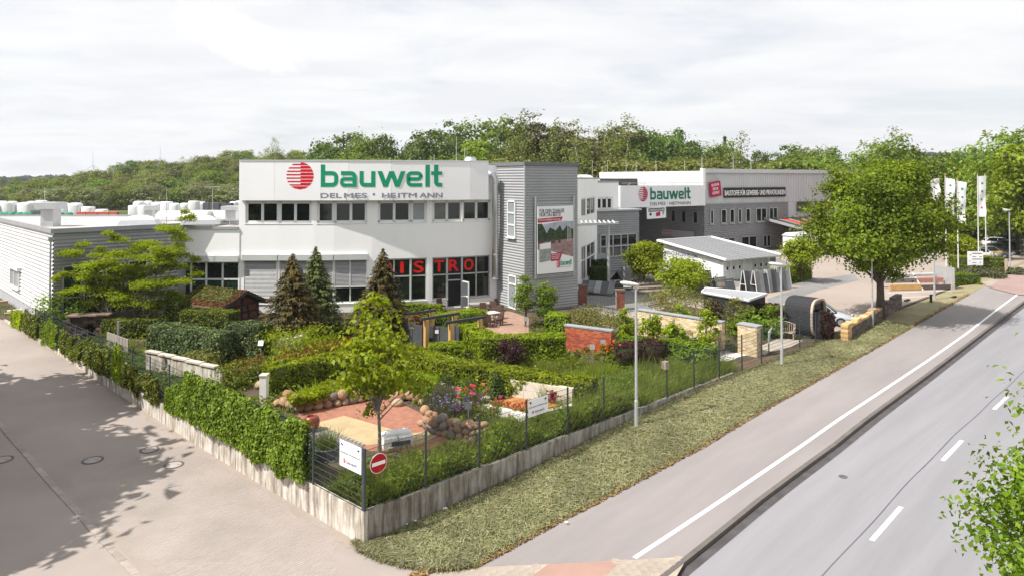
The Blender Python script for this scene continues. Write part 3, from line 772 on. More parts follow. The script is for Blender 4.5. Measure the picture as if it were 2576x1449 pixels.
for f, s, za, zb, ground in wins:
    p, d = FP[f], FD[f]
    if not ground: window(mainb, p, d, s[0], s[-1], za, zb, s[1:-1], fm=pvc, rec=.14, fw=.2, sill=True, gms=(gmix+[curt] if f not in (5, 6) else [frost] if f == 5 else [curt, glass, glassg]))
    elif f == 6:
        m = s[1]
        window(mainb, p, d, s[0], m, ZG0, zb, (), (3.42,), greyfr, rec=.12, fw=.1, sill=True)
        window(mainb, p, d, m, s[2], SZ+.02, zb, (), (2.95, 3.42), greyfr, rec=.12, fw=.08, gm=dark, name='doorway')
        w2 = MB(); n = outn(d)
        wall_ = [p+d*s[0], p+d*(m-.0)]
        for z0_, z1_, a, b in ((SZ, ZG0-.06, s[0], m-.03),): w2.hexa([Vector((*(p+d*a-n*.2).xy, z0_)), Vector((*(p+d*b-n*.2).xy, z0_)), Vector((*(p+d*b-n*.004).xy, z0_)), Vector((*(p+d*a-n*.004).xy, z0_)), Vector((*(p+d*a-n*.2).xy, z1_)), Vector((*(p+d*b-n*.2).xy, z1_)), Vector((*(p+d*b-n*.004).xy, z1_)), Vector((*(p+d*a-n*.004).xy, z1_))])
        w2.build('parapet', render_w, mainb)
        # open door leaf
        hp = p+d*(s[2]-.05)+n*.02; dd = (d*.35+n*.94).normalized(); dl = MB(); q = lambda t, z: Vector((hp.x+dd.x*t, hp.y+dd.y*t, z))
        for a, b in ((.04, .04), (.96, .96)): dl.bar(q(a, SZ+.05), q(a, 2.9), .09, .06, dd)
        for z in (SZ+.1, 1.75, 2.86): dl.bar(q(.05, z), q(.95, z), .05, .1)
        lf = dl.build('door', pvc, mainb)
        for z0_, z1_ in ((SZ+.12, 1.72), (1.78, 2.84)):
            MB().bar(q(.5, z0_), q(.5, z1_), .012, .84, dd.cross(Vector((0, 0, 1)))).build('pane', frost, lf)
        MB().bar(q(.88, 1.75)+n*.05, q(.88, 2.05)+n*.05, .03, .03).build('handle', alu, lf)
    else:
        tr = (3.42,) if f >= 4 else (2.7,)
        window(mainb, p, d, s[0], s[-1], za, zb, s[1:-1], tr, greyfr if f >= 4 else pvc, rec=.12, fw=.1, sill=True, gms=[glass] if f > 3 else gmix[:2])
# sign band
band = thing('sign_band', 'long white faceted sign band over the shop windows with red globe and green bauwelt lettering', 'sign', (FP[3].x, FP[3].y, 9.34))
S0 = Vector(((602-XC)/F*51.75, 51.75, 0)); sb = [602, 690, 807, 877, 985, 1087, 1184, 1229]; sa = [0, .5, 3, 7, 11.5, 16, 20.5]; SP = [S0]; SD = []
for x, a in zip(sb[1:], sa):
    d = Vector((math.cos(R(a)), math.sin(R(a)), 0)); SD.append(d); SP.append(hit(SP[-1], d, x))
for i in range(7):
    n = outn(SD[i]); a, b = SP[i]+SD[i]*.008, SP[i+1]-SD[i]*.004
    MB().hexa([Vector((*p.xy, z)) for z in (9.34, 12.36) for p in (a, b, b-n*.42, a-n*.42)]).build('sign_panel', signw, band)
    MB().bar(Vector((*(SP[i]-n*.2).xy, 12.385)), Vector((*(SP[i+1]-n*.2).xy, 12.385)), .5, .05).build('cap_rail', pvc, band)
def onband(x, z, off=.02):
    for i in range(7):
        if x <= sb[i+1] or i == 6:
            q = hit(SP[i], SD[i], x); n = outn(SD[i]); return Vector((q.x, q.y, z))+n*off, SD[i], n
zb_ = lambda yz: zat((580+yz/2.415)*.6612, 51.9)
ZUP = Vector((0, 0, 1))
for ch, xl, xr in zip('bauwelt', (775, 950, 1130, 1295, 1560, 1735, 1788), (935, 1105, 1275, 1552, 1712, 1776, 1890)):
    o_ = .034 if ch in 'aw' else .008; A, d1, n1 = onband((900+xl/2.415)*.6612, zb_(320), o_); B, d2, n2 = onband((900+xr/2.415)*.6612, zb_(320), o_)
    r = (B-A); wd = r.length; glyph(ch, A, r.normalized(), ZUP, wd/GLY[ch][0], (zb_(115)-zb_(320))/205, greenm, band, .008)
A, d1, _ = onband((900+583/2.415)*.6612, zb_(218), .004); globe(A, d1, ZUP, 125/2.415*.6612*51.8/F, band, redm, .006)
for s_, xl, xr in (('DEL', 775, 965), ('MES', 992, 1200), ('.', 1263, 1280), ('HE', 1340, 1462), ('ITM', 1487, 1655), ('ANN', 1684, 1892)):
    A, d1, n1 = onband((900+xl/2.415)*.6612, zb_(420), .034 if s_ in ('MES', 'HE', 'ANN') else -.004); B, d2, n2 = onband((900+xr/2.415)*.6612, zb_(420), .034 if s_ in ('MES', 'HE', 'ANN') else -.004); r = (B-A)
    if s_ == '.':
        MB().tube([A+ZUP*.26-n1*.02, A+ZUP*.26+n1*.012], .10, 12).build('letter', greym, band)
    else: text(s_ if len(s_) < 3 else s_, A, r, ZUP, zb_(375)-zb_(420), greym, band, width=r.length, bold=.03, split=True)
# blinds and their boxes
blind_m = M('blind_slats', (.42, .42, .42), .5, .06, 3, metal=.2)
def blinds(f, xs, zlow, parent=mainb):
    p, d = FP[f], FD[f]; n = outn(d)
    for a, b in zip(xs, xs[1:]):
        s0, s1 = sline(p, d, a)+.03, sline(p, d, b)-.03
        q = lambda s, z, o=.03: Vector((p.x+d.x*s+n.x*o, p.y+d.y*s+n.y*o, z))
        bl = MB(); bl.bar(q(s0, zlow), q(s1, zlow), .08, .09)
        for s in (s0, s1): bl.bar(q(s, zlow), q(s, 4.8), .04, .05, n)
        b_ = bl.build('blind', pvc, parent); sl = MB(); z = zlow+.07
        while z < 4.78:
            c = [q(s0+.02, z+.07, -.01), q(s1-.02, z+.07, -.01), q(s1-.02, z, .045), q(s0+.02, z, .045)]; sl.poly(c[::-1]); z += .10
        sl.build('slat', blind_m, b_, kind='stuff')
blinds(0, [615.6, 698.6], 1.95); blinds(1, [704, 789], 1.95); blinds(2, [793, 840], 2.75); blinds(3, [842, 882, 924], 2.75)
boxm = M('blind_box', (.52, .54, .53), .5, .04, 2)
for f, a, b in ((0, 613, 701), (1, 703, 790.5), (2, 791.5, 840.5), (3, 841.5, 926)):
    p, d = FP[f], FD[f]; n = outn(d); s0, s1 = sline(p, d, a), sline(p, d, b)
    MB().hexa([Vector((p.x+d.x*s+n.x*o, p.y+d.y*s+n.y*o, z)) for z in (4.78, 5.22) for s, o in ((s0, .26), (s1, .26), (s1, .002), (s0, .002))]).build('blind_box', boxm, mainb)
# BISTRO letters behind the upper panes
for ch, xz, f in zip('BISTRO', (1392, 1523, 1677, 1865, 2000, 2137), (4, 4, 5, 6, 6, 7)):
    p, d = FP[f], FD[f]; x = (900+xz/2.415)*.6612; s = sline(p, d, x); n = outn(d)
    w = .40 if ch == 'I' else .74; o = p+d*(s-(.1 if ch == 'I' else w/2)); o = Vector((o.x, o.y, 3.68))-n*.085
    text(ch, o, d, ZUP, .92, M('bistro_red', (.70, .01, .008), .5, .03, 2), mainb, width=.2 if ch == 'I' else w, bold=.028, name='letter')
# lamp and horn alarm beside the bistro windows
q = at(936, 643, 53.0); al = thing('alarm_light', 'small red and white alarm beacon on the shop wall between blinds and bistro windows', 'alarm', q)
MB().lathe(q, [(.13, 0), (.13, .22), (.05, .24)], 10).build('base', pvc, al); MB().lathe(q+Vector((0, 0, .245)), [(.11, 0), (.10, .16), (.03, .2)], 10).build('beacon', redm, al)
# flues on the roof
q = at(1183, 405, 58); fl = thing('roof_flue', 'shiny cone shaped flue on the roof above the right end of the sign band', 'flue', (q.x, q.y, 12.2))
MB().lathe((q.x, q.y, 12.2), [(.6, 0), (.58, .28), (.36, .62), (.40, .66)], 16).build('cone', zinc, fl)
for i, (x, y, lab) in enumerate(((1092, 390, 'thin lightning rod above the letter t of the sign band'), (1148, 345, 'tall thin antenna mast behind the right half of the sign band'), (1169, 372, 'slim antenna mast beside the roof flue'))):
    d_ = 60; q = at(x, y, d_); MB().tube([(q.x, q.y, 12.15), (q.x, q.y, q.z)], [.035, .02], 5).thing('antenna', zinc, lab, 'antenna')
# duct pipe between the bowed front and the tower
pq = at(1246, 450, 55.0); du = thing('vent_duct', 'shiny round ventilation duct running up between the bowed front and the grey tower', 'duct', (pq.x, pq.y, 1.6))
MB().tube([(pq.x, pq.y, 3.0), (pq.x, pq.y, 9.6), (pq.x, pq.y, 10.9), (pq.x-.15, pq.y, 11.25), (pq.x-.5, pq.y+.1, 11.4), (pq.x-1.1, pq.y+.6, 11.4)], .26, 10).build('pipe', zinc, du, smooth=True)
for z in (3.0, 4.9, 6.8, 8.7, 10.6): MB().lathe((pq.x, pq.y, z), [(.285, -.04), (.285, .04)], 12).build('clamp', alu, du)

# ---- corrugated tower with the poster
tc_ = Vector(((1320-XC)/F*52.3, 52.3, 0)); tr_ = hit(tc_, AD, 1452.5); tl_ = hit(tc_, BD, 1249)
tower = thing('stair_tower', 'grey corrugated stair tower carrying the big poster', 'tower', (tc_.x, tc_.y, SZ))
ZT = 12.0
MB().prism([(tc_+(AD+BD)*.05).xy, (tr_+BD*.05).xy, (tr_+BD*6).xy, (tl_+AD*.05+BD*3).xy, (tl_+AD*.05).xy], SZ-.1, ZT).build('wall', trimg, tower)
clad(tower, tc_, tr_, SZ, ZT, .215, .05, metalg, 1); clad(tower, tl_, tc_, SZ, ZT, .215, .05, metalg, 1)
MB().bar(tc_+Vector((-.02, -.04, SZ)), tc_+Vector((-.02, -.04, ZT)), .09, .09, AD).build('corner_trim', alu, tower)
MB().prism([(tc_-(AD+BD)*.12).xy, (tr_+AD*.1-BD*.12).xy, (tr_+AD*.1+BD*6).xy, (tl_-AD*.12+BD*3).xy, (tl_-AD*.12).xy], ZT, ZT+.28).build('roof_edge', M('roof_trim', (.16, .165, .175), .5, .08, 1), tower)
lw = (tc_-tl_).normalized(); sL = lambda x: sline(tl_, lw, x)
window(tower, tl_, lw, sL(1279), sL(1299), zat(598, 54), zat(505, 54), 1, (zat(566, 54), zat(536, 54)), pvc, frost, rec=-.09, fw=.11, sill=True)
window(tower, tl_, lw, sL(1281), sL(1301), SZ+.05, zat(690, 54.2), 1, (2.75,), pvc, frost, rec=-.08, fw=.12, name='door')
n = outn(AD); sR = lambda x: sline(tc_, AD, x)
poster = thing('poster_board', 'tall framed advertising poster with a garden terrace picture on the grey tower', 'poster', (*(tc_+AD*2).xy, zat(690, 53)))
P4 = lambda s, z, o: Vector((tc_.x+AD.x*s+n.x*o, tc_.y+AD.y*s+n.y*o, z))
pa, pb, pz0, pz1 = sR(1346.5), sR(1436), zat(688, 53.2), zat(519, 53.2)
MB().hexa([P4(s, z, o) for z in (pz0, pz1) for s, o in ((pa, .3), (pb, .3), (pb, .24), (pa, .24))]).build('sheet', signw, poster)
fr = MB()
for s in (pa-.12, pb+.12): fr.bar(P4(s, pz0-.35, .18), P4(s, pz1+.75, .18), .12, .12, n)
for z in (pz0-.12, pz0-.26, pz1+.08, pz1+.22): fr.bar(P4(pa-.1, z, .2), P4(pb+.1, z, .2), .05, .05)
k_ = 14
for i in range(k_):
    a, b = pa+(pb-pa)*i/k_, pa+(pb-pa)*(i+1)/k_
    for z in (pz0-.19, pz1+.15): fr.bar(P4(a, z-.06*(-1)**i, .2), P4(b, z+.06*(-1)**i, .2), .025, .025)
fr.build('truss_frame', alu, poster)
def pp(fx, fy, o=.306): return P4(pa+(pb-pa)*fx, pz0+(pz1-pz0)*fy, o)
def pq_(name, pts, mat, o=.306): MB().poly([pp(a, b, o) for a, b in pts]).build(name, mat, poster)
pq_('picture_sky', [(.0, .62), (1, .62), (1, .76), (.75, .77), (0, .72)], M('poster_sky', (.42, .45, .50), .5, .2, 1.2), .304)
pq_('picture_terrace', [(0, .36), (.3, .34), (1, .22), (1, .52), (0, .48)], M('poster_terrace', (.36, .23, .22), .5, .25, 3), .306)
pq_('picture_hedge', [(0, .47), (1, .50), (1, .64), (.82, .70), (.7, .62), (.62, .71), (.5, .63), (.34, .68), (.25, .60), (.12, .74), (0, .74)], M('poster_trees', (.05, .085, .04), .5, .5, 4), .308)
for i, (a, b) in enumerate(((.02, .2), (.24, .34), (.37, .48), (.57, .64))): pq_('picture_chair', [(a, .44), (b, .44), (b-.01, .51), (a+.01, .51)], M('poster_chair', (.08, .06, .055), .5, .3, 8), .310)
for x in (.83, .87, .92): pq_('picture_post', [(x, .46), (x+.016, .46), (x+.016, .72), (x, .72)], M('poster_post', (.5, .5, .48), .5, .1, 4), .311)
pq_('red_ribbon', [(0, .755), (.66, .775), (.70, .835), (0, .815)], crim, .312)
pq_('red_box', [(.37, .175), (.62, .185), (.69, .30), (.37, .29)], crim, .313)
pq_('booklet', [(.05, .17), (.37, .19), (.37, .47), (.05, .45)], M('poster_booklet', (.36, .38, .36), .5, .35, 5), .314)
pq_('booklet_cover', [(.06, .36), (.36, .37), (.36, .46), (.06, .44)], signw, .316)
for s_, fx, fy, h_, w_, m_ in (('FÜR DEIN ZUHAUSE', .06, .90, .30, .68, blackm), ('NUR DAS BESTE!', .06, .845, .30, .58, blackm), ('Der bauwelt GARTENKATALOG 2025', .03, .785, .13, .60, signw), ('BLÄTTER IHN DURCH', .39, .265, .10, .24, signw), ('UND LASS DICH', .39, .235, .10, .22, signw), ('INSPIRIEREN', .39, .205, .10, .2, signw), ('DELMES · HEITMANN', .60, .075, .07, .34, greym)):
    text(s_, pp(fx, fy, .300), AD, ZUP, h_, m_, poster, width=w_*(pb-pa), bold=.01, kind='stuff')
A = pp(.64, .105, .30); x_ = 0
tot = sum(GLY[c][0]+22 for c in 'bauwelt')
for c in 'bauwelt':
    glyph(c, A+AD*x_, AD, ZUP, .32*(pb-pa)/tot, .0021, greenm, poster, .014); x_ += (GLY[c][0]+22)*.32*(pb-pa)/tot
globe(pp(.57, .13, .30), AD, ZUP, .30, poster, redm, .014, .7)

# ---- white wing left of the bowed front, and the corrugated hall
wing = thing('link_building', 'low white wing with green tinted windows between the corrugated hall and the bowed front', 'building', (-23, 52, SZ))
wp0 = Vector(((440-XC)/F*52.1, 52.1, 0)); wp1 = FP[0]-Vector((.02, .05, 0)); wd_ = (wp1-wp0).normalized(); wl = (wp1-wp0).length
wsl = lambda x: sline(wp0, wd_, x)
wmb = MB(); wall_open(wmb, wp0, wd_, wl, SZ-.1, 7.15, [(wsl(447), wsl(604), 1.5, 4.72)], .22)
wmb.build('wall', render_w, wing)
window(wing, wp0, wd_, wsl(447), wsl(604), 1.5, 4.72, [wsl(482), wsl(520), wsl(561)], (3.35,), pvc, rec=.12, fw=.13, sill=True, gms=[glassg, glass])
MB().hexa([Vector((wp0.x+wd_.x*s, wp0.y-o, z)) for z in (4.70, 5.15) for s, o in ((wsl(445), .28), (wsl(604.5), .28), (wsl(604.5), .002), (wsl(445), .002))]).build('blind_box', boxm, wing)
MB().prism([wp0.xy-Vector((0, -.02)), wp1.xy-Vector((0, -.02)), (wp1.x, wp1.y+10.8), (wp0.x-4, wp0.y+10.8)], 6.9, 7.1).build('roof', roofg, wing)
MB().bar((wp0.x-.2, wp0.y+.08, 7.24), (wp1.x, wp1.y+.08, 7.24), .34, .2).build('roof_edge', alu, wing)
rl = MB()
for i in range(6): x = wp0.x+2+i*1.3; rl.bar((x, wp0.y+2.2, 7.1), (x, wp0.y+2.2, 7.75), .04, .04, (1, 0, 0))
rl.bar((wp0.x-1, wp0.y+2.2, 7.75), (wp0.x+9, wp0.y+2.2, 7.75), .04, .04); rl.bar((wp0.x-1, wp0.y+2.2, 7.45), (wp0.x+9, wp0.y+2.2, 7.45), .03, .03)
rl.thing('roof_railing', alu, 'low metal railing on the roof of the white wing', 'railing')
hc = Vector(((138-XC)/F*45.6, 45.6, 0)); h1 = Vector((math.sin(R(45)), math.cos(R(45)), 0)); h2 = Vector((-math.sin(R(45.5)), math.cos(R(45.5)), 0))
he = hit(hc, h1, 452); HZ = 7.45
hall = thing('corrugated_hall', 'flat roofed hall clad in ribbed metal at the left edge, one side bright white', 'hall', (hc.x, hc.y, SZ))
hb = hc+h2*24.5
MB().prism([(hc+h1*.06+h2*.06).xy, (he+h2*.06).xy, (he.x+1, 62.8), (hb.x+.06, 62.8)], SZ-.4, HZ-.05).build('wall', trimg, hall)
whitecl = M('white_cladding', (.60, .60, .61), .5, .04, .5, spec=.4)
midcl = M('hall_grey_cladding', (.29, .30, .315), .5, .06, .5, spec=.35)
clad(hall, hb, hc, 1.55, HZ, .27, .075, whitecl, 14); clad(hall, hc, he, SZ, HZ, .24, .05, midcl, 3)
plm = M('plinth_grey', (.36, .37, .39), .85, .1, 1)
MB().hexa([Vector((*(a+h1*o).xy, z)) for z in (.3, 1.54) for a, o in ((hb, .04), (hc, .04), (hc, .1), (hb, .1))]).build('plinth', plm, hall)
rp = [(hc-h1*.1-h2*.12).xy, (he+h1*.02-h2*.12).xy, Vector((he.x+1.2, 63)), Vector((hb.x-.1, 63))]
MB().prism(rp, HZ-.02, HZ+.06).build('roof', roofg, hall)
for a, b in ((hc-h1*.1-h2*.1, he+h1*.02-h2*.1), (hb-h1*.1, hc-h1*.1-h2*.1), (Vector((*rp[2], 0)), Vector((*rp[3], 0)))):
    MB().bar(Vector((*a.xy, HZ+.06)), Vector((*b.xy, HZ+.06)), .2, .30).build('roof_edge', trimg, hall)
hl = (hc-hb).normalized(); sH = lambda x: sline(hb, hl, x)
a_ = window(hall, hb, hl, sH(34), sH(56), zat(755, 48.3), zat(703, 48.3), 2, (), pvc, frost, rec=-.1, fw=.09, sill=True)
MB().hexa([Vector((hb.x+hl.x*s+outn(hl).x*o, hb.y+hl.y*s+outn(hl).y*o, z)) for z in (zat(703, 48.3), zat(694, 48.3)) for s, o in ((sH(33), .3), (sH(58), .3), (sH(58), .05), (sH(33), .05))]).build('shutter_box', pvc, hall)
sG = lambda x: sline(hc, h1, x)
for a, b, g in ((160, 208, glassg), (213, 262, glassg), (268, 318, glass), (324, 372, glassg)):
    window(hall, hc, h1, sG(a), sG(b), 1.6, zat(664, 47), 1, (3.0,), greyfr, rec=-.08, fw=.09, gm=g)
q = at(126, 700, 45.3); dp = thing('downpipe', 'grey rainwater downpipe with a hopper at the corner of the white hall side', 'downpipe', (q.x, q.y, SZ))
MB().tube([(q.x, q.y, SZ+.2), (q.x, q.y, zat(610, 45.3))], .06, 8).build('pipe', trimg, dp); MB().lathe((q.x, q.y, zat(610, 45.3)), [(.07, 0), (.17, .22), (.17, .34)], 8).build('hopper', trimg, dp)
# things on the hall roof
def vent(px, py, d, w, h, label):
    q = at(px, py, d); v = thing('roof_vent', label, 'vent', (q.x, q.y, HZ+.06))
    MB().box((q.x, q.y, HZ+.06+h*.35), (w*.62, w*.62, h*.7)).build('shaft', alu, v); MB().box((q.x, q.y, HZ+.06+h*.80), (w, w, h*.25)).build('hood', alu, v)
vent(128, 540, 50, 1.45, 1.9, 'boxy metal vent with a hood on the hall roof above the corner')
vent(380, 540, 54.5, .75, 1.45, 'narrow metal vent in the middle of the hall roof'); vent(585, 545, 57, 1.4, 1.3, 'boxy metal vent beside the left end of the bowed front')
dome = M('dome_acrylic', (.55, .55, .53), .3, .05, 1, spec=.5)
def skylight(px, py, d, w, dpth, label, rz=.0):
    q = at(px, py, d); s = thing('skylight', label, 'skylight', (q.x, q.y, HZ+.06), rz); m = MB()
    a, b = w/2, dpth/2; m.hexa([(-a, -b, 0), (a, -b, 0), (a, b, 0), (-a, b, 0), (-a*.86, -b*.86, .34), (a*.86, -b*.86, .34), (a*.86, b*.86, .34), (-a*.86, b*.86, .34)]); m.build('curb', alu, s, local=True)
    m = MB(); N_ = 8
    for j in range(N_+1):
        for i in range(N_+1):
            x, y = -1+2*i/N_, -1+2*j/N_; m.v.append((x*a*.84, y*b*.84, .345+.38*(1-x**2)**.6*(1-y**2)**.6))
    for j in range(N_):
        for i in range(N_): k = j*(N_+1)+i; m.f.append((k, k+1, k+N_+2, k+N_+1))
    m.build('dome', dome, s, True, local=True)
skylight(352, 553, 52.2, 2.7, 1.6, 'domed skylight with a metal curb, the left one of two on the hall roof', .25)
skylight(508, 560, 50.8, 2.7, 1.6, 'domed skylight with a metal curb, the right one nearest the hall front edge', .25) if False else skylight(505, 556, 52.5, 2.7, 1.5, 'domed skylight with a metal curb, the right one nearer the white wing', .25)
for x, d, lab in ((112, 57, 'thin lightning rod at the left end of the hall roof'), (419, 50.5, 'thin lightning rod near the middle of the hall roof edge'), (617*0+851*.6612*0+610, 59, 'thin lightning rod just left of the bowed front')):
    q = at(x, 500, d); MB().tube([(q.x, q.y, HZ+.05), (q.x, q.y, HZ+2.8)], [.025, .015], 5).thing('lightning_rod', zinc, lab, 'lightning rod')
for k_, (x, d, w) in enumerate(((690*.6612*0+466, 57.5, 4.2), (0+545, 58.5, 3.6))):
    q = at(x, 545, d); m = MB(); n_ = 8
    for e in (-w/2, w/2):
        for i in range(n_+1): t = math.pi*i/n_; m.v.append((q.x+e, q.y-.9*math.cos(t), HZ+.1+.75*math.sin(t)))
    for i in range(n_): m.f.append((i, i+1, n_+2+i, n_+1+i))
    m.f.append(tuple(range(n_+1))[::-1]); m.f.append(tuple(range(n_+1, 2*n_+2)))
    m.thing('barrel_skylight', dome, ('long arched skylight on the roof left of the bowed front', 'shorter arched skylight close to the left end of the bowed front')[k_], 'skylight', smooth=False)
# ---- group of buildings right of the tower
g1a = Vector(((1449-XC)/F*63, 63, 0)); g1b = Vector(((1475-XC)/F*66.3, 66.3, 0)); g1c = Vector(((1499-XC)/F*71.5, 71.5, 0))
wb = thing('white_annex', 'white rendered annex with tall windows tucked behind the stair tower', 'building', (g1b.x, g1b.y, SZ))
mb = MB(); WZ = 10.95
for p, q, xs in ((g1a, g1b, (1462.5, 1474)), (g1b, g1c, (1476, 1497))):
    d = (q-p).normalized(); l_ = (q-p).length; a, b = max(.05, sline(p, d, xs[0])), min(l_-.05, sline(p, d, xs[1]))
    ops = [(a, b, zat(545, 66), zat(499, 66)), (a, b, 1.3, zat(617, 66))]
    wall_open(mb, p, d, l_, SZ-.1, WZ, ops, .2)
    for o in ops: window(wb, p, d, *o, 2, () if o[2] > 2 else (3.2,), pvc, rec=.1, fw=.12)
mb.poly([(*g1c.xy, SZ), (g1c.x+2, g1c.y+12, SZ), (g1c.x+2, g1c.y+12, WZ), (*g1c.xy, WZ)]); mb.build('wall', render_w, wb)
MB().prism([g1a.xy, g1b.xy, g1c.xy, (g1c.x+2, g1c.y+12), (g1a.x, g1a.y+16)], WZ, WZ+.15).build('roof', trimg, wb)
ga = Vector(((1498-XC)/F*74, 74, 0)); gb = hit(ga, AD, 1607); gl = (gb-ga).length
gy = thing('grey_showroom', 'low grey corrugated showroom with wide windows left of the covered passage', 'building', (ga.x, ga.y, SZ)); GZ = 7.45
MB().prism([(ga+BD*.06).xy, (gb+BD*.06).xy, (gb+BD*12).xy, (ga+BD*12).xy], SZ-.1, GZ-.05).build('wall', trimg, gy)
clad(gy, ga, gb, SZ, GZ, .25, .05, M('showroom_cladding', (.26, .265, .275), .5, .06, .5, spec=.35), 2)
MB().prism([(ga-BD*.25).xy, (gb-BD*.25+AD*.2).xy, (gb+BD*12).xy, (ga+BD*12).xy], GZ, GZ+.16).build('roof', alu, gy)
sg = lambda x: sline(ga, AD, x)
window(gy, ga, AD, sg(1508), sg(1600), zat(645, 76), zat(588, 76), [sg(1523), sg(1540), sg(1560), sg(1577)], (zat(618, 76),), greyfr, rec=-.08, fw=.13)
# white upper box with windows
ua = ga+BD*1.5; ub_ = hit(ua, AD, 1556); up_ = thing('upper_storey', 'white upper storey box with three windows above the grey showroom', 'building', (ua.x, ua.y, GZ+.16))
mb = MB(); l_ = (ub_-ua).length; s_ = [max(.05, sline(ua, AD, 1500)), sline(ua, AD, 1516), sline(ua, AD, 1541)]
wall_open(mb, ua, AD, l_, GZ+.16, 10.55, [(s_[0], s_[2], zat(528, 77), zat(496, 77))], .2)
mb.poly([(*ub_.xy, GZ+.16), (*(ub_+BD*8).xy, GZ+.16), (*(ub_+BD*8).xy, 10.55), (*ub_.xy, 10.55)]); mb.build('wall', render_w, up_)
window(up_, ua, AD, s_[0], s_[2], zat(528, 77), zat(496, 77), 3, (), pvc, rec=.1, fw=.22)
MB().prism([ua.xy-(BD*.05).xy, (ub_-BD*.05).xy, (ub_+BD*8).xy, (ua+BD*8).xy], 10.56, 10.72).build('roof', trimg, up_)
# pergola roof in front of the annex
q0 = G(1487, 745); cpy = thing('entrance_canopy', 'slim white canopy on a round post beside the entrance left of the showroom', 'canopy', (q0.x, q0.y, SZ))
cp = at(1531, 700, 63); ct = zat(568, 63)
MB().tube([(cp.x, cp.y, SZ), (cp.x, cp.y, ct)], .13, 10).build('post', alu, cpy)
MB().bar((at(1440, 580, 62).x, 62, ct+.1), (cp.x+.9, 63.2, ct+.25), .5, .22).build('beam', alu, cpy)
for i in range(9):
    x = at(1440, 580, 62).x+.4+i*.42; MB().bar((x, 61.6, ct+.33), (x+.1, 63.6, ct+.42), .12, .06).build('rafter', pvc, cpy)
# hall with the sign over the passage
hc2 = Vector(((1769-XC)/F*92, 92, 0)); rh = thing('builders_hall', 'long light grey warehouse with a corrugated lower front and black slogan banner', 'warehouse', (hc2.x, hc2.y, SZ))
HT = zat(430.5, 92); HM = zat(515, 92)
he2 = hc2+AD*62
upcl = M('upper_cladding', (.58, .585, .60), .5, .04, .4, spec=.35)
MB().prism([(hc2+AD*.06+BD*.06).xy, (he2+BD*.06).xy, (he2+BD*22).xy, (hc2+AD*.06+BD*22).xy], SZ-.1, HT-.02).build('wall', upcl, rh)
ribs = MB()
for i in range(150):
    s = .1+i*.4; p = hc2+AD*s; ribs.poly([(*(p-BD*.0).xy, HM), (*(p+AD*.36-BD*.0).xy, HM), (*(p+AD*.36-BD*.0).xy, HT-.3), (*(p).xy, HT-.3)])
    ribs.bar(Vector((*(p-BD*.02).xy, HM)), Vector((*(p-BD*.02).xy, HT-.3)), .05, .04, AD)
ribs.build('cladding_ribs', upcl, rh, kind='stuff')
MB().bar(hc2-BD*.1-AD*.15+Vector((0, 0, HT)), he2-BD*.1+Vector((0, 0, HT)), .45, .55).build('roof_edge', upcl, rh)
MB().bar(hc2-AD*.2-BD*.12+Vector((0, 0, HM+1.9)), hc2-AD*.2-BD*.12+Vector((0, 0, HT+.35)), .5, .5, AD).build('corner_post', render_w, rh)
h_e = hit(hc2, AD, 1980); lowcl = M('low_cladding', (.25, .255, .265), .5, .06, .4, spec=.35)
clad(rh, hc2-BD*.1, h_e-BD*.1, SZ, HM, .27, .055, lowcl, 3)
MB().bar(hc2-BD*.14+Vector((0, 0, HM)), h_e-BD*.14+Vector((0, 0, HM)), .12, .14).build('ledge', trimg, rh)
s2 = lambda x: sline(hc2, AD, x); W1, W0_ = zat(528, 94), zat(561, 96)
for a, b in ((1783, 1792), (1810, 1824), (1832, 1844), (1853, 1862), (1872, 1884), (1898, 1925), (1931, 1952)):
    window(rh, hc2-BD*.1, AD, s2(a), s2(b), W0_, W1+.1, 2 if b-a > 15 else 1, (), greyfr, rec=-.1, fw=.16, sill=True)
for a, b in ((1810, 1845), (1860, 1900), (1915, 1935)):
    window(rh, hc2-BD*.1, AD, s2(a), s2(b), SZ+.3, zat(597, 94), 2, (), trimg, rec=-.1, fw=.2)
# return wall of the passage, dark gate, and the ceiling
rw = hc2+BD*13; bl_ = thing('passage_wall', 'dark corrugated passage wall with three windows under the second sign', 'wall', (hc2.x, hc2.y, SZ))
pd = (hc2-rw).normalized(); ph = zat(522, 90)
clad(bl_, rw-AD*.05, hc2-AD*.05-BD*.05, SZ, ph+.6, .27, .055, lowcl, 2)
sp = lambda x: sline(rw, pd, x)
for a, b in ((1745, 1757), (1716, 1728), (1690, 1701)):
    if sp(a) > 0: window(bl_, rw-AD*.05, pd, sp(a), sp(b), zat(562, 94), zat(531, 94), 1, (), trimg, rec=-.12, fw=.12)
gt = thing('roller_gate', 'dark roller gate at the back of the covered passage', 'gate', (*(rw-AD*3).xy, SZ))
gA = rw-AD*16
MB().hexa([Vector((*p.xy, z)) for z in (SZ, 11) for p in (gA, rw, rw+BD*.2, gA+BD*.2)]).build('back_wall', M('passage_dark', (.07, .065, .062), .7, .15, .6), gt)
for i in range(14):
    z = SZ+.1+i*.42; MB().bar(Vector((*(rw-AD*10.5-BD*.06).xy, z)), Vector((*(rw-AD*2.5-BD*.06).xy, z)), .05, .36).build('slat', M('gate_brown', (.10, .085, .08), .6, .1, 1), gt)
pc = thing('passage_roof', 'flat roof slab over the covered passage behind the second sign', 'roof', (hc2.x, hc2.y, 7.6))
sgL = Vector(((1560-XC)/F*83.1, 83.1, 0)); sgR = hit(sgL, AD, 1774)
MB().prism([(sgL+BD*.5).xy, (sgR+BD*.5).xy, (sgR+BD*22).xy, (sgL+BD*22).xy], 9.6, 9.85).build('slab', roofw, pc)
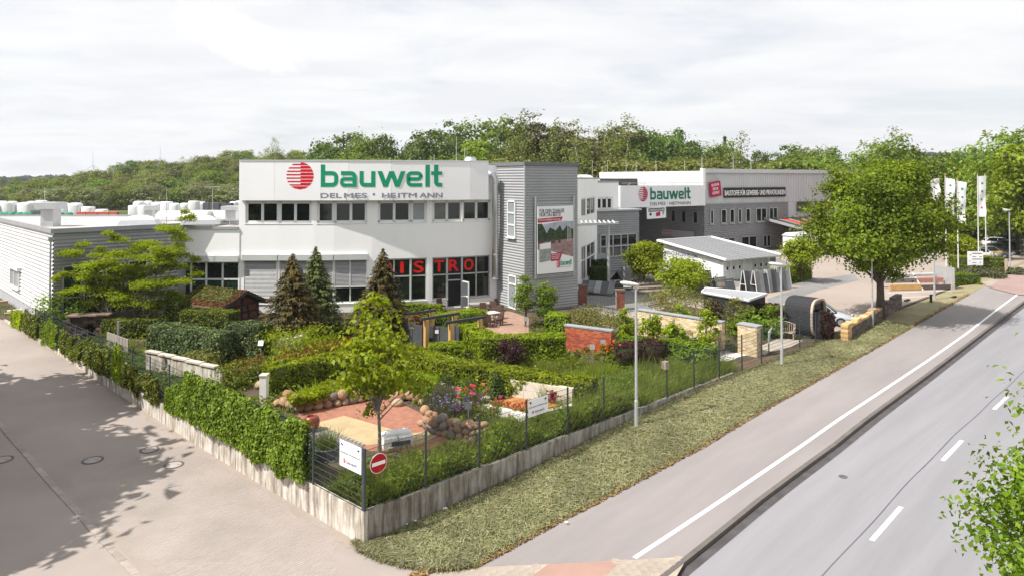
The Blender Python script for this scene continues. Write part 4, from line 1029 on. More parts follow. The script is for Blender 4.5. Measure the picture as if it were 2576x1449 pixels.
sg2 = thing('passage_sign', 'second bauwelt sign, white box with red globe spanning the covered passage', 'sign', (*((sgL+sgR)/2).xy, 7.45)); z0, z1 = 7.42, 10.12
MB().hexa([Vector((*p.xy, z)) for z in (z0, z1) for p in (sgL, sgR, sgR+BD*.45, sgL+BD*.45)]).build('sign_board', signw, sg2)
MB().bar(Vector((*(sgL-BD*.4).xy, z1+.32)), Vector((*(sgR-BD*.4).xy, z1+.32)), .06, .06).build('lamp_rail', alu, sg2)
for i in range(6): p = sgL+(sgR-sgL)*((i+.5)/6); MB().bar(Vector((*p.xy, z1)), Vector((*(p-BD*.5).xy, z1+.35)), .05, .05).build('lamp_arm', alu, sg2)
ad = (sgR-sgL).normalized(); s4 = lambda x: sline(sgL, ad, x); nn_ = outn(ad); Zs = lambda y: zat(y, 87)
def o4(x, y): p = sgL+ad*s4(x); return Vector((p.x, p.y, Zs(y)))+nn_*.01
zz = lambda xz: (2300+xz/2.634)*.6612
bz, tz, xz_ = 421, 303, 335
for ch, xl, xr in zip('bauwelt', (457, 523, 586, 645, 740, 800, 820), (512, 578, 638, 735, 792, 813, 857)):
    A = o4(zz(xl), (600+420/2.634)*.6612); B = o4(zz(xr), (600+420/2.634)*.6612)
    glyph(ch, A, ad, ZUP, (B-A).length/GLY[ch][0], (118/2.634*.6612*87/F)/205, M('sign_green_dark', (.0, .17, .10), .4, .03, 2), sg2)
globe(o4(zz(384), (600+364/2.634)*.6612), ad, ZUP, 73/2.634*.6612*86/F, sg2, crim, .03, .86)
A = o4(zz(457), (600+478/2.634)*.6612); text('DELMES · HEITMANN', A, ad, ZUP, 33/2.634*.6612*87/F, M('sign_slate', (.10, .11, .15), .5, .03, 2), sg2, width=(o4(zz(860), 517)-A).length, bold=.012, split=True)
# hanging signs, banner and small boards
def board(name, label, cat, p, d, w, h, mat, th=.06, tilt=0, group=None):
    n = outn(d); r = (d*math.cos(tilt)+ZUP*math.sin(tilt)); u = (ZUP*math.cos(tilt)-d*math.sin(tilt)); t = thing(name, label, cat, p, group=group)
    MB().hexa([p+r*a+u*b+n*c for b in (0, h) for a, c in ((0, 0), (w, 0), (w, -th), (0, -th))]).build('board', mat, t); return t, r, u, n
k = F/93/.6612*2.634                                # zoom pixels per metre at the warehouse front
bp = hc2+AD*s2(1818)-BD*.22; bp.z = zat(499, 93); bw = s2(1973)-s2(1818)
bt, r, u, n = board('slogan_banner', 'black banner with white slogan lettering on the light grey warehouse front', 'banner', bp, AD, bw, zat(474, 95)-zat(499, 95), blackm)
text('BAUSTOFFE FÜR GEWERBE- UND PRIVATKUNDEN', bp+AD*.15+ZUP*.32, AD, ZUP, .72, signw, bt, width=bw-.3, bold=.015, split=True)
tp = hc2+AD*s2(1783)-BD*.3; tp.z = zat(498, 92.5)
tt, r, u, n = board('hanging_tag', 'tilted crimson opening hours board hung like a door tag on the warehouse', 'sign', tp, AD, (s2(1811)-s2(1783)), 2.05, crim, .06, R(7))
for i, s_ in enumerate(('AB 6.00 UHR', 'FÜR SIE', 'GEÖFFNET!')): text(s_, tp+r*((s2(1811)-s2(1783))/2)+u*(1.45-.55*i), r, u, .36, signw, tt, width=(1.5, 1.05, 1.35)[i], bold=.02, cx=True, kind='stuff')
m = MB(); c_ = tp+r*((s2(1811)-s2(1783))/2)+u*2.05; tip_ = c_+ZUP*.95
m.tube([tp+r*.3+u*2.05+n*-.02, tip_, tp+r*(s2(1811)-s2(1783)-.3)+u*2.05], .03, 5); m.build('cord', alu, tt)
wp_ = sgL+ad*s4(zz(420))-BD*.1; wp_.z = zat((600+620/2.634)*.6612, 85)
wt_, r, u, n = board('goods_issue_sign', 'white WARENAUSGABE sign hanging under the second bauwelt sign', 'sign', wp_, ad, s4(zz(610))-s4(zz(420)), 1.42, signw, .08, R(1.5))
w_ = s4(zz(610))-s4(zz(420)); MB().poly([wp_+r*a+u*b+n*.006 for a, b in ((.25, .86), (w_-.25, .86), (w_-.25, 1.3), (.25, 1.3))]).build('black_bar', blackm, wt_)
text('WARENAUSGABE', wp_+r*.35+u*.95, r, u, .26, signw, wt_, width=w_-.7, bold=.015, kind='stuff')
m = MB(); m.poly([wp_+r*a+u*b+n*.008 for a, b in ((.4, .4), (.75, .4), (.75, .78), (.4, .7))]); m.build('truck_symbol', blackm, wt_)
MB().poly([wp_+r*a+u*b+n*.008 for a, b in ((w_*.46, .25), (w_*.68, .3), (w_*.70, .85), (w_*.46, .72))]).build('red_patch', crim, wt_)
text('P', wp_+r*(w_*.82)+u*.4, r, u, .42, blackm, wt_, bold=.03, name='letter'); text('+', wp_+r*(w_*.35)+u*.45, r, u, .15, blackm, wt_, name='letter')
p_ = sgL+BD*6+AD*6.6; p_.z = zat(595, 90)
rt_, r, u, n = board('arrow_sign', 'small pale sign with a red line and arrow inside the covered passage', 'sign', hc2+BD*7.6-AD*.25+Vector((0, 0, zat(594, 98))), pd, 2.4, .95, M('sign_pink', (.5, .42, .44), .5, .05, 1))
MB().bar(base_of(rt_)+pd*.3+ZUP*.2+n*.01, base_of(rt_)+pd*2.0+ZUP*.2+n*.01, .01, .07).build('arrow', crim, rt_)
text('Warenausgabe', base_of(rt_)+pd*.2+ZUP*.6, pd, ZUP, .2, crim, rt_, width=2, kind='stuff')
rt_, r, u, n = board('sale_banner', 'white and red discount banner low on the passage wall behind the pavilion roof', 'banner', hc2+BD*5.6-AD*.3+Vector((0, 0, zat(640, 96))), pd, 4.2, 3.4, M('banner_red', (.33, .01, .05), .5, .04, 1))
MB().poly([base_of(rt_)+pd*a+ZUP*b+n*.01 for a, b in ((0, 2.4), (4.2, 2.2), (4.2, 3.38), (0, 3.38))]).build('white_band', M('banner_grey', (.45, .44, .45), .5, .04, 1), rt_)
text('%', base_of(rt_)+pd*2.9+ZUP*1.2, pd, ZUP, 1.0, signw, rt_, bold=.02, name='letter'); text('ACHTUNG', base_of(rt_)+pd*.3+ZUP*1.7, pd, ZUP, .42, signw, rt_, width=1.9, bold=.02, kind='stuff')
pp_ = hc2+AD*s2(2003)-BD*.2; pp_.z = zat(537, 97)
ib, r, u, n = board('picture_banner', 'black and white picture banner on the warehouse behind the big tree', 'banner', pp_, AD, 9, zat(512, 97)-zat(537, 97), M('picture_dark', (.09, .09, .095), .5, .5, .8))
MB().poly([pp_+AD*a+ZUP*b-BD*.02 for a, b in ((2.3, 0), (4.2, .2), (4.2, 1.5), (3.6, 1.5))][::1]).build('pale_part', M('picture_pale', (.45, .45, .47), .5, .3, 1.5), ib)
MB().bar(pp_+AD*4.6+ZUP*.9-BD*.03, pp_+AD*8.8+ZUP*.9-BD*.03, .01, .16).build('red_line', crim, ib)
q = hc2+AD*s2(2090)-BD*.3; fl_ = thing('flood_lamp', 'white floodlight on an arm on the warehouse front left of the big tree', 'lamp', (q.x, q.y, zat(474, 103)))
b_ = base_of(fl_); MB().bar(b_, b_-BD*.8+ZUP*.2, .06, .06).build('arm', alu, fl_); MB().box(b_-BD*1.0+ZUP*.2, (.8, .4, .28), math.atan2(AD.y, AD.x)).build('lamp_head', pvc, fl_)
# striped roof shed and white display trailer by the warehouse
sA = hc2+AD*s2(1912)-BD*.3; st = thing('tile_roof_shed', 'open shed with a sample tile roof in black, orange and red stripes', 'shed', (sA.x, sA.y, SZ))
e0, e1 = hc2+AD*s2(1920)-BD*.2, hc2+AD*s2(2120)-BD*.2; zr, ze = zat(553, 96), zat(588, 88)
tilec = {'k': M('tile_black', (.05, .05, .055), .6, .15, 2), 'o': M('tile_orange', (.42, .075, .03), .6, .12, 2), 'r': M('tile_red', (.27, .05, .06), .6, .12, 2)}
segs = 'kokrkokrk'; Ls = (e1-e0).length
for i, c in enumerate(segs):
    a, b = Ls*i/len(segs), Ls*(i+1)/len(segs)-.06; m = MB()
    for j in range(9):
        f0, f1 = j/9, (j+1)/9; zA, zB = zr+(ze-zr)*f0, zr+(ze-zr)*f1+.03
        p0, p1 = e0+AD*a-BD*(7.2*f0), e0+AD*b-BD*(7.2*f0); p2, p3 = e0+AD*b-BD*(7.2*f1), e0+AD*a-BD*(7.2*f1)
        m.hexa([Vector((*q.xy, z)) for q, z in ((p3, zB-.06), (p2, zB-.06), (p1, zA-.06), (p0, zA-.06), (p3, zB), (p2, zB), (p1, zA), (p0, zA))])
    m.build('tile_strip', tilec[c], st)
    MB().bar(Vector((*(e0+AD*(b+.03)).xy, zr+.06)), Vector((*(e0+AD*(b+.03)-BD*7.2).xy, ze+.07)), .08, .08).build('verge_strip', alu, st)
MB().bar(Vector((*(e0-AD*.1).xy, zr)), Vector((*(e0-AD*.1-BD*7.3).xy, ze)), .12, .35).build('barge_board', trimg, st)
MB().hexa([Vector((*q.xy, z)) for q, z in ((e0-BD*6.2+AD*.1, SZ), (e0-BD*6.2+AD*12, SZ), (e0-BD*6+AD*12, SZ), (e0-BD*6+AD*.1, SZ), (e0-BD*6.2+AD*.1, ze+.3), (e0-BD*6.2+AD*12, ze+.3), (e0-BD*6+AD*12, ze+.4), (e0-BD*6+AD*.1, ze+.4))]).build('front_wall', pvc, st)
MB().box(e0-BD*6.25+AD*1.2+ZUP*(SZ+1.1-e0.z), (1.1, .1, 2.2), math.atan2(AD.y, AD.x)).build('door', dark, st)
for s in (.2, 12): MB().bar(Vector((*(e0+AD*s-BD*6.8).xy, SZ)), Vector((*(e0+AD*s-BD*6.8).xy, ze+.1)), .16, .16, AD).build('post', trimg, st)
# barrel skylights on the hall roof behind
bs0 = hc2-AD*29+BD*16; rb = thing('rooflight_hall', 'white roofed hall with a long row of arched rooflights behind the second sign', 'hall', (*(bs0+AD*12).xy, SZ))
MB().prism([bs0.xy, (hc2+BD*16-AD*.3).xy, (hc2+BD*36-AD*.3).xy, (bs0+BD*34).xy], SZ, 9.9).build('wall', roofw, rb)
for i in range(5):
    m = MB(); a = bs0+AD*(1+i*5.1)+BD*3; n_ = 8
    for e in (0, 4.75):
        for k_ in range(n_+1): t = math.pi*k_/n_; p = a+AD*e+BD*(2.6-2.6*math.cos(t)); m.v.append((p.x, p.y, 9.88+1.75*math.sin(t)))
    for k_ in range(n_): m.f.append((k_, k_+1, n_+2+k_, n_+1+k_))
    m.f.append(tuple(range(n_+1))); m.f.append(tuple(range(n_+1, 2*n_+2))[::-1]); m.build('rooflight', dome, rb)
    for e in (-.08, 2.4):
        MB().tube([a+AD*e+BD*(2.6-2.65*math.cos(math.pi*k_/8))+ZUP*(9.9-a.z+1.78*math.sin(math.pi*k_/8)) for k_ in range(9)], .07, 4).build('rib', trimg, rb)
for i, (x, lab) in enumerate(((1490, 'first'), (1528, 'second'), (1575, 'third'), (1600, 'fourth'), (1650, 'fifth'), (1722, 'sixth'))):
    q = at(x, 400, 112); MB().tube([(q.x, q.y, 10.9), (q.x, q.y, 14.0)], [.05, .03], 5).thing('lightning_rod', zinc, lab+' thin lightning rod from the left on the roofs between tower and warehouse', 'lightning rod')
for i, (x, lab) in enumerate(((1875, 'left'), (1955, 'middle'), (2000, 'right'))):
    p = hc2+AD*s2(x)+BD*8; MB().tube([(p.x, p.y, HT), (p.x, p.y, HT+2.6)], [.05, .03], 5).thing('lightning_rod', zinc, lab+' one of three thin lightning rods on the roof of the light grey warehouse', 'lightning rod')

# ---- consulting pavilion
pf = G(1820.5, 708); pv = thing('pavilion', 'white wooden advice pavilion with a grey single pitch roof', 'pavilion', pf)
pAD = AD; pr = hit(pf, AD, 1932); pL = hit(pf, BD, 1668); ld = (pf-pL).normalized()
bw_ = M('weatherboard_white', (.74, .74, .73), .6, .05, 1); gw_ = M('weatherboard_grey', (.74, .74, .73), .6, .05, 1)
ez = zat(657, 67.9)-.05; rz_ = ez+1.15; L1 = (pr-pf).length; L2 = (pf-pL).length
MB().hexa([Vector((*p.xy, SZ-.1)) for p in (pf+BD*.05, pr+BD*.05, pr+BD*L2, pL)]+[Vector((*p.xy, z)) for p, z in ((pf+BD*.05, ez), (pr+BD*.05, ez), (pr+BD*L2, rz_), (pL, rz_))]).build('wall', bw_, pv)
for i in range(14):
    z = SZ+.05+i*.2
    if z+.19 < ez: MB().bar(Vector((*(pf-BD*.0).xy, z+.095)), Vector((*(pr).xy, z+.095)), .03, .188).build('weatherboard', gw_, pv)
    f = max(0, (z+.2-ez)/(rz_-ez)); a = pL if f <= 0 else None
    q0_ = pL-ld*0; q1_ = pf-ld*(L2*min(1, f)) if f > 0 else pf
    if f < .8: MB().bar(Vector((*(pL-AD*.03).xy, z+.095)), Vector((*(q1_-AD*.03).xy, z+.095)), .03, .188).build('weatherboard', bw_, pv)
for i in range(8):
    s = .05+(L1-.1)*i/7; MB().bar(Vector((*(pf+AD*s-BD*.04).xy, SZ)), Vector((*(pf+AD*s-BD*.04).xy, ez)), .34, .05, BD).build('batten', pvc, pv)
for i in (0, 1, 2, 4.6, 5.6, 6.5):
    s = .45+L1*i/7.6; window(pv, pf-BD*.045, AD, s-.26, s+.26, ez-1.0, ez-.45, 1, (), pvc, glass, rec=-.04, fw=.1)
roofp = M('pavilion_roof', (.21, .215, .225), .55, .06, .6, spec=.4)
ov = [(pf-AD*.4-BD*.7, ez+.06), (pr+AD*1.2-BD*.7, ez+.06), (pr+AD*1.2+BD*(L2+.5), rz_+.1), (pL-AD*.4+BD*.5, rz_+.1)]
MB().hexa([Vector((*p.xy, z)) for p, z in ov]+[Vector((*p.xy, z+.14)) for p, z in ov]).build('roof', roofp, pv)
n_ = 9
for i in range(n_+1):
    a = ov[0][0].lerp(ov[1][0], i/n_); b = ov[3][0].lerp(ov[2][0], i/n_)
    MB().bar(Vector((*a.xy, ov[0][1]+.16)), Vector((*b.xy, ov[3][1]+.16)), .06 if 0 < i < n_ else .28, .07 if 0 < i < n_ else .2).build('roof_seam', roofp if 0 < i < n_ else pvc, pv)
MB().bar(Vector((*ov[0][0].xy, ov[0][1]+.06)), Vector((*ov[1][0].xy, ov[0][1]+.06)), .16, .16).build('gutter', alu, pv)
MB().bar(Vector((*ov[3][0].xy, rz_+.2)), Vector((*ov[2][0].xy, rz_+.2)), .2, .3).build('ridge_board', pvc, pv)
text('BERATUNGSPAVILLON', Vector((*(pL-AD*.06+ld*.35).xy, ez-.05)), ld, ZUP, .42, greym, pv, width=L2*.55, bold=.02, split=True)
# low dark flat roofed shed in front
lp = [G(1765, 733, 3.0), G(1776, 723.5, 3.0), G(1930, 738, 3.0), G(1884, 754, 3.0)]
ls = thing('flat_shed', 'low black shed with a flat grey roof between pavilion and purple hedge', 'shed', (*((lp[0]+lp[2])/2).xy, SZ))
ins = [(p-(lp[0]+lp[2])/2)*.94+(lp[0]+lp[2])/2 for p in lp]
MB().prism([p.xy for p in ins], SZ-.1, 2.84).build('wall', M('black_boards', (.022, .022, .024), .7, .2, 1.5, stretch=(6, 6, 1)), ls)
MB().prism([p.xy for p in lp], 2.84, 3.0).build('roof', M('shed_roof', (.30, .305, .325), .8, .06, .5), ls)
for a, b in zip(lp, lp[1:]+lp[:1]): MB().bar(a-ZUP*.03, b-ZUP*.03, .07, .13).build('roof_edge', pvc, ls)
# ================================================================== VEGETATION
barkm = M('bark', (.085, .065, .05), .95, .3, 3, bump=.6); barkg = M('grey_bark', (.17, .15, .13), .95, .3, 3, bump=.5); pinebark = M('pine_bark', (.20, .105, .06), .9, .3, 2)
twig = M('hedge_twigs', (.020, .028, .010), .95, .3, 4)
L_lime = leafM('leaf_lime', [(.10, .145, .006), (.15, .20, .008), (.21, .245, .016)], .40)
L_yel = leafM('leaf_yellow_green', [(.105, .15, .004), (.15, .205, .006), (.20, .25, .01)], .42)
L_mid = leafM('leaf_mid', [(.06, .10, .010), (.09, .135, .012), (.135, .17, .018)], .34)
L_deep = leafM('leaf_deep', [(.024, .05, .010), (.042, .075, .012), (.065, .10, .018)], .25)
L_beech = leafM('leaf_beech', [(.085, .125, .006), (.135, .18, .008), (.20, .23, .018)], .38, big=1.5)
L_vib = leafM('leaf_viburnum', [(.03, .05, .015), (.055, .08, .028), (.15, .18, .09)], .2, big=1.5)
L_thuja = leafM('leaf_thuja', [(.04, .055, .006), (.075, .092, .008), (.11, .12, .014)], .2, big=1.5)
L_olive = leafM('leaf_olive', [(.075, .085, .02), (.12, .125, .03), (.17, .16, .045)], .25)
L_will = leafM('leaf_willow', [(.085, .10, .045), (.12, .135, .06), (.15, .16, .08)], .3)
L_pine = leafM('leaf_pine', [(.05, .06, .025), (.075, .08, .032), (.10, .095, .04)], .12)
L_birch = leafM('leaf_birch', [(.075, .095, .02), (.11, .13, .028), (.14, .155, .04)], .35)
L_purp = leafM('leaf_purple', [(.03, .008, .014), (.055, .018, .022), (.085, .03, .03)], .2)
L_spr = leafM('leaf_spruce_brown', [(.034, .037, .013), (.056, .052, .017), (.08, .066, .02), (.17, .09, .012)], .1, hue=.004, big=.5)
L_sprg = leafM('leaf_spruce_green', [(.028, .04, .014), (.05, .06, .018), (.08, .085, .028)], .1)
L_dry = leafM('hay', [(.18, .19, .085), (.26, .26, .135), (.155, .195, .06), (.36, .35, .215), (.21, .17, .075)], .15, rough=.9, big=.6)
L_grass = leafM('grass_blades', [(.075, .11, .012), (.11, .145, .018), (.17, .165, .05)], .35, big=.7)
L_orange = leafM('leaf_orange', [(.10, .075, .025), (.24, .10, .02), (.30, .15, .04)], .3)
L_lav = leafM('lavender_bloom', [(.14, .10, .24), (.22, .17, .36), (.12, .13, .10)], .3)
L_grey = leafM('leaf_grey_green', [(.07, .085, .03), (.11, .12, .05), (.14, .14, .075)], .25)

def ell(n, k=.62):
    """points in a unit ball, denser towards its skin"""
    d = unit(rng.normal(0, 1, (n, 3))); return d*(rng.uniform(k**3, 1, n)**(1/3))[:, None]
def crown(nc, per, rx, rz, zc, leaf, clump, flat=.6, k=.6, lump=.35, low=1.0, top=1.0, asp=.65, rnd=.6, seed=None, cone=0.0, skirt=0.0):
    """leaf quads of a crown built from clumps; returns quads and the clump centres"""
    c = ell(nc, k); c[:, 2] = np.where(c[:, 2] < 0, c[:, 2]*low, c[:, 2]*top)
    s = rng.uniform(0, 99); lm = 1+lump*np.array([noise.noise(Vector((p[0]*1.6+s, p[1]*1.6, p[2]*1.6))) for p in c])*1.4
    c = c*lm[:, None]
    if cone: f = 1-cone*(c[:, 2]+1)/2; c[:, :2] *= f[:, None]
    C_ = c*np.array([rx, rx, rz])+np.array([0, 0, zc])
    idx = np.repeat(np.arange(nc), per); off = rng.normal(0, 1, (nc*per, 3))*np.array([1, 1, flat])*clump*rng.uniform(.6, 1.25, nc)[idx][:, None]*.55
    P = C_[idx]+off; N_ = unit(off/np.array([1, 1, flat])+1e-6)*.7+np.array([0, 0, .55])+unit(C_[idx]-np.array([0, 0, zc]))*.5
    return leaves(P, N_, leaf, rnd, asp), C_
def limbs(mb, C_, h0, r0, top, nl=12, lean=0.0, wob=.03):
    """tapered trunk with limbs that run out to some of the clumps"""
    n = 7; ph = rng.uniform(0, 6)
    tr = [Vector((lean*(i/n)**2+wob*top*math.sin(ph+i*1.3)*(i/n), wob*top*math.cos(ph+i*1.1)*(i/n), top*i/n)) for i in range(n+1)]
    mb.tube(tr, [r0*(1.25 if i == 0 else (1-.86*i/n)) for i in range(n+1)], 8)
    for j in rng.permutation(len(C_))[:nl]:
        c = Vector(C_[j]); zs = min(top*.93, max(h0, c.z*rng.uniform(.45, .75))); f = zs/top; i = min(n-1, int(f*n)); a = tr[i].lerp(tr[i+1], f*n-i)
        m = a.lerp(c, .5)+Vector((0, 0, .08*(c-a).length)); r = r0*(1-.86*f)*.5
        mb.tube([a, m, c], [r, r*.6, r*.2], 5, cap=False)
    return mb
class Proto:
    def __init__(s, cm, tm): s.cm = cm; s.tm = tm
    def put(s, name, label, cat, loc, sc=1.0, rz=None, group=None, sx=1.0):
        t = thing(name, label, cat, loc, rng.uniform(0, 6.28) if rz is None else rz, group)
        obj('crown', s.cm, t)
        if s.tm: obj('trunk', s.tm, t)
        t.scale = (sc*sx, sc*sx, sc); return t
def proto(nm, mat, bm, nc, per, rx, rz, zc, leaf, clump, H, r0, h0, nl=12, **kw):
    Q, C_ = crown(nc, per, rx, rz, zc, leaf, clump, **kw)
    return Proto(quads_mesh(nm+'_crown', Q, mat), limbs(MB(), C_, h0, r0, H*.9, nl).mesh(nm+'_trunk', bm, smooth=True))
W_deep = leafM('wood_deep', [(0.046, 0.088, 0.014), (0.082, 0.131, 0.018), (0.125, 0.176, 0.027)], .25)
W_mid = leafM('wood_mid', [(0.088, 0.143, 0.017), (0.135, 0.193, 0.023), (0.187, 0.244, 0.031)], .3)
W_lime = leafM('wood_lime', [(0.135, 0.210, 0.014), (0.197, 0.277, 0.020), (0.267, 0.344, 0.031)], .34)
W_olive = leafM('wood_olive', [(0.107, 0.126, 0.028), (0.161, 0.176, 0.040), (0.223, 0.227, 0.057)], .25)
W_will = leafM('wood_willow', [(0.135, 0.160, 0.060), (0.187, 0.210, 0.080), (0.249, 0.260, 0.111)], .3)
W_pine = leafM('wood_pine', [(0.088, 0.101, 0.036), (0.135, 0.134, 0.046), (0.179, 0.160, 0.057)], .12)
W_birch = leafM('wood_birch', [(0.116, 0.151, 0.028), (0.169, 0.210, 0.040), (0.232, 0.260, 0.057)], .35)
FO = [proto('oak', W_deep, barkm, 95, 60, 7.0, 7.2, 12.5, .62, 1.9, 20, .45, 4, 16, lump=.45),
      proto('beech', W_mid, barkg, 100, 60, 7.2, 8.2, 12, .62, 1.9, 20, .4, 4, 12, lump=.35),
      proto('lime', W_lime, barkm, 85, 60, 6.2, 7.6, 11, .6, 1.8, 19, .38, 4, 10, lump=.4),
      proto('deep_beech', W_deep, barkm, 100, 60, 6.4, 8.2, 12, .6, 1.8, 20, .4, 4, 12, lump=.3)]
PIN = [proto('pine', W_pine, pinebark, 46, 60, 3.6, 4.6, 17.5, .5, 1.5, 22, .28, 13, 14, lump=.5, flat=.45),
       proto('pine_b', W_pine, pinebark, 40, 60, 3.2, 5.2, 16.5, .5, 1.4, 22, .26, 12, 14, lump=.6, flat=.45)]
BIR = [proto('birch', W_birch, M('birch_bark', (.42, .40, .37), .9, .3, 4), 75, 55, 3.9, 8.0, 11, .45, 1.5, 19, .2, 3, 14, lump=.5, flat=1.1),
       proto('ash', W_will, barkg, 60, 42, 4.5, 6.5, 11, .5, 1.5, 18, .22, 3, 18, lump=.6)]
WIL = [proto('willow', W_will, barkg, 70, 60, 5.2, 4.6, 5.6, .55, 1.7, 10, .3, 1, 8, lump=.4),
       proto('scrub', W_olive, barkg, 70, 60, 5.0, 5.6, 6.4, .55, 1.7, 12, .3, 1, 8, lump=.4),
       proto('maple', W_mid, barkm, 70, 60, 5.0, 5.8, 7, .55, 1.7, 13, .3, 2, 8, lump=.4)]
def conifer_mesh(nm, mat, H, Rb, tiers, per, leaf, droop=.25, base=.02, tip=.0, trunk=.09):
    P, A, N_ = [], [], []; S_ = []
    for i in range(tiers):
        f = i/(tiers-1); z = H*(base+(1-base)*f**.92); rad = Rb*(1-f)**.85*(1 if i % 2 else .86)+.05; nb = max(4, int((13-7*f)))
        for b in range(nb):
            a = 2*math.pi*(b+rng.uniform(-.3, .3))/nb+i*.7; L_ = rad*rng.uniform(.78, 1.12); m = max(4, int(per*L_/Rb))
            dr = droop*rng.uniform(.6, 1.4); dv = np.array([math.cos(a), math.sin(a), 0]); sd = np.array([-math.sin(a), math.cos(a), 0])
            t = rng.uniform(.12, 1.0, m); spread = .30*L_*(1-.55*t); o = rng.uniform(-1, 1, m)*spread
            zz = z-dr*L_*t+.28*dr*L_*t**2+rng.normal(0, .035, m)*H/6
            P.append(np.outer(t*L_, dv)+np.outer(o, sd)+np.stack([0*t, 0*t, zz], 1)); A.append(dv[None]+np.outer(o/np.maximum(spread, .01)*.8, sd)+np.array([0, 0, -.12])); N_.append(np.tile(np.array([dv[0]*.3, dv[1]*.3, 1.0]), (m, 1)))
    P = np.concatenate(P); A = np.concatenate(A); N_ = np.concatenate(N_)
    Q = leaves(P, N_, leaf, .28, .34, along=unit(A+rng.normal(0, .2, A.shape)))
    tm = MB().tube([(0, 0, 0), (0, 0, H*.5), (0, 0, H*.99)], [trunk, trunk*.6, .015], 6).mesh(nm+'_trunk', barkm)
    return Proto(quads_mesh(nm+'_crown', Q, mat), tm)
FIR = conifer_mesh('far_spruce', L_sprg, 18, 3.4, 26, 16, 1.1, trunk=.25)
# ---- the woods behind the shop: pixel column, row of the crown top, distance, kind
def wood(px, ptop, d, P, H, name, label, cat='tree', zb=.6, group=None, sx=1.0):
    q = at(px, 450, d); zt = zat(ptop, d); s = (zt-zb)/H
    return P.put(name, label, cat, (q.x, q.y, zb), s, group=group, sx=sx)
Gc = 'tall trees of the wood behind the shop and warehouse'
row = [(822, 352, 0, .95), (866, 322, 0, .95), (925, 344, 1, .8), (962, 326, 0, .7), (1042, 345, 0, .7), (1085, 312, 0, .9), (1140, 316, 3, .85), (1205, 322, 2, .85), (1243, 303, 1, 1.0), (1290, 312, 3, .7), (1265, 360, 2, .8),
       (1500, 322, 2, .75), (1545, 330, 3, .8), (1622, 338, 3, .9), (1662, 336, 1, .8), (1702, 336, 3, .9), (1742, 342, 0, .85), (1825, 362, 1, .8), (1908, 370, 0, .75), (1985, 375, 3, 1.0), (2035, 372, 1, 1.1), (2090, 380, 3, .9)]
tn = {0: ('oak_tree', 'dark green broad oak with gaps in its crown in the wood behind the shop'), 1: ('beech_tree', 'full mid green beech in the wood behind the shop'), 2: ('lime_tree', 'bright yellow green tree in the wood behind the shop'), 3: ('beech_tree', 'dark dense beech in the wood behind the warehouse roofs')}
place = ['above the letter b of the sign band', 'above the letter a of the sign band', 'above the letter u of the sign band', 'above the letter w of the sign band', 'above the letter e of the sign band', 'above the letter t of the sign band', 'right of the sign band lettering', 'above the right end of the sign band', 'rising over the left part of the tower', 'rising over the tower corner', 'low behind the left part of the tower', 'above the white annex', 'above the white upper storey box', 'above the red globe of the second sign', 'above the letters of the second sign', 'above the right half of the second sign', 'above the right end of the second sign', 'above the crimson hanging tag', 'above the slogan banner', 'right of the slogan banner', 'above the middle of the warehouse roof', 'left of the big roadside maple']
for (px, pt, k, sx), pl_ in zip(row, place):
    d = rng.uniform(150, 172); nm, lb = tn[k]; wood(px, pt, d, FO[k], 20.4, nm, lb.split(' in the wood')[0].replace(' with gaps in its crown', '')+' in the wood '+pl_, group=Gc, sx=sx*1.0)
for px, pt in ((1345, 298), (1378, 308), (1408, 312), (1432, 318), (1468, 335), (1522, 318), (1560, 312), (1587, 322), (1330, 330), (1606, 325)):
    wood(px, pt, rng.uniform(145, 165), PIN[int(rng.integers(2))], 22, 'pine_tree', 'brownish pine with bare reddish trunk, '+{1345: 'leaning highest over the tower roof', 1378: 'over the middle of the tower roof', 1408: 'over the right half of the tower roof', 1432: 'over the right corner of the tower', 1468: 'just right of the tower', 1522: 'above the white upper storey box', 1560: 'above the left end of the second sign', 1587: 'above the left half of the second sign', 1330: 'over the left edge of the tower front', 1606: 'above the red globe of the second sign'}[px], group=Gc+', pines')
for px, pt in ((1310, 322), (1395, 340), (1455, 345), (1540, 345), (1575, 330), (1772, 348), (1862, 368), (2210, 350), (2245, 358)):
    wood(px, pt, rng.uniform(140, 160), BIR[0 if px not in (1772, 2210) else 1], 19, 'birch_tree', 'airy pale green birch among the pines behind the roofs', group=Gc+', birches')
wood(1824, 348, 170, FIR, 18, 'spruce_tree', 'single pointed spruce standing above the trees left of the slogan banner', sx=.8)
for i in range(40):                                # lower storey closing the wood
    px = 780+i*34+rng.uniform(-12, 12); k = int(rng.integers(3)); nm = ('willow_tree', 'scrub_tree', 'maple_tree')[k]
    wood(px, rng.uniform(404, 428), rng.uniform(135, 150), WIL[k], 11.5, nm, 'low bushy tree of the undergrowth at the foot of the wood behind the roofs', group=Gc+', undergrowth', sx=1.15)
